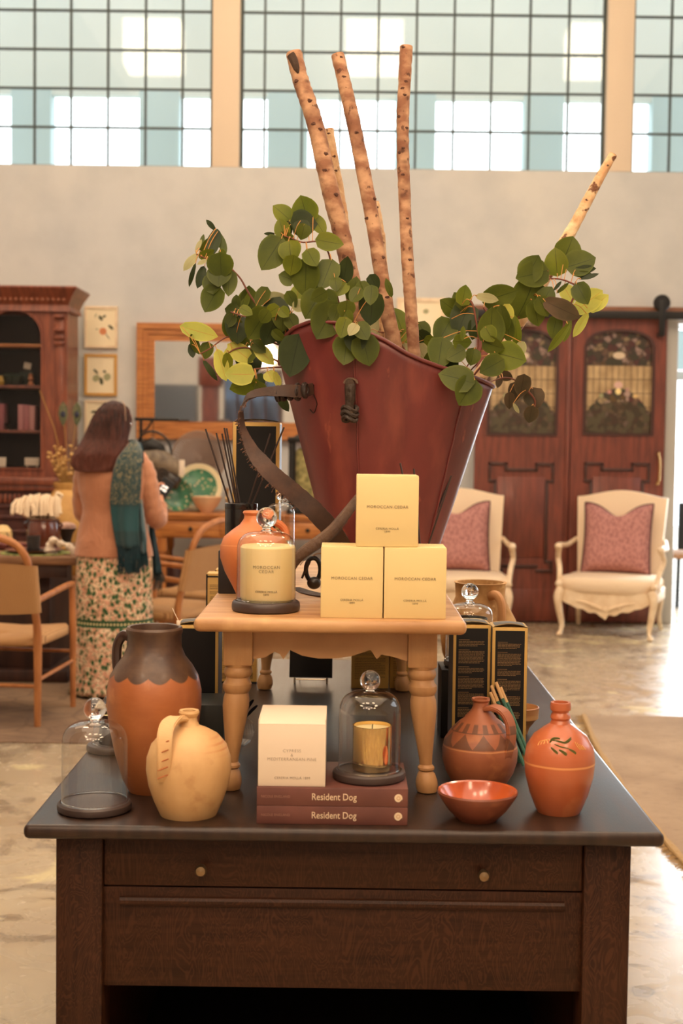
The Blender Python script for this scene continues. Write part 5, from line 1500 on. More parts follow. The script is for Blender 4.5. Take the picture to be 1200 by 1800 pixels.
# ---------------------------------------------------------------- armchairs
def make_armchair(label):
    t = thing('french_armchair', (0, 0, 0), label, 'chair', 'cream armchairs in front of the hanging doors')
    W = .34     # half width of back
    out = []
    N = 22
    def top(u): return 1.035 + .055 * math.cos(u * PI / 2) ** 1.5 * 1.0
    def back(u, v, off):      # u -1..1, v 0..1
        z = .40 + (top(u) - .40) * v
        x = u * (W * (.90 + .10 * v))
        y = .56 + .13 * v - off * (1 - .0 * v)
        bul = .03 * (1 - abs(u) ** 3) * math.sin(PI * min(1, max(0, v * 1.02))) ** .5
        return (x, y - bul if off > 0 else y, z)
    m = MB()
    rings = []
    for j in range(13):
        v = j / 12; ring = []
        for i in range(N + 1): ring.append(Vector(back(-1 + 2 * i / N, v, .05)))
        for i in range(N, -1, -1): ring.append(Vector(back(-1 + 2 * i / N, v, -.02)))
        rings.append(ring)
    m.loft(rings); bv = m.build('backrest', M_linen, t, sharp=50)
    # seat cushion
    m = MB(); rings = []
    for (k, z, e) in ((0, .335, .96), (1, .35, 1.0), (2, .40, 1.02), (3, .43, 1.0), (4, .447, .93), (5, .455, .7), (6, .458, .3)):
        ring = []
        for i in range(40):
            a = 2 * PI * i / 40; ca, sa = math.cos(a), math.sin(a)
            x = math.copysign(abs(ca) ** .45, ca) * .355 * e * (1.04 if sa < 0 else .96); y = .29 + math.copysign(abs(sa) ** .45, sa) * .30 * e - (.02 * math.cos(ca * PI / 2) if sa < 0 else 0) * e
            ring.append(Vector((x, y, z)))
        rings.append(ring)
    m.loft(rings); m.build('seat', M_linen, t, sharp=60)
    # carved front apron
    m = MB(); pts = []
    for i in range(33):
        u = -1 + 2 * i / 32; x = u * .335
        z = .245 - .085 * (1 - abs(u)) ** 1.2 + .012 * math.sin(u * 22) * (1 - abs(u)) + (-.02 if abs(u) < .05 else 0) + .04 * abs(u) ** 6
        pts.append((x, z))
    m.prism([(-.335, .35)] + pts + [(.335, .35)], -.012, .022)
    m.sphere((0, -.014, .215), .022, 10, 7, (1.3, .5, 1)); 
    for k in (-1, 1):
        m.tube([(k * .03, -.016, .22), (k * .09, -.018, .245), (k * .15, -.016, .265), (k * .21, -.014, .27)], [.012, .013, .010, .006], 8)
        m.sphere((k * .10, -.014, .228), .012, 8, 6)
    m.build('carved_apron', M_cream, t)
    for k in (-1, 1):
        m = MB(); m.bx(k * .335 - .012, k * .335 + .012, .02, .58, .26, .35, .006); m.build('side_rail', M_cream, t)
        # front cabriole leg
        m = MB(); q = smooth_path([(k * .325, .0, .36), (k * .345, -.02, .30), (k * .335, -.015, .20), (k * .318, .0, .10), (k * .318, -.012, .045), (k * .330, -.030, .012)], 4)
        nn = len(q); m.tube(q, [.036 - .022 * min(1, i / nn * 1.25) + (.008 if i > nn - 4 else 0) for i in range(nn)], 10); m.sphere((k * .330, -.032, .014), .021, 10, 6, (1, 1.1, .65)); m.build('leg', M_cream, t)
        m = MB(); q = smooth_path([(k * .31, .58, .40), (k * .315, .60, .26), (k * .305, .58, .12), (k * .315, .63, .012)], 4)
        m.tube(q, [.026 - .010 * i / len(q) for i in range(len(q))], 8); m.sphere((k * .315, .632, .012), .018, 8, 5, (1, 1, .65)); m.build('leg', M_cream, t)
        # arm
        m = MB(); q = smooth_path([(k * .335, .60, .70), (k * .365, .42, .665), (k * .385, .25, .67), (k * .375, .13, .675), (k * .372, .10, .655)], 5)
        m.tube(q, [.017 + .010 * i / len(q) for i in range(len(q))], 10)
        q = smooth_path([(k * .372, .115, .66), (k * .385, .16, .58), (k * .365, .12, .50), (k * .350, .05, .42), (k * .335, .0, .36)], 5)
        m.tube(q, [.022, .024] + [.020] * (len(q) - 4) + [.026, .032], 10)
        m.sphere((k * .372, .10, .672), .032, 10, 8, (.9, 1, .8)); m.sphere((k * .342, -.008, .395), .028, 10, 8); m.build('arm', M_cream, t)
    return t
def make_pillow(label):
    t = thing('pillow', (0, 0, 0), label, 'pillow', 'pink piped pillows on the armchairs')
    hw_ = .235; hh_ = .235
    def edge(u, v):
        x = u * hw_ * (1 - .05 * math.cos(v * PI / 2)); z = v * hh_ * (1 - .05 * math.cos(u * PI / 2))
        if v > 0: z -= .085 * v ** 3 * math.exp(-(u / .45) ** 2)
        return x, z + .235
    m = MB()
    for sg_ in (-1, 1):
        def f(a, b):
            u, v = -1 + 2 * a, -1 + 2 * b; x, z = edge(u, v)
            th = .075 * (max(0, 1 - u ** 4) * max(0, 1 - v ** 4)) ** .6
            return (x, sg_ * th, z)
        m.grid(f, 18, 18)
    bmesh.ops.remove_doubles(m.bm, verts=m.bm.verts, dist=.0004)
    m.build('cover', M_pink, t, sharp=80)
    q = []
    for k in range(80):
        s_ = k / 20; i = int(s_); f_ = -1 + 2 * (s_ - i)
        u, v = [(f_, 1), (1, -f_), (-f_, -1), (-1, f_)][i]; x, z = edge(u, v); q.append((x, 0, z))
    m = MB(); m.tube(q, .0065, 7, closed=True); m.build('piping', M_piping, t)
    return t
ac = make_armchair('cream armchair on the right with carved apron, standing before the right hanging door')
fl = PZ(985, 1118, 0); fr = PZ(1145, 1128, 0)
ang = math.atan2(fr.y - fl.y, fr.x - fl.x)
mid = (fl + fr) / 2
ac.location = (mid.x, mid.y + .03, 0); ac.rotation_euler.z = ang
sc_ = (fr - fl).length / .655
ac.scale = (sc_, sc_, sc_ * .965)
a2 = dup(ac, (mid.x - (1066 - 812) / F * mid.y - .01, mid.y + .05, 0), R(-3) , 'cream armchair half hidden behind the red hod and the tall black boxes')
p1 = make_pillow('pink pillow with dark piping on the right cream armchair')
def on_chair(c, p, dx=0, dy=.33, z=.452): 
    p.location = Matrix.Translation(c.location) @ Matrix.Rotation(c.rotation_euler.z, 4, 'Z') @ Vector((dx * sc_, dy * sc_, z * sc_ * .965 + .003))
    p.rotation_euler = (R(-13), 0, c.rotation_euler.z)
    p.scale = (1.12, 1.1, 1.17)
on_chair(ac, p1, -.0, .39)
p2 = dup(p1, None, None, 'pink pillow on the armchair half hidden behind the red hod'); on_chair(a2, p2, -.03, .39)

# ---------------------------------------------------------------- framed prints and mirror
def framed(px0, px1, py0, py1, m_, label, art, fw=.018, cat='picture', name='framed_print', group=None):
    yw = WY - .03
    x0, x1 = xat(px0, yw, py=(py0 + py1) / 2), xat(px1, yw, py=(py0 + py1) / 2); z0, z1 = zat(py1, yw, px0), zat(py0, yw, px0)
    t = thing(name, ((x0 + x1) / 2, yw, z0), label, cat, group)
    w_, h_ = x1 - x0, z1 - z0
    m = MB(); m.ring([(-w_ / 2, 0), (w_ / 2, 0), (w_ / 2, h_), (-w_ / 2, h_)], [(-w_ / 2 + fw, fw), (w_ / 2 - fw, fw), (w_ / 2 - fw, h_ - fw), (-w_ / 2 + fw, h_ - fw)], 0, .028); m.build('frame', m_, t)
    m = MB(); m.bx(-w_ / 2 + fw * .8, w_ / 2 - fw * .8, .010, .014, fw * .8, h_ - fw * .8); m.build('print', mat('ivory_paper', srgb(238, 220, 184), .35, coat=.6), t)
    for nm_, mm_, shapes in art:
        m = MB()
        for (cx_, cz, rx, rz_, a) in shapes:
            pl_ = [(cx_ * w_ + (rx * w_ * math.cos(q) * math.cos(a) - rz_ * w_ * math.sin(q) * math.sin(a)), cz * h_ + rx * w_ * math.cos(q) * math.sin(a) + rz_ * w_ * math.sin(q) * math.cos(a)) for q in [2 * PI * k / 14 for k in range(14)]]
            m.prism(pl_, .0085, .010)
        m.build(nm_, mm_, t)
    return t
M_olive = mat('olive_ink', srgb(78, 76, 50), .6); M_peach = mat('peach_ink', srgb(214, 134, 88), .6); M_brownink = mat('brown_stem_ink', srgb(110, 92, 72), .6)
M_mint = mat('pale_leaf_ink', srgb(160, 156, 116), .6)
framed(148, 206, 538, 611, M_cream, 'top framed botanical print with a peach fruit, cream frame', [('painted_fruit', M_peach, [(.06, .40, .11, .11, 0)]), ('painted_leaves', M_olive, [(-.01, .72, .09, .05, 2.2), (.10, .76, .06, .035, .5), (.30, .50, .10, .04, 2.4), (.20, .28, .12, .012, 2.2)]), ('painted_sprig', M_mint, [(-.16, .78, .07, .02, 1.2), (-.12, .45, .04, .02, .4)])])
framed(148, 205, 622, 695, mat('ochre_gold_frame', srgb(206, 152, 72), .4), 'second framed botanical print from the top, ochre gold frame', [('painted_leaves', M_mint, [(-.14, .42, .12, .10, .8), (.2, .45, .11, .12, -.6)]), ('painted_dark_leaves', M_olive, [(-.15, .58, .10, .04, -.8), (.02, .35, .06, .12, .2), (.12, .58, .05, .04, 0)])], fw=.021)
framed(148, 207, 703, 776, M_cream, 'third framed botanical print, partly hidden by the woman\'s head', [('painted_leaves', M_olive, [(-.22, .72, .09, .04, .2), (-.18, .60, .09, .04, -.4), (-.25, .45, .05, .03, .6)])])
framed(697, 782, 523, 640, M_cream, 'framed print on the wall behind the two right birch branches', [('painted_leaves', M_mint, [(.10, .80, .06, .05, .2), (.15, .35, .10, .06, .2), (-.1, .5, .1, .05, 1)])], fw=.03)
# pine mirror
yw = WY - .05
x0, x1, z0, z1 = xat(240, yw, py=670), xat(640, yw, py=670), zat(771, yw, 240), zat(567, yw, 240)
t = thing('wall_mirror', ((x0 + x1) / 2, yw, z0), 'wide wall mirror in a deep honey pine frame above the sideboard', 'mirror')
w_, h_ = x1 - x0, z1 - z0; f1 = (31 / F) * yw
for (o_, i_, ya) in ((0, f1 * .35, -.012), (f1 * .35, f1 * .62, .002), (f1 * .62, f1, .016)):
    m = MB(); m.ring([(-w_ / 2 + o_, o_), (w_ / 2 - o_, o_), (w_ / 2 - o_, h_ - o_), (-w_ / 2 + o_, h_ - o_)], [(-w_ / 2 + i_, i_), (w_ / 2 - i_, i_), (w_ / 2 - i_, h_ - i_), (-w_ / 2 + i_, h_ - i_)], ya, .045)
    m.build('frame_step', M_pine, t)
m = MB(); m.bx(-w_ / 2 + f1 * .9, w_ / 2 - f1 * .9, .024, .028, f1 * .9, h_ - f1 * .9)
mg = m.build('mirror_glass', mat('silvered_glass', (.88, .86, .82), .03, metal=1), t); 
# the mirror tips slightly so that it shows the far side of the shop
mg.rotation_euler = (0, 0, 0)
#@@BG2
# ---------------------------------------------------------------- carved display cabinet on the left
CYF = 10.35
def cx(px, y=700): return xat(px, CYF, py=y)
def cz(py): return zat(py, CYF, 50)
cab = thing('display_cabinet', (cx(25), CYF, 0), 'tall carved red-brown display cabinet with arched glass door at the left edge', 'cabinet')
ox = cx(25); L_ = -1.62           # the cabinet runs on past the picture's left edge
def lx_(px): return cx(px) - ox
zb_base = cz(848); ztop = cz(540)
m = MB()
gx0, gx1 = lx_(-22), lx_(72); g0, g1 = cz(823), cz(590)
r_ = (gx1 - gx0) / 2; gc = (gx0 + gx1) / 2
arch = [(gx0, g0), (gx1, g0), (gx1, g1)] + [(gc + r_ * math.cos(PI * k / 16), g1 + r_ * .92 * math.sin(PI * k / 16)) for k in range(1, 16)] + [(gx0, g1)]
def projc(p):
    x, z = p; xl0, xr0 = lx_(-42), lx_(92); zt_ = cz(540); zb0 = cz(838)
    if z <= g0 + 1e-6: return (xl0 if x < gc else xr0, zb0)
    if z <= g1 + 1e-6: return (xl0 if x < gc else xr0, z)
    if abs(x - gc) > r_ * .93: return (xl0 if x < gc else xr0, zt_)
    return (gc + (x - gc) / (r_ * .93) * (xr0 - xl0) / 2, zt_)
dr_ = MB(); dr_.ring([projc(p) for p in arch], arch, 0, .035); door = dr_.build('door', M_cab, cab, sharp=25)
dm_ = MB(); dm_.ring([(gc + (x - gc) * 1.09, z + (.014 if z > 2 else -.012)) for x, z in arch], arch, -.012, .0); dm_.build('door_moulding', M_cab, door, sharp=25)
gm = MB(); gm._put([(x, .02, z) for x, z in arch], [tuple(range(len(arch)))]); gm.build('door_glass', M_case, door)
m.bx(lx_(92), lx_(118), 0, .42, zb_base, ztop); m.bx(lx_(98), lx_(112), -.015, .01, cz(835), cz(560), .006)
m.build('side_post', M_cab, cab)
m = MB(); m.bx(L_, lx_(-42), -.002, .03, zb_base, ztop); m.bx(lx_(-64), lx_(-46), -.03, .0, cz(835), cz(560), .006); m.build('left_front', M_cab, cab)
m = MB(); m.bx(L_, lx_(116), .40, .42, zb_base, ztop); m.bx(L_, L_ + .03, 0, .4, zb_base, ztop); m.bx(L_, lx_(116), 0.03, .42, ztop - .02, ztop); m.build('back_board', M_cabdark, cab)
for k, y_ in enumerate((604, 677, 756, 823)):
    m = MB(); m.bx(L_ + .03, lx_(94), .037, .40, cz(y_) - .022, cz(y_), .002); m.build('shelf', M_pine if k == 0 else M_cab, cab)
# crown
m = MB()
steps = [(ztop - .03, .030, .01), (cz(536), .012, .02), (cz(528), .030, .035), (cz(522), .045, .05), (cz(514), .075, .075), (cz(507), .10, .095), (cz(504), .09, .09)]
x_r = lx_(118)
for (za_, o1, _), (zb2_, o2, _) in zip(steps, steps[1:]):
    m._put([(L_, -o1, za_), (x_r + o1 * .9, -o1, za_), (x_r + o1 * .9, .44, za_), (L_, .44, za_), (L_, -o2, zb2_), (x_r + o2 * .9, -o2, zb2_), (x_r + o2 * .9, .44, zb2_), (L_, .44, zb2_)],
           [(0, 1, 5, 4), (1, 2, 6, 5), (2, 3, 7, 6), (3, 0, 4, 7), (4, 5, 6, 7), (3, 2, 1, 0)])
m.build('cornice', M_cab, cab, sharp=20)
m = MB()
x = x_r - .02
while x > -.9:
    m.sphere((x, -.040, cz(527)), .013, 8, 6); x -= .040
m.build('bead_row', mat('worn_bead_wood', srgb(150, 92, 66), .5), cab)
# corbels at the post top
m = MB()
for y_, d_ in ((553, .035), (577, .045), (590, .03), (600, .025)):
    m = MB(); m.bx(lx_(96), lx_(114), -.012 - d_, .0, cz(y_ + 6), cz(y_), .006); m.build('post_corbel', M_cab, cab)
# base section
m = MB(); bxr = lx_(122)
m.bx(L_, bxr + .03, -.12, .45, cz(852), cz(838), .01); m.bx(L_, bxr + .015, -.10, .45, cz(862), cz(851), .006)
m.build('waist_moulding', M_cab, cab)
m = MB(); m.bx(L_, bxr, -.07, .45, .08, cz(862)); m.bx(L_, bxr + .02, -.09, .45, 0, .10, .008)
for k, y_ in enumerate((872, 886, 905, 930, 960, 990)): m.bx(L_, bxr + .004, -.085, -.06, cz(y_ + 7), cz(y_), .006)
m.build('base', M_cabdark2 if False else mat('dark_red_base_wood', srgb(84, 40, 32), .5, c2=srgb(60, 28, 24), scale=5, stretch=(6, 2, 1)), cab)
m = MB()
for k in range(26): m.bx(L_ + .9 + k * .035, L_ + .918 + k * .035, -.095, -.08, cz(884), cz(868), .003)
m.build('carved_flutes', M_cab, cab)
# things on the cabinet shelves
def cabthing(name, mb, m_, px, py, label, cat, dy=.16, group=None):
    o = tag(mb.build(name, m_), label, cat, group); yy = CYF + dy; o.location = (xat(px, yy, py=py), yy, cz(py) + .0005); return o
sy = lambda y_: cz(y_)
for i, (px, c_) in enumerate(((36, (190, 128, 128)), (46, (176, 110, 112)), (56, (198, 140, 136)))):
    cabthing('pink_album', MB().bx(-.020, .020, 0, .15, 0, .195 - .004 * i, .002), mat('pink_cloth_%s' % 'abc'[i], srgb(*c_), .7), px, 756, ['left', 'middle', 'right'][i] + ' one of the three pink albums on the third cabinet shelf', 'book', .10, 'pink albums in the cabinet')
cabthing('pink_album', MB().bx(-.018, .018, 0, .14, 0, .20, .002), mat('pink_cloth_d', srgb(170, 100, 104), .7), 2, 756, 'pink album standing alone at the left end of the third cabinet shelf', 'book', .12)
cabthing('dark_bowl', MB().lathe([(.02, 0), (.025, .01), (.05, .05), (.047, .05), (.0, .015)], 24), M_black, 19, 756, 'small black bowl beside the pink albums in the cabinet', 'bowl', .12)
cabthing('white_card', MB().box((0, 0, .045), (.055, .004, .05), .001, M=Matrix.Rotation(R(12), 4, 'Y') @ Matrix.Translation((0, 0, .0))), M_white, 46, 656, 'small tilted white card on the second cabinet shelf', 'card', .2)
bpy.data.objects['white_card'].location.z = cz(651)
cabthing('card_box', MB().bx(-.05, .05, .0, .06, 0, cz(651) - cz(677), .004), mat('dark_green_box', srgb(40, 46, 36), .6), 46, 677, 'dark green box under the white card in the cabinet', 'box', .19)
cabthing('dark_green_dish', MB().lathe([(.05, 0), (.07, .02), (.085, .075), (.06, .09), (.0, .09)], 24), mat('dark_green_glaze', srgb(44, 54, 44), .3), 22, 677, 'dark green covered dish on the second cabinet shelf', 'dish', .13)
cabthing('orange_figurine', MB().lathe([(.02, 0), (.024, .012), (.012, .03), (.022, .05), (.014, .07), (.018, .082), (0, .095)], 20), mat('ochre_clay', srgb(168, 104, 66), .6), 54, 677, 'small ochre clay figurine on the second cabinet shelf', 'figurine', .10)
cabthing('yellow_pot', MB().lathe([(.02, 0), (.036, .03), (.03, .07), (.0, .072)], 20), mat('yellow_glaze', srgb(176, 140, 52), .4), 2, 677, 'small yellow pot at the left end of the second cabinet shelf', 'pot', .10)
cabthing('name_card', MB().bx(-.055, .055, 0, .004, .018, .078, .012).bx(-.04, -.036, 0, .02, 0, .02).bx(.036, .04, 0, .02, 0, .02), M_white, 56, 823, 'white name card with rounded corners on the lowest cabinet shelf', 'card', .09)
cabthing('price_card', MB().box((0, 0, .042), (.07, .004, .075), .001, M=Matrix.Rotation(R(-10), 4, 'X')), M_white, 2, 823, 'white price card leaning at the left end of the lowest cabinet shelf', 'card', .09)

# ---------------------------------------------------------------- sideboard under the mirror
SY = 10.25
def zs_(py, px=400): return zat(py, SY, px)
x0, x1 = xat(262, SY, py=905), xat(618, SY, py=905); zt_ = zs_(903)
sb = thing('pine_sideboard', ((x0 + x1) / 2, SY, 0), 'honey pine sideboard table under the framed mirror', 'sideboard')
w_ = (x1 - x0) / 2; dd = .55
m = MB(); m.bx(-w_, w_, 0, dd, zt_ - .035, zt_, .01); m.bx(-w_ + .02, w_ - .02, .01, dd, zt_ - .05, zt_ - .034, .004); m.build('top', M_pine, sb)
m = MB(); m.bx(-w_ + .04, w_ - .04, .03, dd - .03, zt_ - .19, zt_ - .05, .003); m.build('frieze', M_pine, sb)
for k in range(3):
    a = -w_ + .10 + k * (2 * w_ - .2) / 3; b = a + (2 * w_ - .2) / 3 - .02
    m = MB(); m.bx(a, b, .018, .04, zt_ - .175, zt_ - .065, .004); d_ = m.build('drawer', M_pine, sb)
    m = MB(); m.sphere(((a + b) / 2, .006, zt_ - .12), .017, 12, 8); m.build('knob', M_iron, d_)
for a in (-1, 1):
    for b in (.07, dd - .07):
        m = MB(); m.lathe([(.022, 0), (.028, .03), (.022, .07), (.03, .2), (.036, .45), (.026, .56), (.034, .58), (.026, .60)], 20); m.bx(-.036, .036, -.036, .036, .59, zt_ - .19)
        o = m.build('leg', M_pinev, sb); o.location = (a * (w_ - .09), b, 0)
m = MB(); m.bx(-w_ + .05, w_ - .05, .04, dd - .04, .16, .19, .004); m.build('shelf', M_pine, sb)
for (px, wpx, h_, nm_, lab, mm_) in ((305, 34, .34, 'studded_drum', 'dark red-brown studded drum on the sideboard shelf', mat('dark_red_leather', srgb(62, 26, 20), .4, coat=.3)),
                                     (430, 60, .30, 'wicker_basket', 'dark wicker basket on the sideboard shelf behind the bench', mat('dark_wicker', srgb(90, 62, 40), .8, bump=.5)),
                                     (345, 30, .42, 'dark_jar', 'tall dark jar on the sideboard shelf', M_black)):
    yy = SY + .26; X = xat(px, yy, py=1000); r_ = wpx / 2 * yy / F
    t = thing(nm_, (X, yy, .191), lab, nm_.split('_')[1])
    m = MB(); m.lathe([(r_ * .9, 0), (r_, .02), (r_ * 1.02, h_ * .5), (r_, h_ - .02), (r_ * .9, h_), (0, h_)], 28); m.build('body', mm_, t)
    if nm_ == 'studded_drum':
        for k in range(7):
            m = MB(); a = -PI * (k + .5) / 7; m.sphere((r_ * math.cos(a), r_ * math.sin(a), h_ - .05), .007, 8, 5); m.build('stud', mat('pale_stud', (.6, .55, .5), .3, metal=.7), t)
for k, (px, c_) in enumerate(((519, (52, 84, 84)), (527, (60, 96, 94)), (535, (150, 104, 62)), (543, (128, 74, 44)))):
    yy = SY + .12; o = MB().bx(-.014, .014, 0, .2, 0, .27 - .012 * k, .002).build('book', mat('cloth_%s' % 'abcd'[k], srgb(*c_), .7)); o.location = (xat(px, yy, py=960), yy, .191)
    tag(o, ['dark teal book at the left end', 'lighter teal book, second from left', 'tan book, third from left', 'brown book at the right end'][k] + ' of the row on the sideboard shelf', 'book', 'books on the sideboard shelf')
# slatted round fan, plates, bowl
def onsb(px, dy): return Vector((xat(px, SY + dy, py=890), SY + dy, zt_ + .0005))
s = (SY + .40) / F
t = thing('round_fan', onsb(348, .42), 'large round grey-brown slatted fan standing behind the green plate', 'fan')
r_ = 47 * s; m = MB(); cz0 = zs_(810) - zt_ + .01
m.tube([(r_ * math.cos(a), 0, cz0 + r_ * math.sin(a)) for a in [2 * PI * k / 48 for k in range(48)]], .007, 6, closed=True); m.build('rim', mat('fan_rim', srgb(150, 122, 104), .6), t)
m = MB()
for k in range(60):
    a = 2 * PI * k / 60; m.box((r_ * .55, 0, 0), (r_ * .86, .004, .014), M=Matrix.Translation((0, 0, cz0)) @ Matrix.Rotation(a, 4, 'Y') @ Matrix.Rotation(R(25), 4, 'X'))
m.lathe([(0, -.01), (.03, -.006), (.03, .006), (0, .01)], 20, M=Matrix.Translation((0, 0, cz0)) @ Matrix.Rotation(PI / 2, 4, 'X'))
m.build('slats', mat('fan_slats', srgb(132, 110, 98), .6), t)
m = MB(); m.bx(-.05, .05, -.02, .03, 0, cz0 - r_ + .02, .004); m.build('stand', M_iron, t)
n = NT('green_speckled_glaze'); v = n.vor(34, stretch=(1, 0, 1)); n.base(n.mix(n.rng(v[0], .22, .34), srgb(206, 190, 150), n.mix(n.rng(n.noise(14, 4), .35, .65), srgb(52, 110, 84), srgb(84, 138, 104)))); n.rough(.25); M_speck = n.m
def plate(px, pyc, r_px, dy, label, rim=True, lean=-12):
    s_ = (SY + dy) / F; r_ = r_px * s_; t = thing('leaning_plate', onsb(px, dy), label, 'plate')
    Mx = Matrix.Rotation(R(lean), 4, 'X') @ Matrix.Translation((0, 0, r_)) @ Matrix.Rotation(PI / 2, 4, 'X')
    m = MB(); m.lathe([(0, .0), (r_ * .5, .0), (r_ * .98, -.004 + .03), (r_, .034), (r_ * .98, .036), (r_ * .78, .022)], 44, M=Mx); [m.bm.faces.remove(f) for f in list(m.bm.faces) if len(f.verts) > 4]; m.build('rim', mat('cream_glaze', srgb(232, 216, 176), .3) if rim else M_speck, t)
    m = MB(); m.lathe([(r_ * .785, .0225), (r_ * .6, .012), (0, .010)], 44, M=Mx); [m.bm.faces.remove(f) for f in list(m.bm.faces) if len(f.verts) > 4]; m.build('well', M_speck, t)
plate(348, 845, 42, .28, 'cream-rimmed plate with green speckled centre leaning on the slatted fan')
plate(312, 860, 28, .17, 'smaller green speckled plate leaning left of the cream-rimmed one', rim=False)
t = tag(MB().lathe([(.045, 0), (.05, .012), (.085, .05), (.118, .112), (.122, .120), (.114, .120), (.08, .055), (0, .02)], 40).build('cream_bowl', mat('blush_cream_glaze', srgb(228, 186, 146), .35)), 'plain blush cream bowl in front of the green speckled plate', 'bowl'); t.location = onsb(363, .14)
t = tag(MB().lathe([(.03, 0), (.032, .01), (.010, .02), (.010, .09), (.020, .10), (.010, .115), (.012, .17), (.02, .18), (0, .18)], 20).build('brass_candlestick', M_brass), 'small brass candlestick beside the cream bowl', 'candlestick'); t.location = onsb(399, .30)
# black lantern
t = thing('metal_lantern', onsb(548, .2), 'black metal lantern with straw-coloured filling, seen beside the red hod', 'lantern')
hL = zs_(748) - zt_; a = .155
m = MB()
for sx_ in (-1, 1):
    for sy_ in (-1, 1): m.bx(sx_ * a - .02, sx_ * a + .02, sy_ * a - .02, sy_ * a + .02, 0, hL - .08)
m.bx(-a - .03, a + .03, -a - .03, a + .03, 0, .04, .005); m.bx(-a - .03, a + .03, -a - .03, a + .03, hL - .12, hL - .08, .005)
m.lathe([(.2, hL - .08), (.08, hL - .02), (.03, hL), (0, hL)], 4, M=Matrix.Rotation(PI / 4, 4, 'Z')); m.build('frame', M_iron, t)
n = NT('dried_moss'); n.base(n.mix(n.rng(n.noise(25, 5), .35, .65), srgb(176, 160, 104), srgb(112, 108, 66))); n.bump(n.noise(30, 5), .8, .02); n.rough(.9)
m = MB(); m.bx(-a + .03, a - .03, -a + .03, a - .03, .045, hL - .16, .03); m.build('dried_filling', n.m, t)
# iron hook stand with a carved dark bird-like sculpture
st = thing('iron_hook_stand', onsb(247, .40), 'black iron hook stand on the sideboard behind the woman', 'stand')
sI = (SY + .40) / F; hI = zs_(738) - zt_
m = MB(); m.lathe([(.07, 0), (.06, .015), (.015, .02), (.012, hI), (0, hI)], 16); m.build('post', M_iron, st)
m = MB(); m.bx(-.05, 66 * sI, -.008, .008, hI - .012, hI + .014, .004); m.build('arm', M_iron, st)
m = MB(); m.tube(smooth_path([(0, 0, hI - .10), (.05, 0, hI - .07), (.08, 0, hI - .02), (.09, 0, hI)], 5), .008, 8); m.build('brace', M_iron, st)
m = MB(); m.tube([(.095, 0, hI - .01), (.095, 0, hI - .11)], .004, 6); m.tube([(.095 + .012 * math.cos(a), 0, hI - .12 + .012 * math.sin(a)) for a in [2 * PI * k / 12 for k in range(12)]], .003, 6, closed=True); m.build('hook', M_iron, st)
sc1 = thing('carved_sculpture', onsb(283, .10), 'large dark carved bird-like wooden sculpture with scroll and bail handle beside the woman', 'sculpture')
Ms = mat('dark_carved_wood', srgb(66, 52, 42), .4, c2=srgb(40, 30, 25), scale=9, coat=.3); Ml = mat('grey_worn_paint', srgb(150, 132, 110), .5, c2=srgb(92, 78, 64), scale=12)
def q_(px, py): return Vector((xat(px, SY + .14, py=py) - sc1.location.x, 0, zat(py, SY + .14, px) - sc1.location.z))
m = MB(); m.tube([q_(246, 810), q_(258, 806), q_(275, 808), q_(292, 814), q_(306, 822), q_(317, 832)], [.05, .085, .10, .085, .06, .035], 16, flat=.8); m.build('head', Ml, sc1)
m = MB(); m.tube([q_(244, 800), q_(254, 788), q_(268, 784), q_(282, 790), q_(292, 800)], [.02, .055, .065, .05, .02], 14, flat=.9); m.build('cap', M_iron, sc1)
m = MB(); m.tube([q_(260, 900), q_(262, 870), q_(272, 846), q_(292, 838), q_(312, 846), q_(318, 838)], [.10, .09, .085, .08, .06, .02], 16, flat=.8); m.build('neck', Ms, sc1)
m = MB(); m.tube([q_(288, 834) + Vector((.05 * (1 - k / 30) * math.cos(k * .45), -.07, .05 * (1 - k / 30) * math.sin(k * .45))) for k in range(28)], .009, 6); m.build('scroll', Ms, sc1)
m = MB(); m.tube(smooth_path([q_(246, 800), q_(246, 772), q_(262, 759), q_(282, 762), q_(298, 778), q_(303, 800)], 6), .009, 8); m.build('bail_handle', M_iron, sc1)
m = MB(); c_ = q_(322, 822); m.box((c_.x, -.05, c_.z), (.042, .006, .12), .002); m.build('price_label', M_white, sc1)

# ---------------------------------------------------------------- dining table and what stands on it
TH = .76
ty0 = PZ(60, 997, TH - .06).y
dtx1 = xat(134, ty0, py=985)
dt = thing('dining_table', (dtx1 - 1.2, ty0, .0065), 'rustic wooden dining table laid with plates at the left edge', 'table')
m = MB(); m.bx(-1.2, 1.2, 0, 1.12, TH - .055, TH - .0065, .008); m.build('tabletop', M_tablewood, dt)
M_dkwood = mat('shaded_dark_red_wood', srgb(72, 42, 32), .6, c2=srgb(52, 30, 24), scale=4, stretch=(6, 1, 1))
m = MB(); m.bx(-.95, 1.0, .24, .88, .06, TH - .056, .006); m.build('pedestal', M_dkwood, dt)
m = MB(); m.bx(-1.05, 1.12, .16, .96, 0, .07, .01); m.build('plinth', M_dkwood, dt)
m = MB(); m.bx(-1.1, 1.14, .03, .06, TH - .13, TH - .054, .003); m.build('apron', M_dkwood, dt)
def ont(px, py): p = PZ(px, py, TH); return Vector((p.x, p.y, TH + .0005))
sD = 7.9 / F
b_ = ont(77, 962)
s8 = b_.y / F
t = thing('glazed_crock', b_, 'shiny brown glazed crock holding pale ruffled napkins on the dining table', 'crock')
m = MB(); r_ = 29 * s8; hc = zat(912, b_.y, 77) - TH
m.lathe([(r_ * .85, 0), (r_ * .93, .01), (r_, hc * .4), (r_ * .98, hc * .8), (r_ * .9, hc * .93), (r_ * 1.0, hc * .97), (r_ * 1.0, hc), (r_ * .9, hc), (r_ * .88, hc - .02), (0, hc - .03)], 36); m.build('body', mat('brown_salt_glaze', srgb(106, 52, 34), .15, c2=srgb(84, 38, 26), scale=8, coat=.8), t)
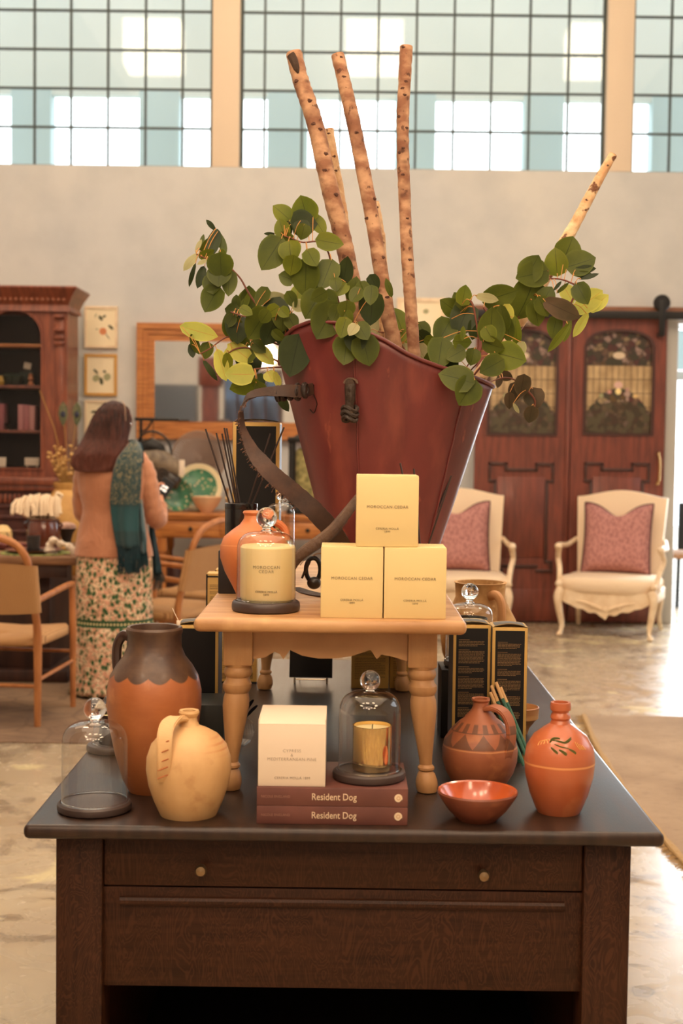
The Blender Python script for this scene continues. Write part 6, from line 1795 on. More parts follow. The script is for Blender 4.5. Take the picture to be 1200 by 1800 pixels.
for a in (-1, 1):
    m = MB(); m.tube(smooth_path([(a * r_ * .9, -.01, hc * .9), (a * r_ * 1.15, -.02, hc * .8), (a * r_ * .95, -.01, hc * .62)], 4), .007, 8); m.build('handle', MATS['brown_salt_glaze'], t)
M_nap = mat('natural_linen', srgb(228, 204, 172), .9, bump=.3, bscale=60, sheen=.2)
nap = thing('rolled_napkins', b_ + Vector((0, 0, hc)), 'bunch of rolled natural linen napkins heaped on the brown crock', 'napkin')
rd = random.Random(3)
for k in range(13):
    px = 30 + k * 6.3 + rd.uniform(-2, 2); top_ = 880 - 8 * math.sin(k / 12 * PI) + rd.uniform(-4, 3) + (-8 if k > 10 else 0)
    x = (px - 75) * s8; zt2_ = zat(top_, b_.y, px) - TH - hc
    m = MB(); q = smooth_path([(x * .55, rd.uniform(-.03, .05), -.0), (x * .9, rd.uniform(-.06, .0), zt2_ * .6), (x, -.01, zt2_), (x * 1.06 - .006, -.05, zt2_ * .75), (x * 1.10, -.075, zt2_ * .15 + rd.uniform(-.01, .02))], 4)
    m.tube(q, [.015 + rd.uniform(-.003, .003) for _ in q], 9, flat=.8, jit=.12); m.build('napkin_roll', M_nap, nap)
m = MB(); m.sphere(((90 - 75) * s8, -.01, .10), .04, 10, 8, (1.1, .8, 1)); m.tube(smooth_path([(.05, -.03, .06), (.10, -.04, .12), (.12, -.04, .15), (.09, -.04, .16)], 4), .010, 8); m.build('twisted_end', M_nap, nap)
# dark cup, saucer, plate, mat
pc = ont(46, 978)
pm = tag(MB().lathe([(0, 0), (.20, 0), (.205, .003), (.20, .006), (0, .006)], 44).build('placemat', mat('green_striped_mat', srgb(150, 150, 80), .8, c2=srgb(90, 96, 50), scale=40, lo=.45, hi=.55)), 'round green woven placemat on the dining table edge', 'placemat'); pm.location = (ont(48, 978).x, ty0 + .22, TH + .0005)
pl = tag(MB().lathe([(0, 0), (.10, 0), (.165, .014), (.168, .018), (.16, .018), (.10, .006), (0, .006)], 44).build('brown_plate', mat('mauve_brown_glaze', srgb(120, 74, 60), .35)), 'brown dinner plate on the green placemat', 'plate'); pl.location = (ont(46, 978).x, ty0 + .22, TH + .0068)
sp2 = tag(MB().lathe([(0, 0), (.07, 0), (.095, .010), (.07, .006), (0, .006)], 36).build('black_saucer', M_black), 'small black saucer under the dark cup', 'saucer'); sp2.location = (ont(46, 978).x, ty0 + .20, TH + .0132)
cu_ = tag(MB().lathe([(.030, 0), (.036, .004), (.041, .085), (.038, .085), (.034, .01), (0, .01)], 32).build('dark_cup', mat('charcoal_glaze', (.03, .025, .025), .35)), 'charcoal cup standing on the black saucer', 'cup'); cu_.location = (ont(46, 978).x, ty0 + .20, TH + .0194)
# knotted white napkin
npn = thing('knotted_napkin', Vector((ont(78, 978).x, ty0 + .16, TH + .02)), 'white linen napkin lying across the placemat toward the woman', 'napkin')
m = MB(); m.tube(smooth_path([(.0, .0, .03), (.03, -.01, .065), (.06, 0, .045), (.10, 0, .035), (.14, -.02, .01), (.17, -.07, .0)], 5), [.006, .022, .016] + [.018 + .006 * math.sin(i) for i in range(20)] + [.024, .028, .02], 10, flat=1.3, jit=.1); m.build('folded_linen', mat('white_linen', srgb(232, 214, 192), .9, bump=.3, bscale=50), npn)
m = MB(); m.lathe([(.045, -.02), (.02, .03), (.004, .062), (0, .064)], 12, fn=lambda r, z, a: r * (1 + .25 * math.sin(a * 3))); m.build('peaked_fold', MATS['white_linen'], npn)
# pink shellfish/dried flowers bowls
t = thing('pedestal_bowl', ont(117, 958), 'black pedestal bowl holding a pale shell in front of the urn', 'bowl')
m = MB(); m.lathe([(.022, 0), (.026, .005), (.03, .03), (.042, .075), (.062, .105), (.058, .105), (.035, .06), (0, .05)], 30); m.build('bowl_body', mat('black_glaze', (.015, .014, .013), .25), t)
t2_ = tag(MB().lathe([(.035, 0), (.055, .01), (.052, .03), (.03, .045), (0, .05)], 20, fn=lambda r, z, a: r * (1 + .12 * math.sin(a * 5))).build('pale_shell', mat('shell_pink', srgb(214, 172, 150), .5, c2=srgb(150, 110, 96), scale=20)), 'pale pink shell resting in the black pedestal bowl', 'shell'); t2_.location = ont(117, 958) + Vector((0, 0, .097))
t = tag(MB().lathe([(.05, 0), (.08, .01), (.095, .035), (.06, .04), (0, .045)], 24, fn=lambda r, z, a: r * (1 + .10 * math.sin(a * 7))).build('mauve_posy', mat('mauve_dried_flowers', srgb(150, 84, 78), .9, c2=srgb(88, 44, 44), scale=30, bump=1)), 'low mauve dried flower posy left of the dark cup', 'flowers'); t.location = ont(20, 966)
t = tag(MB().lathe([(.05, 0), (.062, .01), (.058, .07), (.03, .105), (0, .11)], 24).build('spotted_pot', mat('cream_spotted_glaze', srgb(224, 190, 130), .4, c2=srgb(70, 46, 32), scale=40, lo=.6, hi=.64)), 'cream pot with dark spots at the left picture edge', 'pot'); t.location = ont(5, 952)
t = tag(MB().lathe([(0, 0), (.06, 0), (.085, .01), (.06, .006), (0, .006)], 30).build('ochre_dish', mat('ochre_glaze', srgb(196, 140, 62), .4)), 'small ochre dish beside the woman on the table', 'dish'); t.location = ont(128, 966)

# large yellow urn with dried flowers and peacock feathers, on a stool behind the table
UY = 9.35; ux = xat(121, UY, py=900)
us = UY / F
t = thing('yellow_urn', (ux, UY, 0.0), 'large yellow clay urn with dried flowers between the cabinet and the woman', 'urn')
zu = lambda y_: zat(y_, UY, 121)
m = MB(); m.lathe([(.10, zu(1010)), (.13, zu(1000)), (.19, zu(960)), (.205, zu(930)), (.19, zu(895)), (.12, zu(868)), (.095, zu(860)), (.105, zu(852)), (.105, zu(848)), (.09, zu(848)), (.08, zu(860)), (0, zu(880))], 44)
m.build('body', mat('ochre_yellow_clay', srgb(206, 158, 88), .6, c2=srgb(176, 126, 64), scale=7, bump=.15), t)
stl = thing('wooden_stool', (ux, UY, 0), 'plain wooden stool carrying the yellow urn behind the dining table', 'stool')
m = MB(); m.lathe([(.16, zu(1010) - .04), (.17, zu(1010) - .03), (.17, zu(1010) - .001), (0, zu(1010) - .001)], 30); m.build('seat', M_tablewood, stl)
for k in range(4):
    a = PI / 4 + k * PI / 2; m = MB(); m.tube([(.11 * math.cos(a), .11 * math.sin(a), zu(1010) - .04), (.15 * math.cos(a), .15 * math.sin(a), 0)], .016, 8); m.build('leg', M_tablewood, stl)
t = thing('dried_flowers', (ux, UY, zu(862)), 'bunch of golden dried flowers with two peacock feathers in the yellow urn', 'flowers')
rd = random.Random(9); m = MB(); st_m = MB()
for k in range(95):
    a = rd.uniform(-1, 1); h_ = rd.uniform(.05, .31); x = a * (.03 + h_ * .33) - .025; y_ = rd.uniform(-.06, .06)
    st_m.tube([(a * .02, 0, 0), (x * .7, y_, h_ * .6), (x, y_, h_)], .0016, 4)
    if h_ > .10: m.sphere((x, y_, h_), rd.uniform(.008, .015), 7, 5, (1, 1, .8))
st_m.build('dry_stem', mat('straw_stem', srgb(176, 134, 72), .8), t)['kind'] = 'stuff'; m.build('blossom', mat('straw_blossom', srgb(222, 184, 120), .8, c2=srgb(190, 140, 76), scale=60), t)['kind'] = 'stuff'
m = MB(); m.tube([(0, 0, 0), (-.10, 0, .42), (-.20, 0, .68)], .0025, 5); m.build('long_stalk', MATS['straw_stem'], t)
for (dx, hz) in ((-.04, .52), (.055, .52)):
    f_ = MB(); f_.tube([(0, 0, 0), (dx * .5, 0, hz * .6), (dx, 0, hz)], .0022, 5); fo = f_.build('feather_shaft', MATS['straw_stem'], t)
    f_ = MB(); f_.lathe([(0, -.055), (.022, -.03), (.034, .0), (.026, .035), (0, .06)], 16, M=Matrix.Translation((dx, -.004, hz)) @ Matrix.Diagonal((1, .08, 1.5, 1))); f_.build('feather_vane', mat('olive_feather', srgb(112, 104, 74), .7, c2=srgb(70, 80, 54), scale=40), fo)
    f_ = MB(); f_.lathe([(0, -.02), (.015, -.01), (.018, .004), (0, .022)], 14, M=Matrix.Translation((dx, -.010, hz)) @ Matrix.Diagonal((1, .15, 1.2, 1))); f_.build('feather_eye', mat('peacock_blue', srgb(34, 38, 62), .4), fo)

# ---------------------------------------------------------------- dining chairs
def make_dining_chair(label, detail=None):
    """faces +y; origin between the rear legs on the floor"""
    t = thing('woven_dining_chair', (0, 0, 0), label, 'chair', 'beech dining chairs with woven cord')
    hw_ = .27
    for k in (-1, 1):
        m = MB(); q = [(k * hw_, .0, 0), (k * hw_, .0, .44), (k * (hw_ - .005), -.03, .60), (k * (hw_ - .015), -.075, .78)]
        m.tube(smooth_path(q, 4), [.017, .018, .019, .021, .022, .021, .020, .020, .019, .018, .017, .017, .017], 10); m.build('leg', M_chairwood, t)
        m = MB(); m.tube([(k * (hw_ + .01), .50, 0), (k * (hw_ + .01), .50, .44), (k * (hw_ + .005), .50, .655)], [.015, .020, .017], 10); m.build('leg', M_chairwood, t)
        m = MB(); m.tube(smooth_path([(k * (hw_ - .003), -.035, .625), (k * (hw_ + .004), .20, .645), (k * (hw_ + .006), .42, .66), (k * (hw_ + .005), .52, .655)], 5), .017, 10, flat=.8); m.build('arm', M_chairwood, t)
        m = MB(); m.tube([(k * hw_, .0, .23), (k * (hw_ + .01), .50, .25)], .010, 8); m.build('stretcher', M_chairwood, t)
    m = MB(); m.tube([(-hw_, 0, .20), (hw_, 0, .20)], .010, 8); m.build('stretcher', M_chairwood, t)
    m = MB(); m.tube([(-hw_ - .01, .5, .30), (hw_ + .01, .5, .30)], .010, 8); m.build('stretcher', M_chairwood, t)
    # bent hoop over the back
    m = MB(); q = smooth_path([(-hw_ + .015, -.075, .78), (-hw_ + .03, -.095, .86), (-hw_ + .10, -.115, .93), (0, -.13, .965), (hw_ - .10, -.115, .93), (hw_ - .03, -.095, .86), (hw_ - .015, -.075, .78)], 7)
    m.tube(q, .019, 12); m.build('bent_hoop', M_chairwood, t)
    # cord back panel wrapped round both posts
    def fb(u, v):
        a = 2 * PI * u; ex = math.copysign(abs(math.cos(a)) ** .25, math.cos(a)); ey = math.copysign(abs(math.sin(a)) ** .8, math.sin(a))
        x = ex * (hw_ + .026); z = .57 + .24 * v + .012 * math.cos(x / hw_ * PI / 2) * (1 - 2 * v) * -1
        th = .010 + .018 * abs(x / hw_) ** 5
        return (x, -.035 - .22 * (z - .60) + ey * th + .03 * (1 - (x / hw_) ** 2) * -1, z)
    m = MB(); m.grid(fb, 40, 10, closeu=True); m.build('woven_back', M_cord, t, sharp=60)
    # seat
    def fs(z, e): return [Vector((math.copysign(abs(math.cos(a)) ** .35, math.cos(a)) * (hw_ + .015) * e, .25 + math.copysign(abs(math.sin(a)) ** .35, math.sin(a)) * .265 * e, z - .022 * math.cos(math.copysign(abs(math.cos(a)) ** .35, math.cos(a)) * PI / 2) * (1 if z > .42 else 0))) for a in [2 * PI * k / 36 for k in range(36)]]
    m = MB(); m.loft([fs(.395, .94), fs(.405, 1), fs(.44, 1.0), fs(.455, .96), fs(.452, .6), fs(.448, .2)]); m.build('woven_seat', M_cord, t, sharp=60)
    return t
c1 = make_dining_chair('woven cord dining chair at the left edge, seen from behind at the laid table')
rl = PZ(66, 1279, 0); fl_ = PZ(125, 1244, 0)
dirv = (fl_ - rl).normalized(); a1 = math.atan2(-dirv.x, dirv.y)
sc1_ = (fl_ - rl).length / .50
c1.rotation_euler.z = a1; c1.scale = (1, sc1_, 1)
c1.location = rl - Matrix.Rotation(a1, 3, 'Z') @ Vector((.27, 0, 0))
c2 = dup(c1, label='woven cord dining chair right of the woman, its hoop turned to the camera')
rl2 = Vector((xat(312, 7.75, py=1110), 7.75, 0)); a2_ = R(66)
c2.scale = (1, 1, 1.0); c2.rotation_euler.z = a2_
c2.location = rl2 - Matrix.Rotation(a2_, 3, 'Z') @ Vector((-.27, 0, 0))
c3 = dup(c2, label='woven cord dining chair mostly hidden, farthest from the camera')
c3.location = Vector((xat(384, 8.75, py=1000), 8.75, 0)) - Matrix.Rotation(a2_, 3, 'Z') @ Vector((-.27, 0, 0)); c3.rotation_euler.z = R(68)

for c_ in (c1, c2, c3): c_.location.z = .0065
stl.location.z = 0
# ---------------------------------------------------------------- rugs
n = NT('worn_grey_brown_rug'); a = n.noise(1.6, 6, dist=1); v = n.vor(5, 'DISTANCE_TO_EDGE')
c = n.mix(n.rng(a, .35, .65), srgb(146, 118, 92), srgb(112, 88, 70)); c = n.mix(n.rng(v[0], .02, .06, .35, 0), c, srgb(78, 60, 50)); n.base(c); n.rough(.95); n.bump(n.noise(60, 3), .4, .01); M_rug1 = n.m
p0 = PZ(0, 1306, 0); pb = PZ(0, 1214, 0)
rg = tag(MB().bx(-3.6, 0, 0, pb.y - p0.y + 1.8, 0, .006, .002).build('patterned_rug', M_rug1), 'worn grey-brown rug under the left dining chair', 'rug')
rg.location = (xat(300, p0.y, py=1300), p0.y, .0)
n = NT('beige_flat_rug'); c = n.mix(n.rng(n.noise(2.5, 6), .35, .65), srgb(172, 146, 118), srgb(150, 124, 98)); c = n.mix(n.rng(n.noise(20, 5, stretch=(1, 3, 1)), .55, .7, 0, .5), c, srgb(128, 104, 84)); n.base(c); n.rough(.95); n.bump(n.noise(90, 3), .4, .008)
edge = [(1026, 1260), (1042, 1300), (1062, 1338), (1085, 1372), (1108, 1406), (1135, 1440), (1160, 1470), (1196, 1512), (1260, 1590)]
E_ = smooth_path([PZ(x, y, 0) for x, y in edge], 4)
rgo = thing('beige_rug', E_[0], 'beige flat-woven rug with jute fringe on the right side of the floor', 'rug'); b0 = E_[0]
m = MB(); far = PZ(1200, 1256, 0); rr_ = 3.2
vs = [];
for p in E_: vs.append(p - b0 + Vector((0, 0, .002)))
n_ = len(vs); vs2 = [Vector((3.4, v.y * 1.0, .002)) for v in vs]
allv = [(*v,) for v in vs] + [(*v,) for v in vs2] + [(v.x, v.y, .010) for v in vs] + [(v.x, v.y, .010) for v in vs2]
fs_ = []
for i in range(n_ - 1):
    fs_ += [(i, i + 1, n_ + i + 1, n_ + i), (2 * n_ + i, 3 * n_ + i, 3 * n_ + i + 1, 2 * n_ + i + 1), (i, 2 * n_ + i, 2 * n_ + i + 1, i + 1)]
fs_ += [(0, n_, 3 * n_, 2 * n_), (n_ - 1, 2 * n_ - 1, 4 * n_ - 1, 3 * n_ - 1)]
m._put(allv, fs_); m.build('woven_field', n.m, rgo)
m = MB(); m.tube([p - b0 + Vector((.0, 0, .010)) for p in E_], [.009 + .002 * math.sin(i * 1.7) for i in range(n_)], 8, flat=1.6); m.build('jute_border', mat('golden_jute', srgb(170, 136, 90), .9, bump=.6), rgo)
m = MB(); rd = random.Random(2); Ed = smooth_path([p for p in E_], 6)
for p in Ed:
    for _ in range(2): q = p - b0; m.tube([q + Vector((0, rd.uniform(-.02, .02), .008)), q + Vector((-rd.uniform(.015, .05), rd.uniform(-.05, .01), .004))], .0016, 4)
m.build('fringe', MATS['golden_jute'], rgo)['kind'] = 'stuff'

# ---------------------------------------------------------------- lamps above the frame
M_shade = mat('lit_paper_shade', (.9, .8, .6), .7, emis=(1.0, .82, .60), estr=24)
LYp = 6.0; my = 2 * (WY + .10) - LYp
def lantern(px, py, label):
    x = (px - 608) / F * my; z = 1.45 + (773 + .0125 * (px - 608) - py) / F * my
    t = thing('square_pendant_lamp', (x, LYp, z), label, 'lamp', 'square pendant lamps')
    a = .30
    m = MB(); m.box((0, 0, 0), (.66, .5, .54), .02); m.build('paper_shade', M_shade, t)
    m = MB(); m.tube([(0, 0, .27), (0, 0, CEIL - z)], .006, 6); m.build('cord', M_iron, t)
lantern(268, 95, 'left one of three square glowing pendant lamps mirrored in the tall windows')
lantern(648, 97, 'middle one of three square glowing pendant lamps mirrored in the tall windows')
lantern(1030, 104, 'right one of three square glowing pendant lamps mirrored in the tall windows')
Mb = mat('lit_bulb', (1, .8, .5), .5, emis=(1.0, .74, .50), estr=20)
ch = thing('bulb_chandelier', (-.2, .3, 3.5), 'large iron ring chandelier with twelve lit glass globes above the camera', 'lamp')
m = MB(); m.tube([(1.3 * math.cos(a), 1.3 * math.sin(a), 0) for a in [2 * PI * k / 32 for k in range(32)]], .012, 6, closed=True)
m.tube([(0, 0, 0), (0, 0, CEIL - 3.5)], .01, 6); m.tube([(-1.3, 0, 0), (1.3, 0, 0)], .01, 6); m.tube([(0, -1.3, 0), (0, 1.3, 0)], .01, 6)
for k in range(12): a = 2 * PI * k / 12; m.tube([(1.3 * math.cos(a), 1.3 * math.sin(a), 0), (1.3 * math.cos(a), 1.3 * math.sin(a), -.1 - .45 * (k % 2))], .006, 5)
m.tube([(0, 0, 0), (0, 0, .01)], .02, 6); m.build('iron_ring', M_iron, ch)
for k in range(12):
    a = 2 * PI * k / 12; m = MB(); m.sphere((1.3 * math.cos(a), 1.3 * math.sin(a), -.24 - .45 * (k % 2)), .17, 16, 12); m.build('bulb', Mb, ch)

# things seen only in the mirror
o = MB().bx(-.32, .32, -.25, .25, 0, 2.22, .01).build('grey_cabinet', mat('slate_grey_cabinet', srgb(84, 86, 92), .5)); o.location = (-2.5, 2.0, 0); tag(o, 'slate grey cabinet reflected in the left of the pine mirror', 'cabinet')
t = thing('longcase_clock', (-1.98, 2.1, 0), 'brown longcase clock reflected in the pine mirror', 'clock')
m = MB(); m.bx(-.12, .12, -.12, .12, 0, 2.3, .01); m.build('case', M_mahog, t); m = MB(); m.bx(-.17, .17, -.16, .16, 2.2, 2.62, .02); m.build('hood', M_mahog, t)
t = thing('glazed_bookcase', (-1.35, 2.1, 0), 'dark glazed bookcase reflected in the middle of the pine mirror', 'bookcase')
m = MB(); m.bx(-.42, .42, -.18, .22, 0, 2.45, .01); m.build('carcass', M_dkwood, t)
for k in range(4): m = MB(); m.bx(-.40 + k * .2, -.24 + k * .2, .215, .232, 1.2, 2.38, .004); m.build('glass_pane', mat('blue_reflecting_glass', srgb(96, 108, 130), .15, metal=.6), t)
#@@PERSON
# ---------------------------------------------------------------- the woman
WD = 7.62
WX = xat(203, WD, py=1000)
per = thing('person', (WX, WD, .0065), 'woman seen from behind in tan jacket, teal scarf and floral skirt, looking at a phone', 'person')
def q(px, py, dy=0):
    p = PY(px, py, WD + dy); return Vector((p.x - WX, dy, p.z))
M_skin = mat('warm_skin', srgb(214, 150, 116), .5, subs=.15)
# body: one skinned surface (head, neck, trunk, arms, hands with fingers, legs, feet)
bm = bmesh.new(); sk = bm.verts.layers.skin.verify()
V = {}
def jv(name, co, r, parent=None):
    v = bm.verts.new(co); v[sk].radius = (r, r) if not isinstance(r, tuple) else r
    V[name] = v
    if parent: bm.edges.new((V[parent], v))
    return v
px_ = lambda z, x, y=0: Vector((x, y, z))
jv('pelvis', px_(.92, 0, .0), (.14, .11)); jv('waist', px_(1.06, -.005, .0), (.115, .09), 'pelvis'); jv('chest', px_(1.22, -.005, .0), (.13, .10), 'waist')
jv('upper', px_(1.33, 0, .0), (.10, .08), 'chest'); jv('neck', px_(1.41, .01, .01), .048, 'upper'); jv('skull', px_(1.49, .018, .02), (.066, .075), 'neck'); jv('crown', px_(1.575, .018, .01), (.062, .07), 'skull')
jv('brow', px_(1.535, .045, .065), .036, 'skull'); jv('nose', px_(1.505, .068, .098), .012, 'brow')
for s_, k in (('l', -1), ('r', 1)):
    jv('sh' + s_, px_(1.335, k * .145, .0), .052, 'upper')
    jv('hip' + s_, px_(.86, k * .085, 0), .085, 'pelvis'); jv('knee' + s_, px_(.48, k * .095, .01), .055, 'hip' + s_); jv('ank' + s_, px_(.09, k * .10, -.01), .036, 'knee' + s_); jv('toe' + s_, px_(.035, k * .115, .14), .032, 'ank' + s_)
# right arm raised with the phone, left arm folded in front
jv('elr', q(274, 915, .03), .040, 'shr'); jv('wrr', q(281, 884, .20), .024, 'elr'); jv('par', q(284, 872, .225), .028, 'wrr')
jv('ell', px_(1.06, -.185, .06), .040, 'shl'); jv('wrl', q(258, 900, .27), .024, 'ell'); jv('pal', q(268, 890, .29), .028, 'wrl')
for i, (dx, dz, dyy) in enumerate(((-.016, .004, .0), (-.008, .016, .006), (.001, .020, .010), (.010, .016, .012))):
    b = q(284, 866, .23) + Vector((dx, dyy * .5, dz * .4)); jv('f%da' % i, b, .0095, 'par')
    jv('f%db' % i, b + Vector((dx * .3 + .004, -.008, .022 + dz * .4)), .0085, 'f%da' % i); jv('f%dc' % i, b + Vector((dx * .2 - .004, -.026, .034 + dz * .5)), .0075, 'f%db' % i)
jv('tha', q(279, 870, .215), .010, 'par'); jv('thb', q(277, 860, .205), .0095, 'tha'); jv('thc', q(280, 851, .20), .008, 'thb')
for i, (dx, dz) in enumerate(((.016, -.010), (.018, .002), (.016, .014), (.012, .024))):
    b = q(270, 888, .29) + Vector((dx, 0, dz)); jv('g%da' % i, b, .0095, 'pal'); jv('g%db' % i, b + Vector((.022, -.006, .004)), .0085, 'g%da' % i); jv('g%dc' % i, b + Vector((.032, -.022, .006)), .0075, 'g%db' % i)
jv('tla', q(267, 882, .28), .010, 'pal'); jv('tlb', q(271, 875, .27), .0085, 'tla')
V['pelvis'][sk].use_root = True
me = bpy.data.meshes.new('body'); bm.to_mesh(me); bm.free(); me.materials.append(M_skin)
body = bpy.data.objects.new('body', me); col.objects.link(body); body.parent = per
mo = body.modifiers.new('skin', 'SKIN'); mo.use_smooth_shade = True
mo = body.modifiers.new('sub', 'SUBSURF'); mo.levels = 2; mo.render_levels = 2

def rings(tab, ry_fn, cy_fn, n_=48, ripple=None, sq=1.0):
    out = []
    for (y, l, r_) in tab:
        a_, b_ = q(l, y), q(r_, y); cxx = (a_.x + b_.x) / 2; rx = (b_.x - a_.x) / 2; zc_ = (a_.z + b_.z) / 2; slope = (b_.z - a_.z) / max(1e-4, (b_.x - a_.x))
        ring = []
        for k in range(n_):
            a = 2 * PI * k / n_; e = 1 + (ripple(a, y) if ripple else 0)
            ca, sa = math.cos(a), math.sin(a)
            x = math.copysign(abs(ca) ** sq, ca) * rx * e; ring.append(Vector((cxx + x, cy_fn(y) + sa * ry_fn(y) * e, zc_)))
        out.append(ring)
    return out
def itp(tab):
    def f(y):
        if y <= tab[0][0]: return tab[0][1]
        for (a, va), (b, vb) in zip(tab, tab[1:]):
            if a <= y <= b: return va + (vb - va) * (y - a) / (b - a)
        return tab[-1][1]
    return f
def dense(tab, k=4):
    out = []
    for (a, b) in zip(tab, tab[1:]):
        for i in range(k): out.append(tuple(p + (r_ - p) * i / k for p, r_ in zip(a, b)))
    out.append(tab[-1]); return out
# jacket
n = NT('tan_suede_jacket'); c = n.mix(n.rng(n.noise(6, 5), .35, .65), srgb(196, 134, 100), srgb(176, 116, 84)); n.base(c); n.rough(.8); n.b.inputs['Sheen Weight'].default_value = .3
n.bump(n.noise(9, 3, stretch=(1, 1, .5), dist=1.2), .6, .03); M_jacket = n.m
jt = dense([(796, 180, 224), (802, 162, 240), (812, 146, 254), (826, 138, 260), (845, 138, 260), (865, 140, 257), (888, 146, 254), (905, 146, 253), (925, 142, 256), (950, 137, 262), (972, 134, 267), (979, 133, 268)], 3)
jr = rings(jt, itp([(796, .05), (812, .095), (840, .125), (870, .125), (900, .11), (950, .13), (980, .14)]), itp([(796, 0), (980, 0)]), ripple=lambda a, y: .012 * math.sin(a * 5 + y * .05) + .012 * math.sin(a * 3 - y * .11) * max(0, (y - 850) / 130), sq=.85)
m = MB(); m.loft(jr, cap=False); jk = m.build('jacket', M_jacket, per, sharp=80)
so = jk.modifiers.new('s', 'SOLIDIFY'); so.thickness = .006; so.offset = 1
def fold_tube(pts, rad, name, parent):
    m = MB(); qq = smooth_path(pts, 6); n_ = len(qq); rr_ = []
    for i in range(n_):
        f = i / (n_ - 1) * (len(rad) - 1); k = min(int(f), len(rad) - 2); rr_.append((rad[k] + (rad[k + 1] - rad[k]) * (f - k)) * (1 + .05 * math.sin(i * 1.9)))
    m.tube(qq, rr_, 18); return m.build(name, M_jacket, parent, sharp=80)
fold_tube([q(243, 815, .0), q(254, 832, .0), q(261, 860, .0), q(267, 890, .01), q(273, 912, .03), q(279, 914, .08), q(282, 900, .14), q(283, 888, .175)], [.060, .062, .058, .055, .058, .054, .046, .038, .034], 'sleeve', jk)
fold_tube([q(156, 818, .0), q(147, 840, .02), q(144, 870, .05), q(147, 905, .09), q(170, 915, .17), q(215, 908, .23), q(250, 902, .26)], [.058, .056, .052, .052, .052, .044, .036, .034], 'sleeve', jk)
m = MB(); m.tube([q(208, y_, -.128 - .004 * math.sin(y_ * .03)) for y_ in range(830, 978, 8)], .0016, 5); m.build('back_seam', mat('jacket_thread', srgb(140, 88, 62), .8), jk)
m = MB(); m.lathe([(.058, 0), (.064, .01), (.060, .045), (.05, .05), (.045, .02), (.05, .0)], 24, M=Matrix.Translation(q(203, 806, .0)) ); m.build('collar', M_jacket, jk)
# skirt
n = NT('floral_skirt_cloth'); uvn = n.tc.outputs['Object']
v1 = n.vor(34, stretch=(1, 1, .8)); v2 = n.vor(52, stretch=(1, .9, 1)); nz = n.noise(30, 4, dist=1.5)
c = n.mix(n.rng(nz, .45, .55), srgb(232, 206, 172), srgb(216, 160, 132))
c = n.mix(n.rng(n.math('ADD', v1[0], n.math('MULTIPLY', nz, .35)), .50, .60, 1, 0), c, srgb(44, 82, 42))
c = n.mix(n.rng(n.math('ADD', v2[0], n.math('MULTIPLY', nz, .3)), .30, .38, .9, 0), c, srgb(96, 104, 52))
c = n.mix(n.rng(n.noise(42, 3, dist=2.5), .55, .60, 0, .95), c, srgb(52, 90, 46)); c = n.mix(n.rng(n.vor(26)[0], .10, .16, 1, 0), c, srgb(206, 116, 96))
xyz = n.sep(uvn); zb_ = q(203, 1093).z
dz_ = n.math('ABSOLUTE', n.math('SUBTRACT', xyz[2], zb_))
c = n.mix(n.rng(dz_, .020, .022, 1, 0), c, srgb(38, 74, 38))
c = n.mix(n.math('MULTIPLY', n.rng(n.math('ABSOLUTE', n.math('SUBTRACT', dz_, .0)), .005, .006, 1, 0), n.rng(n.math('SINE', n.math('MULTIPLY', xyz[0], 330.)), -.3, .3)), c, srgb(222, 200, 150))
n.base(c); n.rough(.75); n.bump(n.noise(5, 3, stretch=(2, 2, .3)), .4, .03); M_skirt = n.m
st_t = dense([(968, 138, 264), (985, 135, 267), (1010, 134, 268), (1045, 134, 267), (1080, 134, 268), (1094, 134, 268), (1097, 131, 271), (1120, 131, 272), (1150, 130, 272), (1185, 127, 271), (1216, 124, 268)], 4)
def srip(a, y):
    g = max(0, (y - 985) / 110) if y < 1096 else .9 + (y - 1096) / 100
    return (.010 * math.sin(a * 9) + .008 * math.sin(a * 14 + 1) + .006 * math.sin(a * 23)) * min(2.2, g) * (1.6 if y >= 1096 else .6)
sr = rings(st_t, itp([(968, .135), (1045, .165), (1094, .175), (1120, .19), (1216, .22)]), itp([(968, 0), (1216, 0)]), n_=120, ripple=srip)
for k, v_ in enumerate(sr[-1]): v_.z += .006 * math.sin(k * .8)
m = MB(); m.loft(sr, cap=False); skm = m.build('skirt', M_skirt, per, sharp=80)
so = skm.modifiers.new('s', 'SOLIDIFY'); so.thickness = .003
for k in (-1, 1):
    m = MB(); m.tube(smooth_path([(k * .10, -.06, .035), (k * .105, .0, .04), (k * .11, .10, .035), (k * .118, .19, .028)], 4), [.036, .040, .042, .040, .04, .04, .042, .042, .04, .036, .032, .03, .026], 12, flat=1.0); m.build('shoe', mat('brown_leather_shoe', srgb(92, 52, 34), .5), per)
# hair
n = NT('long_brown_hair'); hs = n.noise(16, 5, stretch=(5, 5, .35)); hs2 = n.noise(45, 4, stretch=(5, 5, .3))
c = n.mix(n.rng(hs, .35, .68), srgb(40, 23, 19), srgb(88, 48, 38)); xyz = n.sep(n.tc.outputs['Object'])
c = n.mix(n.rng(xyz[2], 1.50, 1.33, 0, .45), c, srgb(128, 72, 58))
n.base(c); n.rough(.42); n.b.inputs['Specular IOR Level'].default_value = .35; n.bump(hs2, .6, .01); M_hair = n.m
ht = dense([(706, 196, 203), (708, 188, 210), (713, 181, 218), (722, 173, 226), (738, 164, 231), (756, 157, 230), (775, 150, 226), (792, 141, 221), (806, 134, 217), (818, 132, 213), (828, 138, 206), (831, 152, 192)], 3)
hr = rings(ht, itp([(706, .03), (713, .07), (722, .09), (740, .105), (775, .10), (800, .085), (831, .05)]), itp([(706, .02), (740, .01), (775, -.02), (800, -.075), (831, -.105)]), n_=72, ripple=lambda a, y: (.022 * math.sin(a * 7 + y * .03) + .02 * math.sin(a * 13 - y * .05) + .012 * math.sin(a * 29)) * min(1, max(0, (y - 712) / 40)))
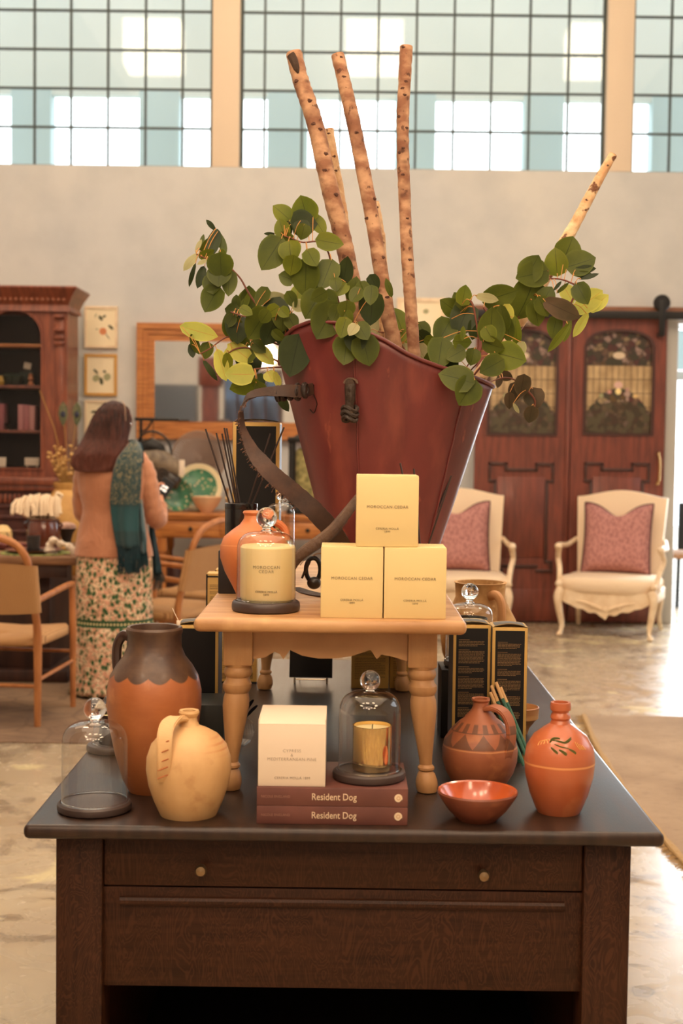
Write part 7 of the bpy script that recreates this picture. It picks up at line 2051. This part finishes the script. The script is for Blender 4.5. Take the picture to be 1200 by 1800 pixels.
for ring, (y, l, r_) in zip(hr, ht):      # part the hair open towards the face
    for v_ in ring:
        if v_.y > .055 and y > 735: v_.y = .055
m = MB(); m.loft(hr); hair = m.build('hair', M_hair, per, sharp=80)
rd = random.Random(12); m = MB()
for k in range(260):
    u = rd.uniform(0, 1); i0 = rd.randint(4, 18); a = PI + PI * u
    idx = int((a / (2 * PI)) * 72) % 72; pts = []
    for j in range(i0, min(len(hr), i0 + rd.randint(10, 18))):
        v_ = hr[j][idx]; cc = Vector((sum(p.x for p in hr[j]) / 72, sum(p.y for p in hr[j]) / 72, v_.z)); d = (v_ - cc)
        pts.append(cc + d * (1.01 + .02 * math.sin(j * .7 + k)) + Vector((.003 * math.sin(j * .5 + k), 0, 0)))
    if len(pts) > 3:
        if i0 + 14 > len(hr): pts.append(pts[-1] + Vector((rd.uniform(-.012, .008), 0, -rd.uniform(.01, .028))))
        m.tube(pts, [.0030] * (len(pts) - 2) + [.002, .0006], 5)
m.build('hair_strands', M_hair, hair)['kind'] = 'stuff'
m = MB(); m.tube(smooth_path([q(213, 706, .0), q(218, 711, -.045), q(220, 724, -.065), q(221, 742, -.065)], 5), .0022, 6); m.build('headband', mat('pale_band', srgb(176, 140, 112), .4), per)
m = MB(); m.sphere(q(229.5, 747, -.02), .006, 8, 6); m.build('earring', mat('silver', (.8, .78, .75), .2, metal=1), per)
# scarf
n = NT('teal_paisley_scarf'); nz = n.noise(70, 5, dist=2); nzz = n.noise(22, 4, dist=2); xyz = n.sep(n.tc.outputs['Object'])
c = n.mix(n.rng(nz, .35, .65), srgb(22, 62, 66), srgb(14, 46, 52))
pat = n.math('MULTIPLY', n.rng(nz, .50, .58), n.rng(nzz, .35, .5))
zs1 = q(220, 886).z; c = n.mix(n.math('MULTIPLY', n.math('MULTIPLY', pat, n.rng(xyz[2], zs1 - .004, zs1 + .004)), .75), c, srgb(150, 134, 98))
c = n.mix(n.rng(n.math('ABSOLUTE', n.math('SUBTRACT', xyz[2], zs1 - .08)), .06, .075, .5, 0), c, srgb(18, 78, 84))
n.base(c); n.rough(.8); n.b.inputs['Sheen Weight'].default_value = .3; n.bump(n.noise(60, 3), .3, .005); M_scarf = n.m
M_scarfd = mat('dark_teal_cloth', srgb(18, 52, 60), .8, c2=srgb(12, 40, 48), scale=20)
def drape(tab, dys, name, m_, parent, nu=14, amp=.010, th=.006):
    tab = dense(tab, 4); m = MB(); nv = len(tab) - 1
    def f(u, v):
        y, l, r_ = tab[int(round(v * nv))]; dy = dys(y); p = q(l + (r_ - l) * u, y, dy)
        p.y += -amp * math.sin(u * PI * 3.2 + v * 3) - .022 * math.sin(u * PI); return p
    m.grid(f, nu, nv); o = m.build(name, m_, parent, sharp=80); so = o.modifiers.new('s', 'SOLIDIFY'); so.thickness = th; return o
sf = drape([(776, 230, 240), (784, 224, 246), (794, 216, 249), (808, 206, 250), (830, 199, 249), (855, 195, 248), (885, 193, 245), (915, 196, 243), (940, 200, 244), (965, 205, 246)], itp([(776, -.02), (784, -.06), (796, -.115), (820, -.15), (860, -.16), (900, -.150), (965, -.165)]), 'scarf', M_scarf, per)
drape([(775, 222, 238), (782, 228, 249), (796, 236, 252), (815, 240, 252)], itp([(775, .02), (785, .0), (800, -.05), (815, -.09)]), 'shoulder_fold', M_scarfd, sf)
drape([(880, 240, 250), (915, 242, 254), (950, 244, 258), (975, 246, 258)], itp([(880, -.10), (975, -.14)]), 'second_tail', M_scarf, sf, nu=6)
drape([(925, 262, 270), (960, 262, 276), (995, 266, 283), (1010, 267, 285)], itp([(925, .08), (1010, .10)]), 'front_tail', M_scarfd, sf, nu=6)
rd = random.Random(5); m = MB()
for k in range(46):
    u = k / 45; a = q(206 + 40 * u, 962, -.175); e = q(208 + 36 * u + rd.uniform(-2, 2), rd.uniform(994, 1012), -.175 + rd.uniform(-.01, .02)); m.tube(smooth_path([a, (a + e) / 2 + Vector((rd.uniform(-.004, .004), -.005, 0)), e], 3), .0036, 5)
for k in range(14):
    u = k / 13; a = q(267 + 18 * u, 1008, .10); e = q(258 + 30 * u, rd.uniform(1030, 1048) - 12 * abs(u - .5), .10); m.tube(smooth_path([a, (a + e) / 2 + Vector((.006, 0, 0)), e], 3), .0026, 5)
for k in range(10):
    u = k / 9; a = q(246 + 12 * u, 973, -.15); e = q(247 + 14 * u, rd.uniform(995, 1008), -.15); m.tube([a, e], .003, 5)
m.build('fringe', M_scarfd, sf)['kind'] = 'stuff'
# phone in the right hand
ph = thing('smartphone', Vector((WX, WD, 0)) + q(286, 863, .212), 'black smartphone held up in the woman\'s right hand', 'phone')
ph.rotation_euler = (R(-12), R(32), R(8))
m = MB(); m.box((0, 0, 0), (.074, .009, .150), .004, seg=3); m.build('case', mat('black_phone_case', (.015, .014, .014), .3), ph)
m = MB(); m.bx(-.034, .034, -.0052, -.0044, -.070, .070); m.build('screen', mat('dark_phone_screen', (.02, .02, .022), .08), ph)
m = MB()
for (a, b, c_, d_) in ((-.022, -.006, .02, .034), (-.002, .016, .02, .034), (-.022, -.010, .0, .012), (-.006, .018, .0, .012), (-.020, .0, -.044, -.036)): m.bx(a, b, -.0056, -.005, c_, d_)
m.build('lit_tiles', mat('lit_screen_tiles', (.8, .75, .7), .5, emis=(1, .92, .82), estr=.9), ph)
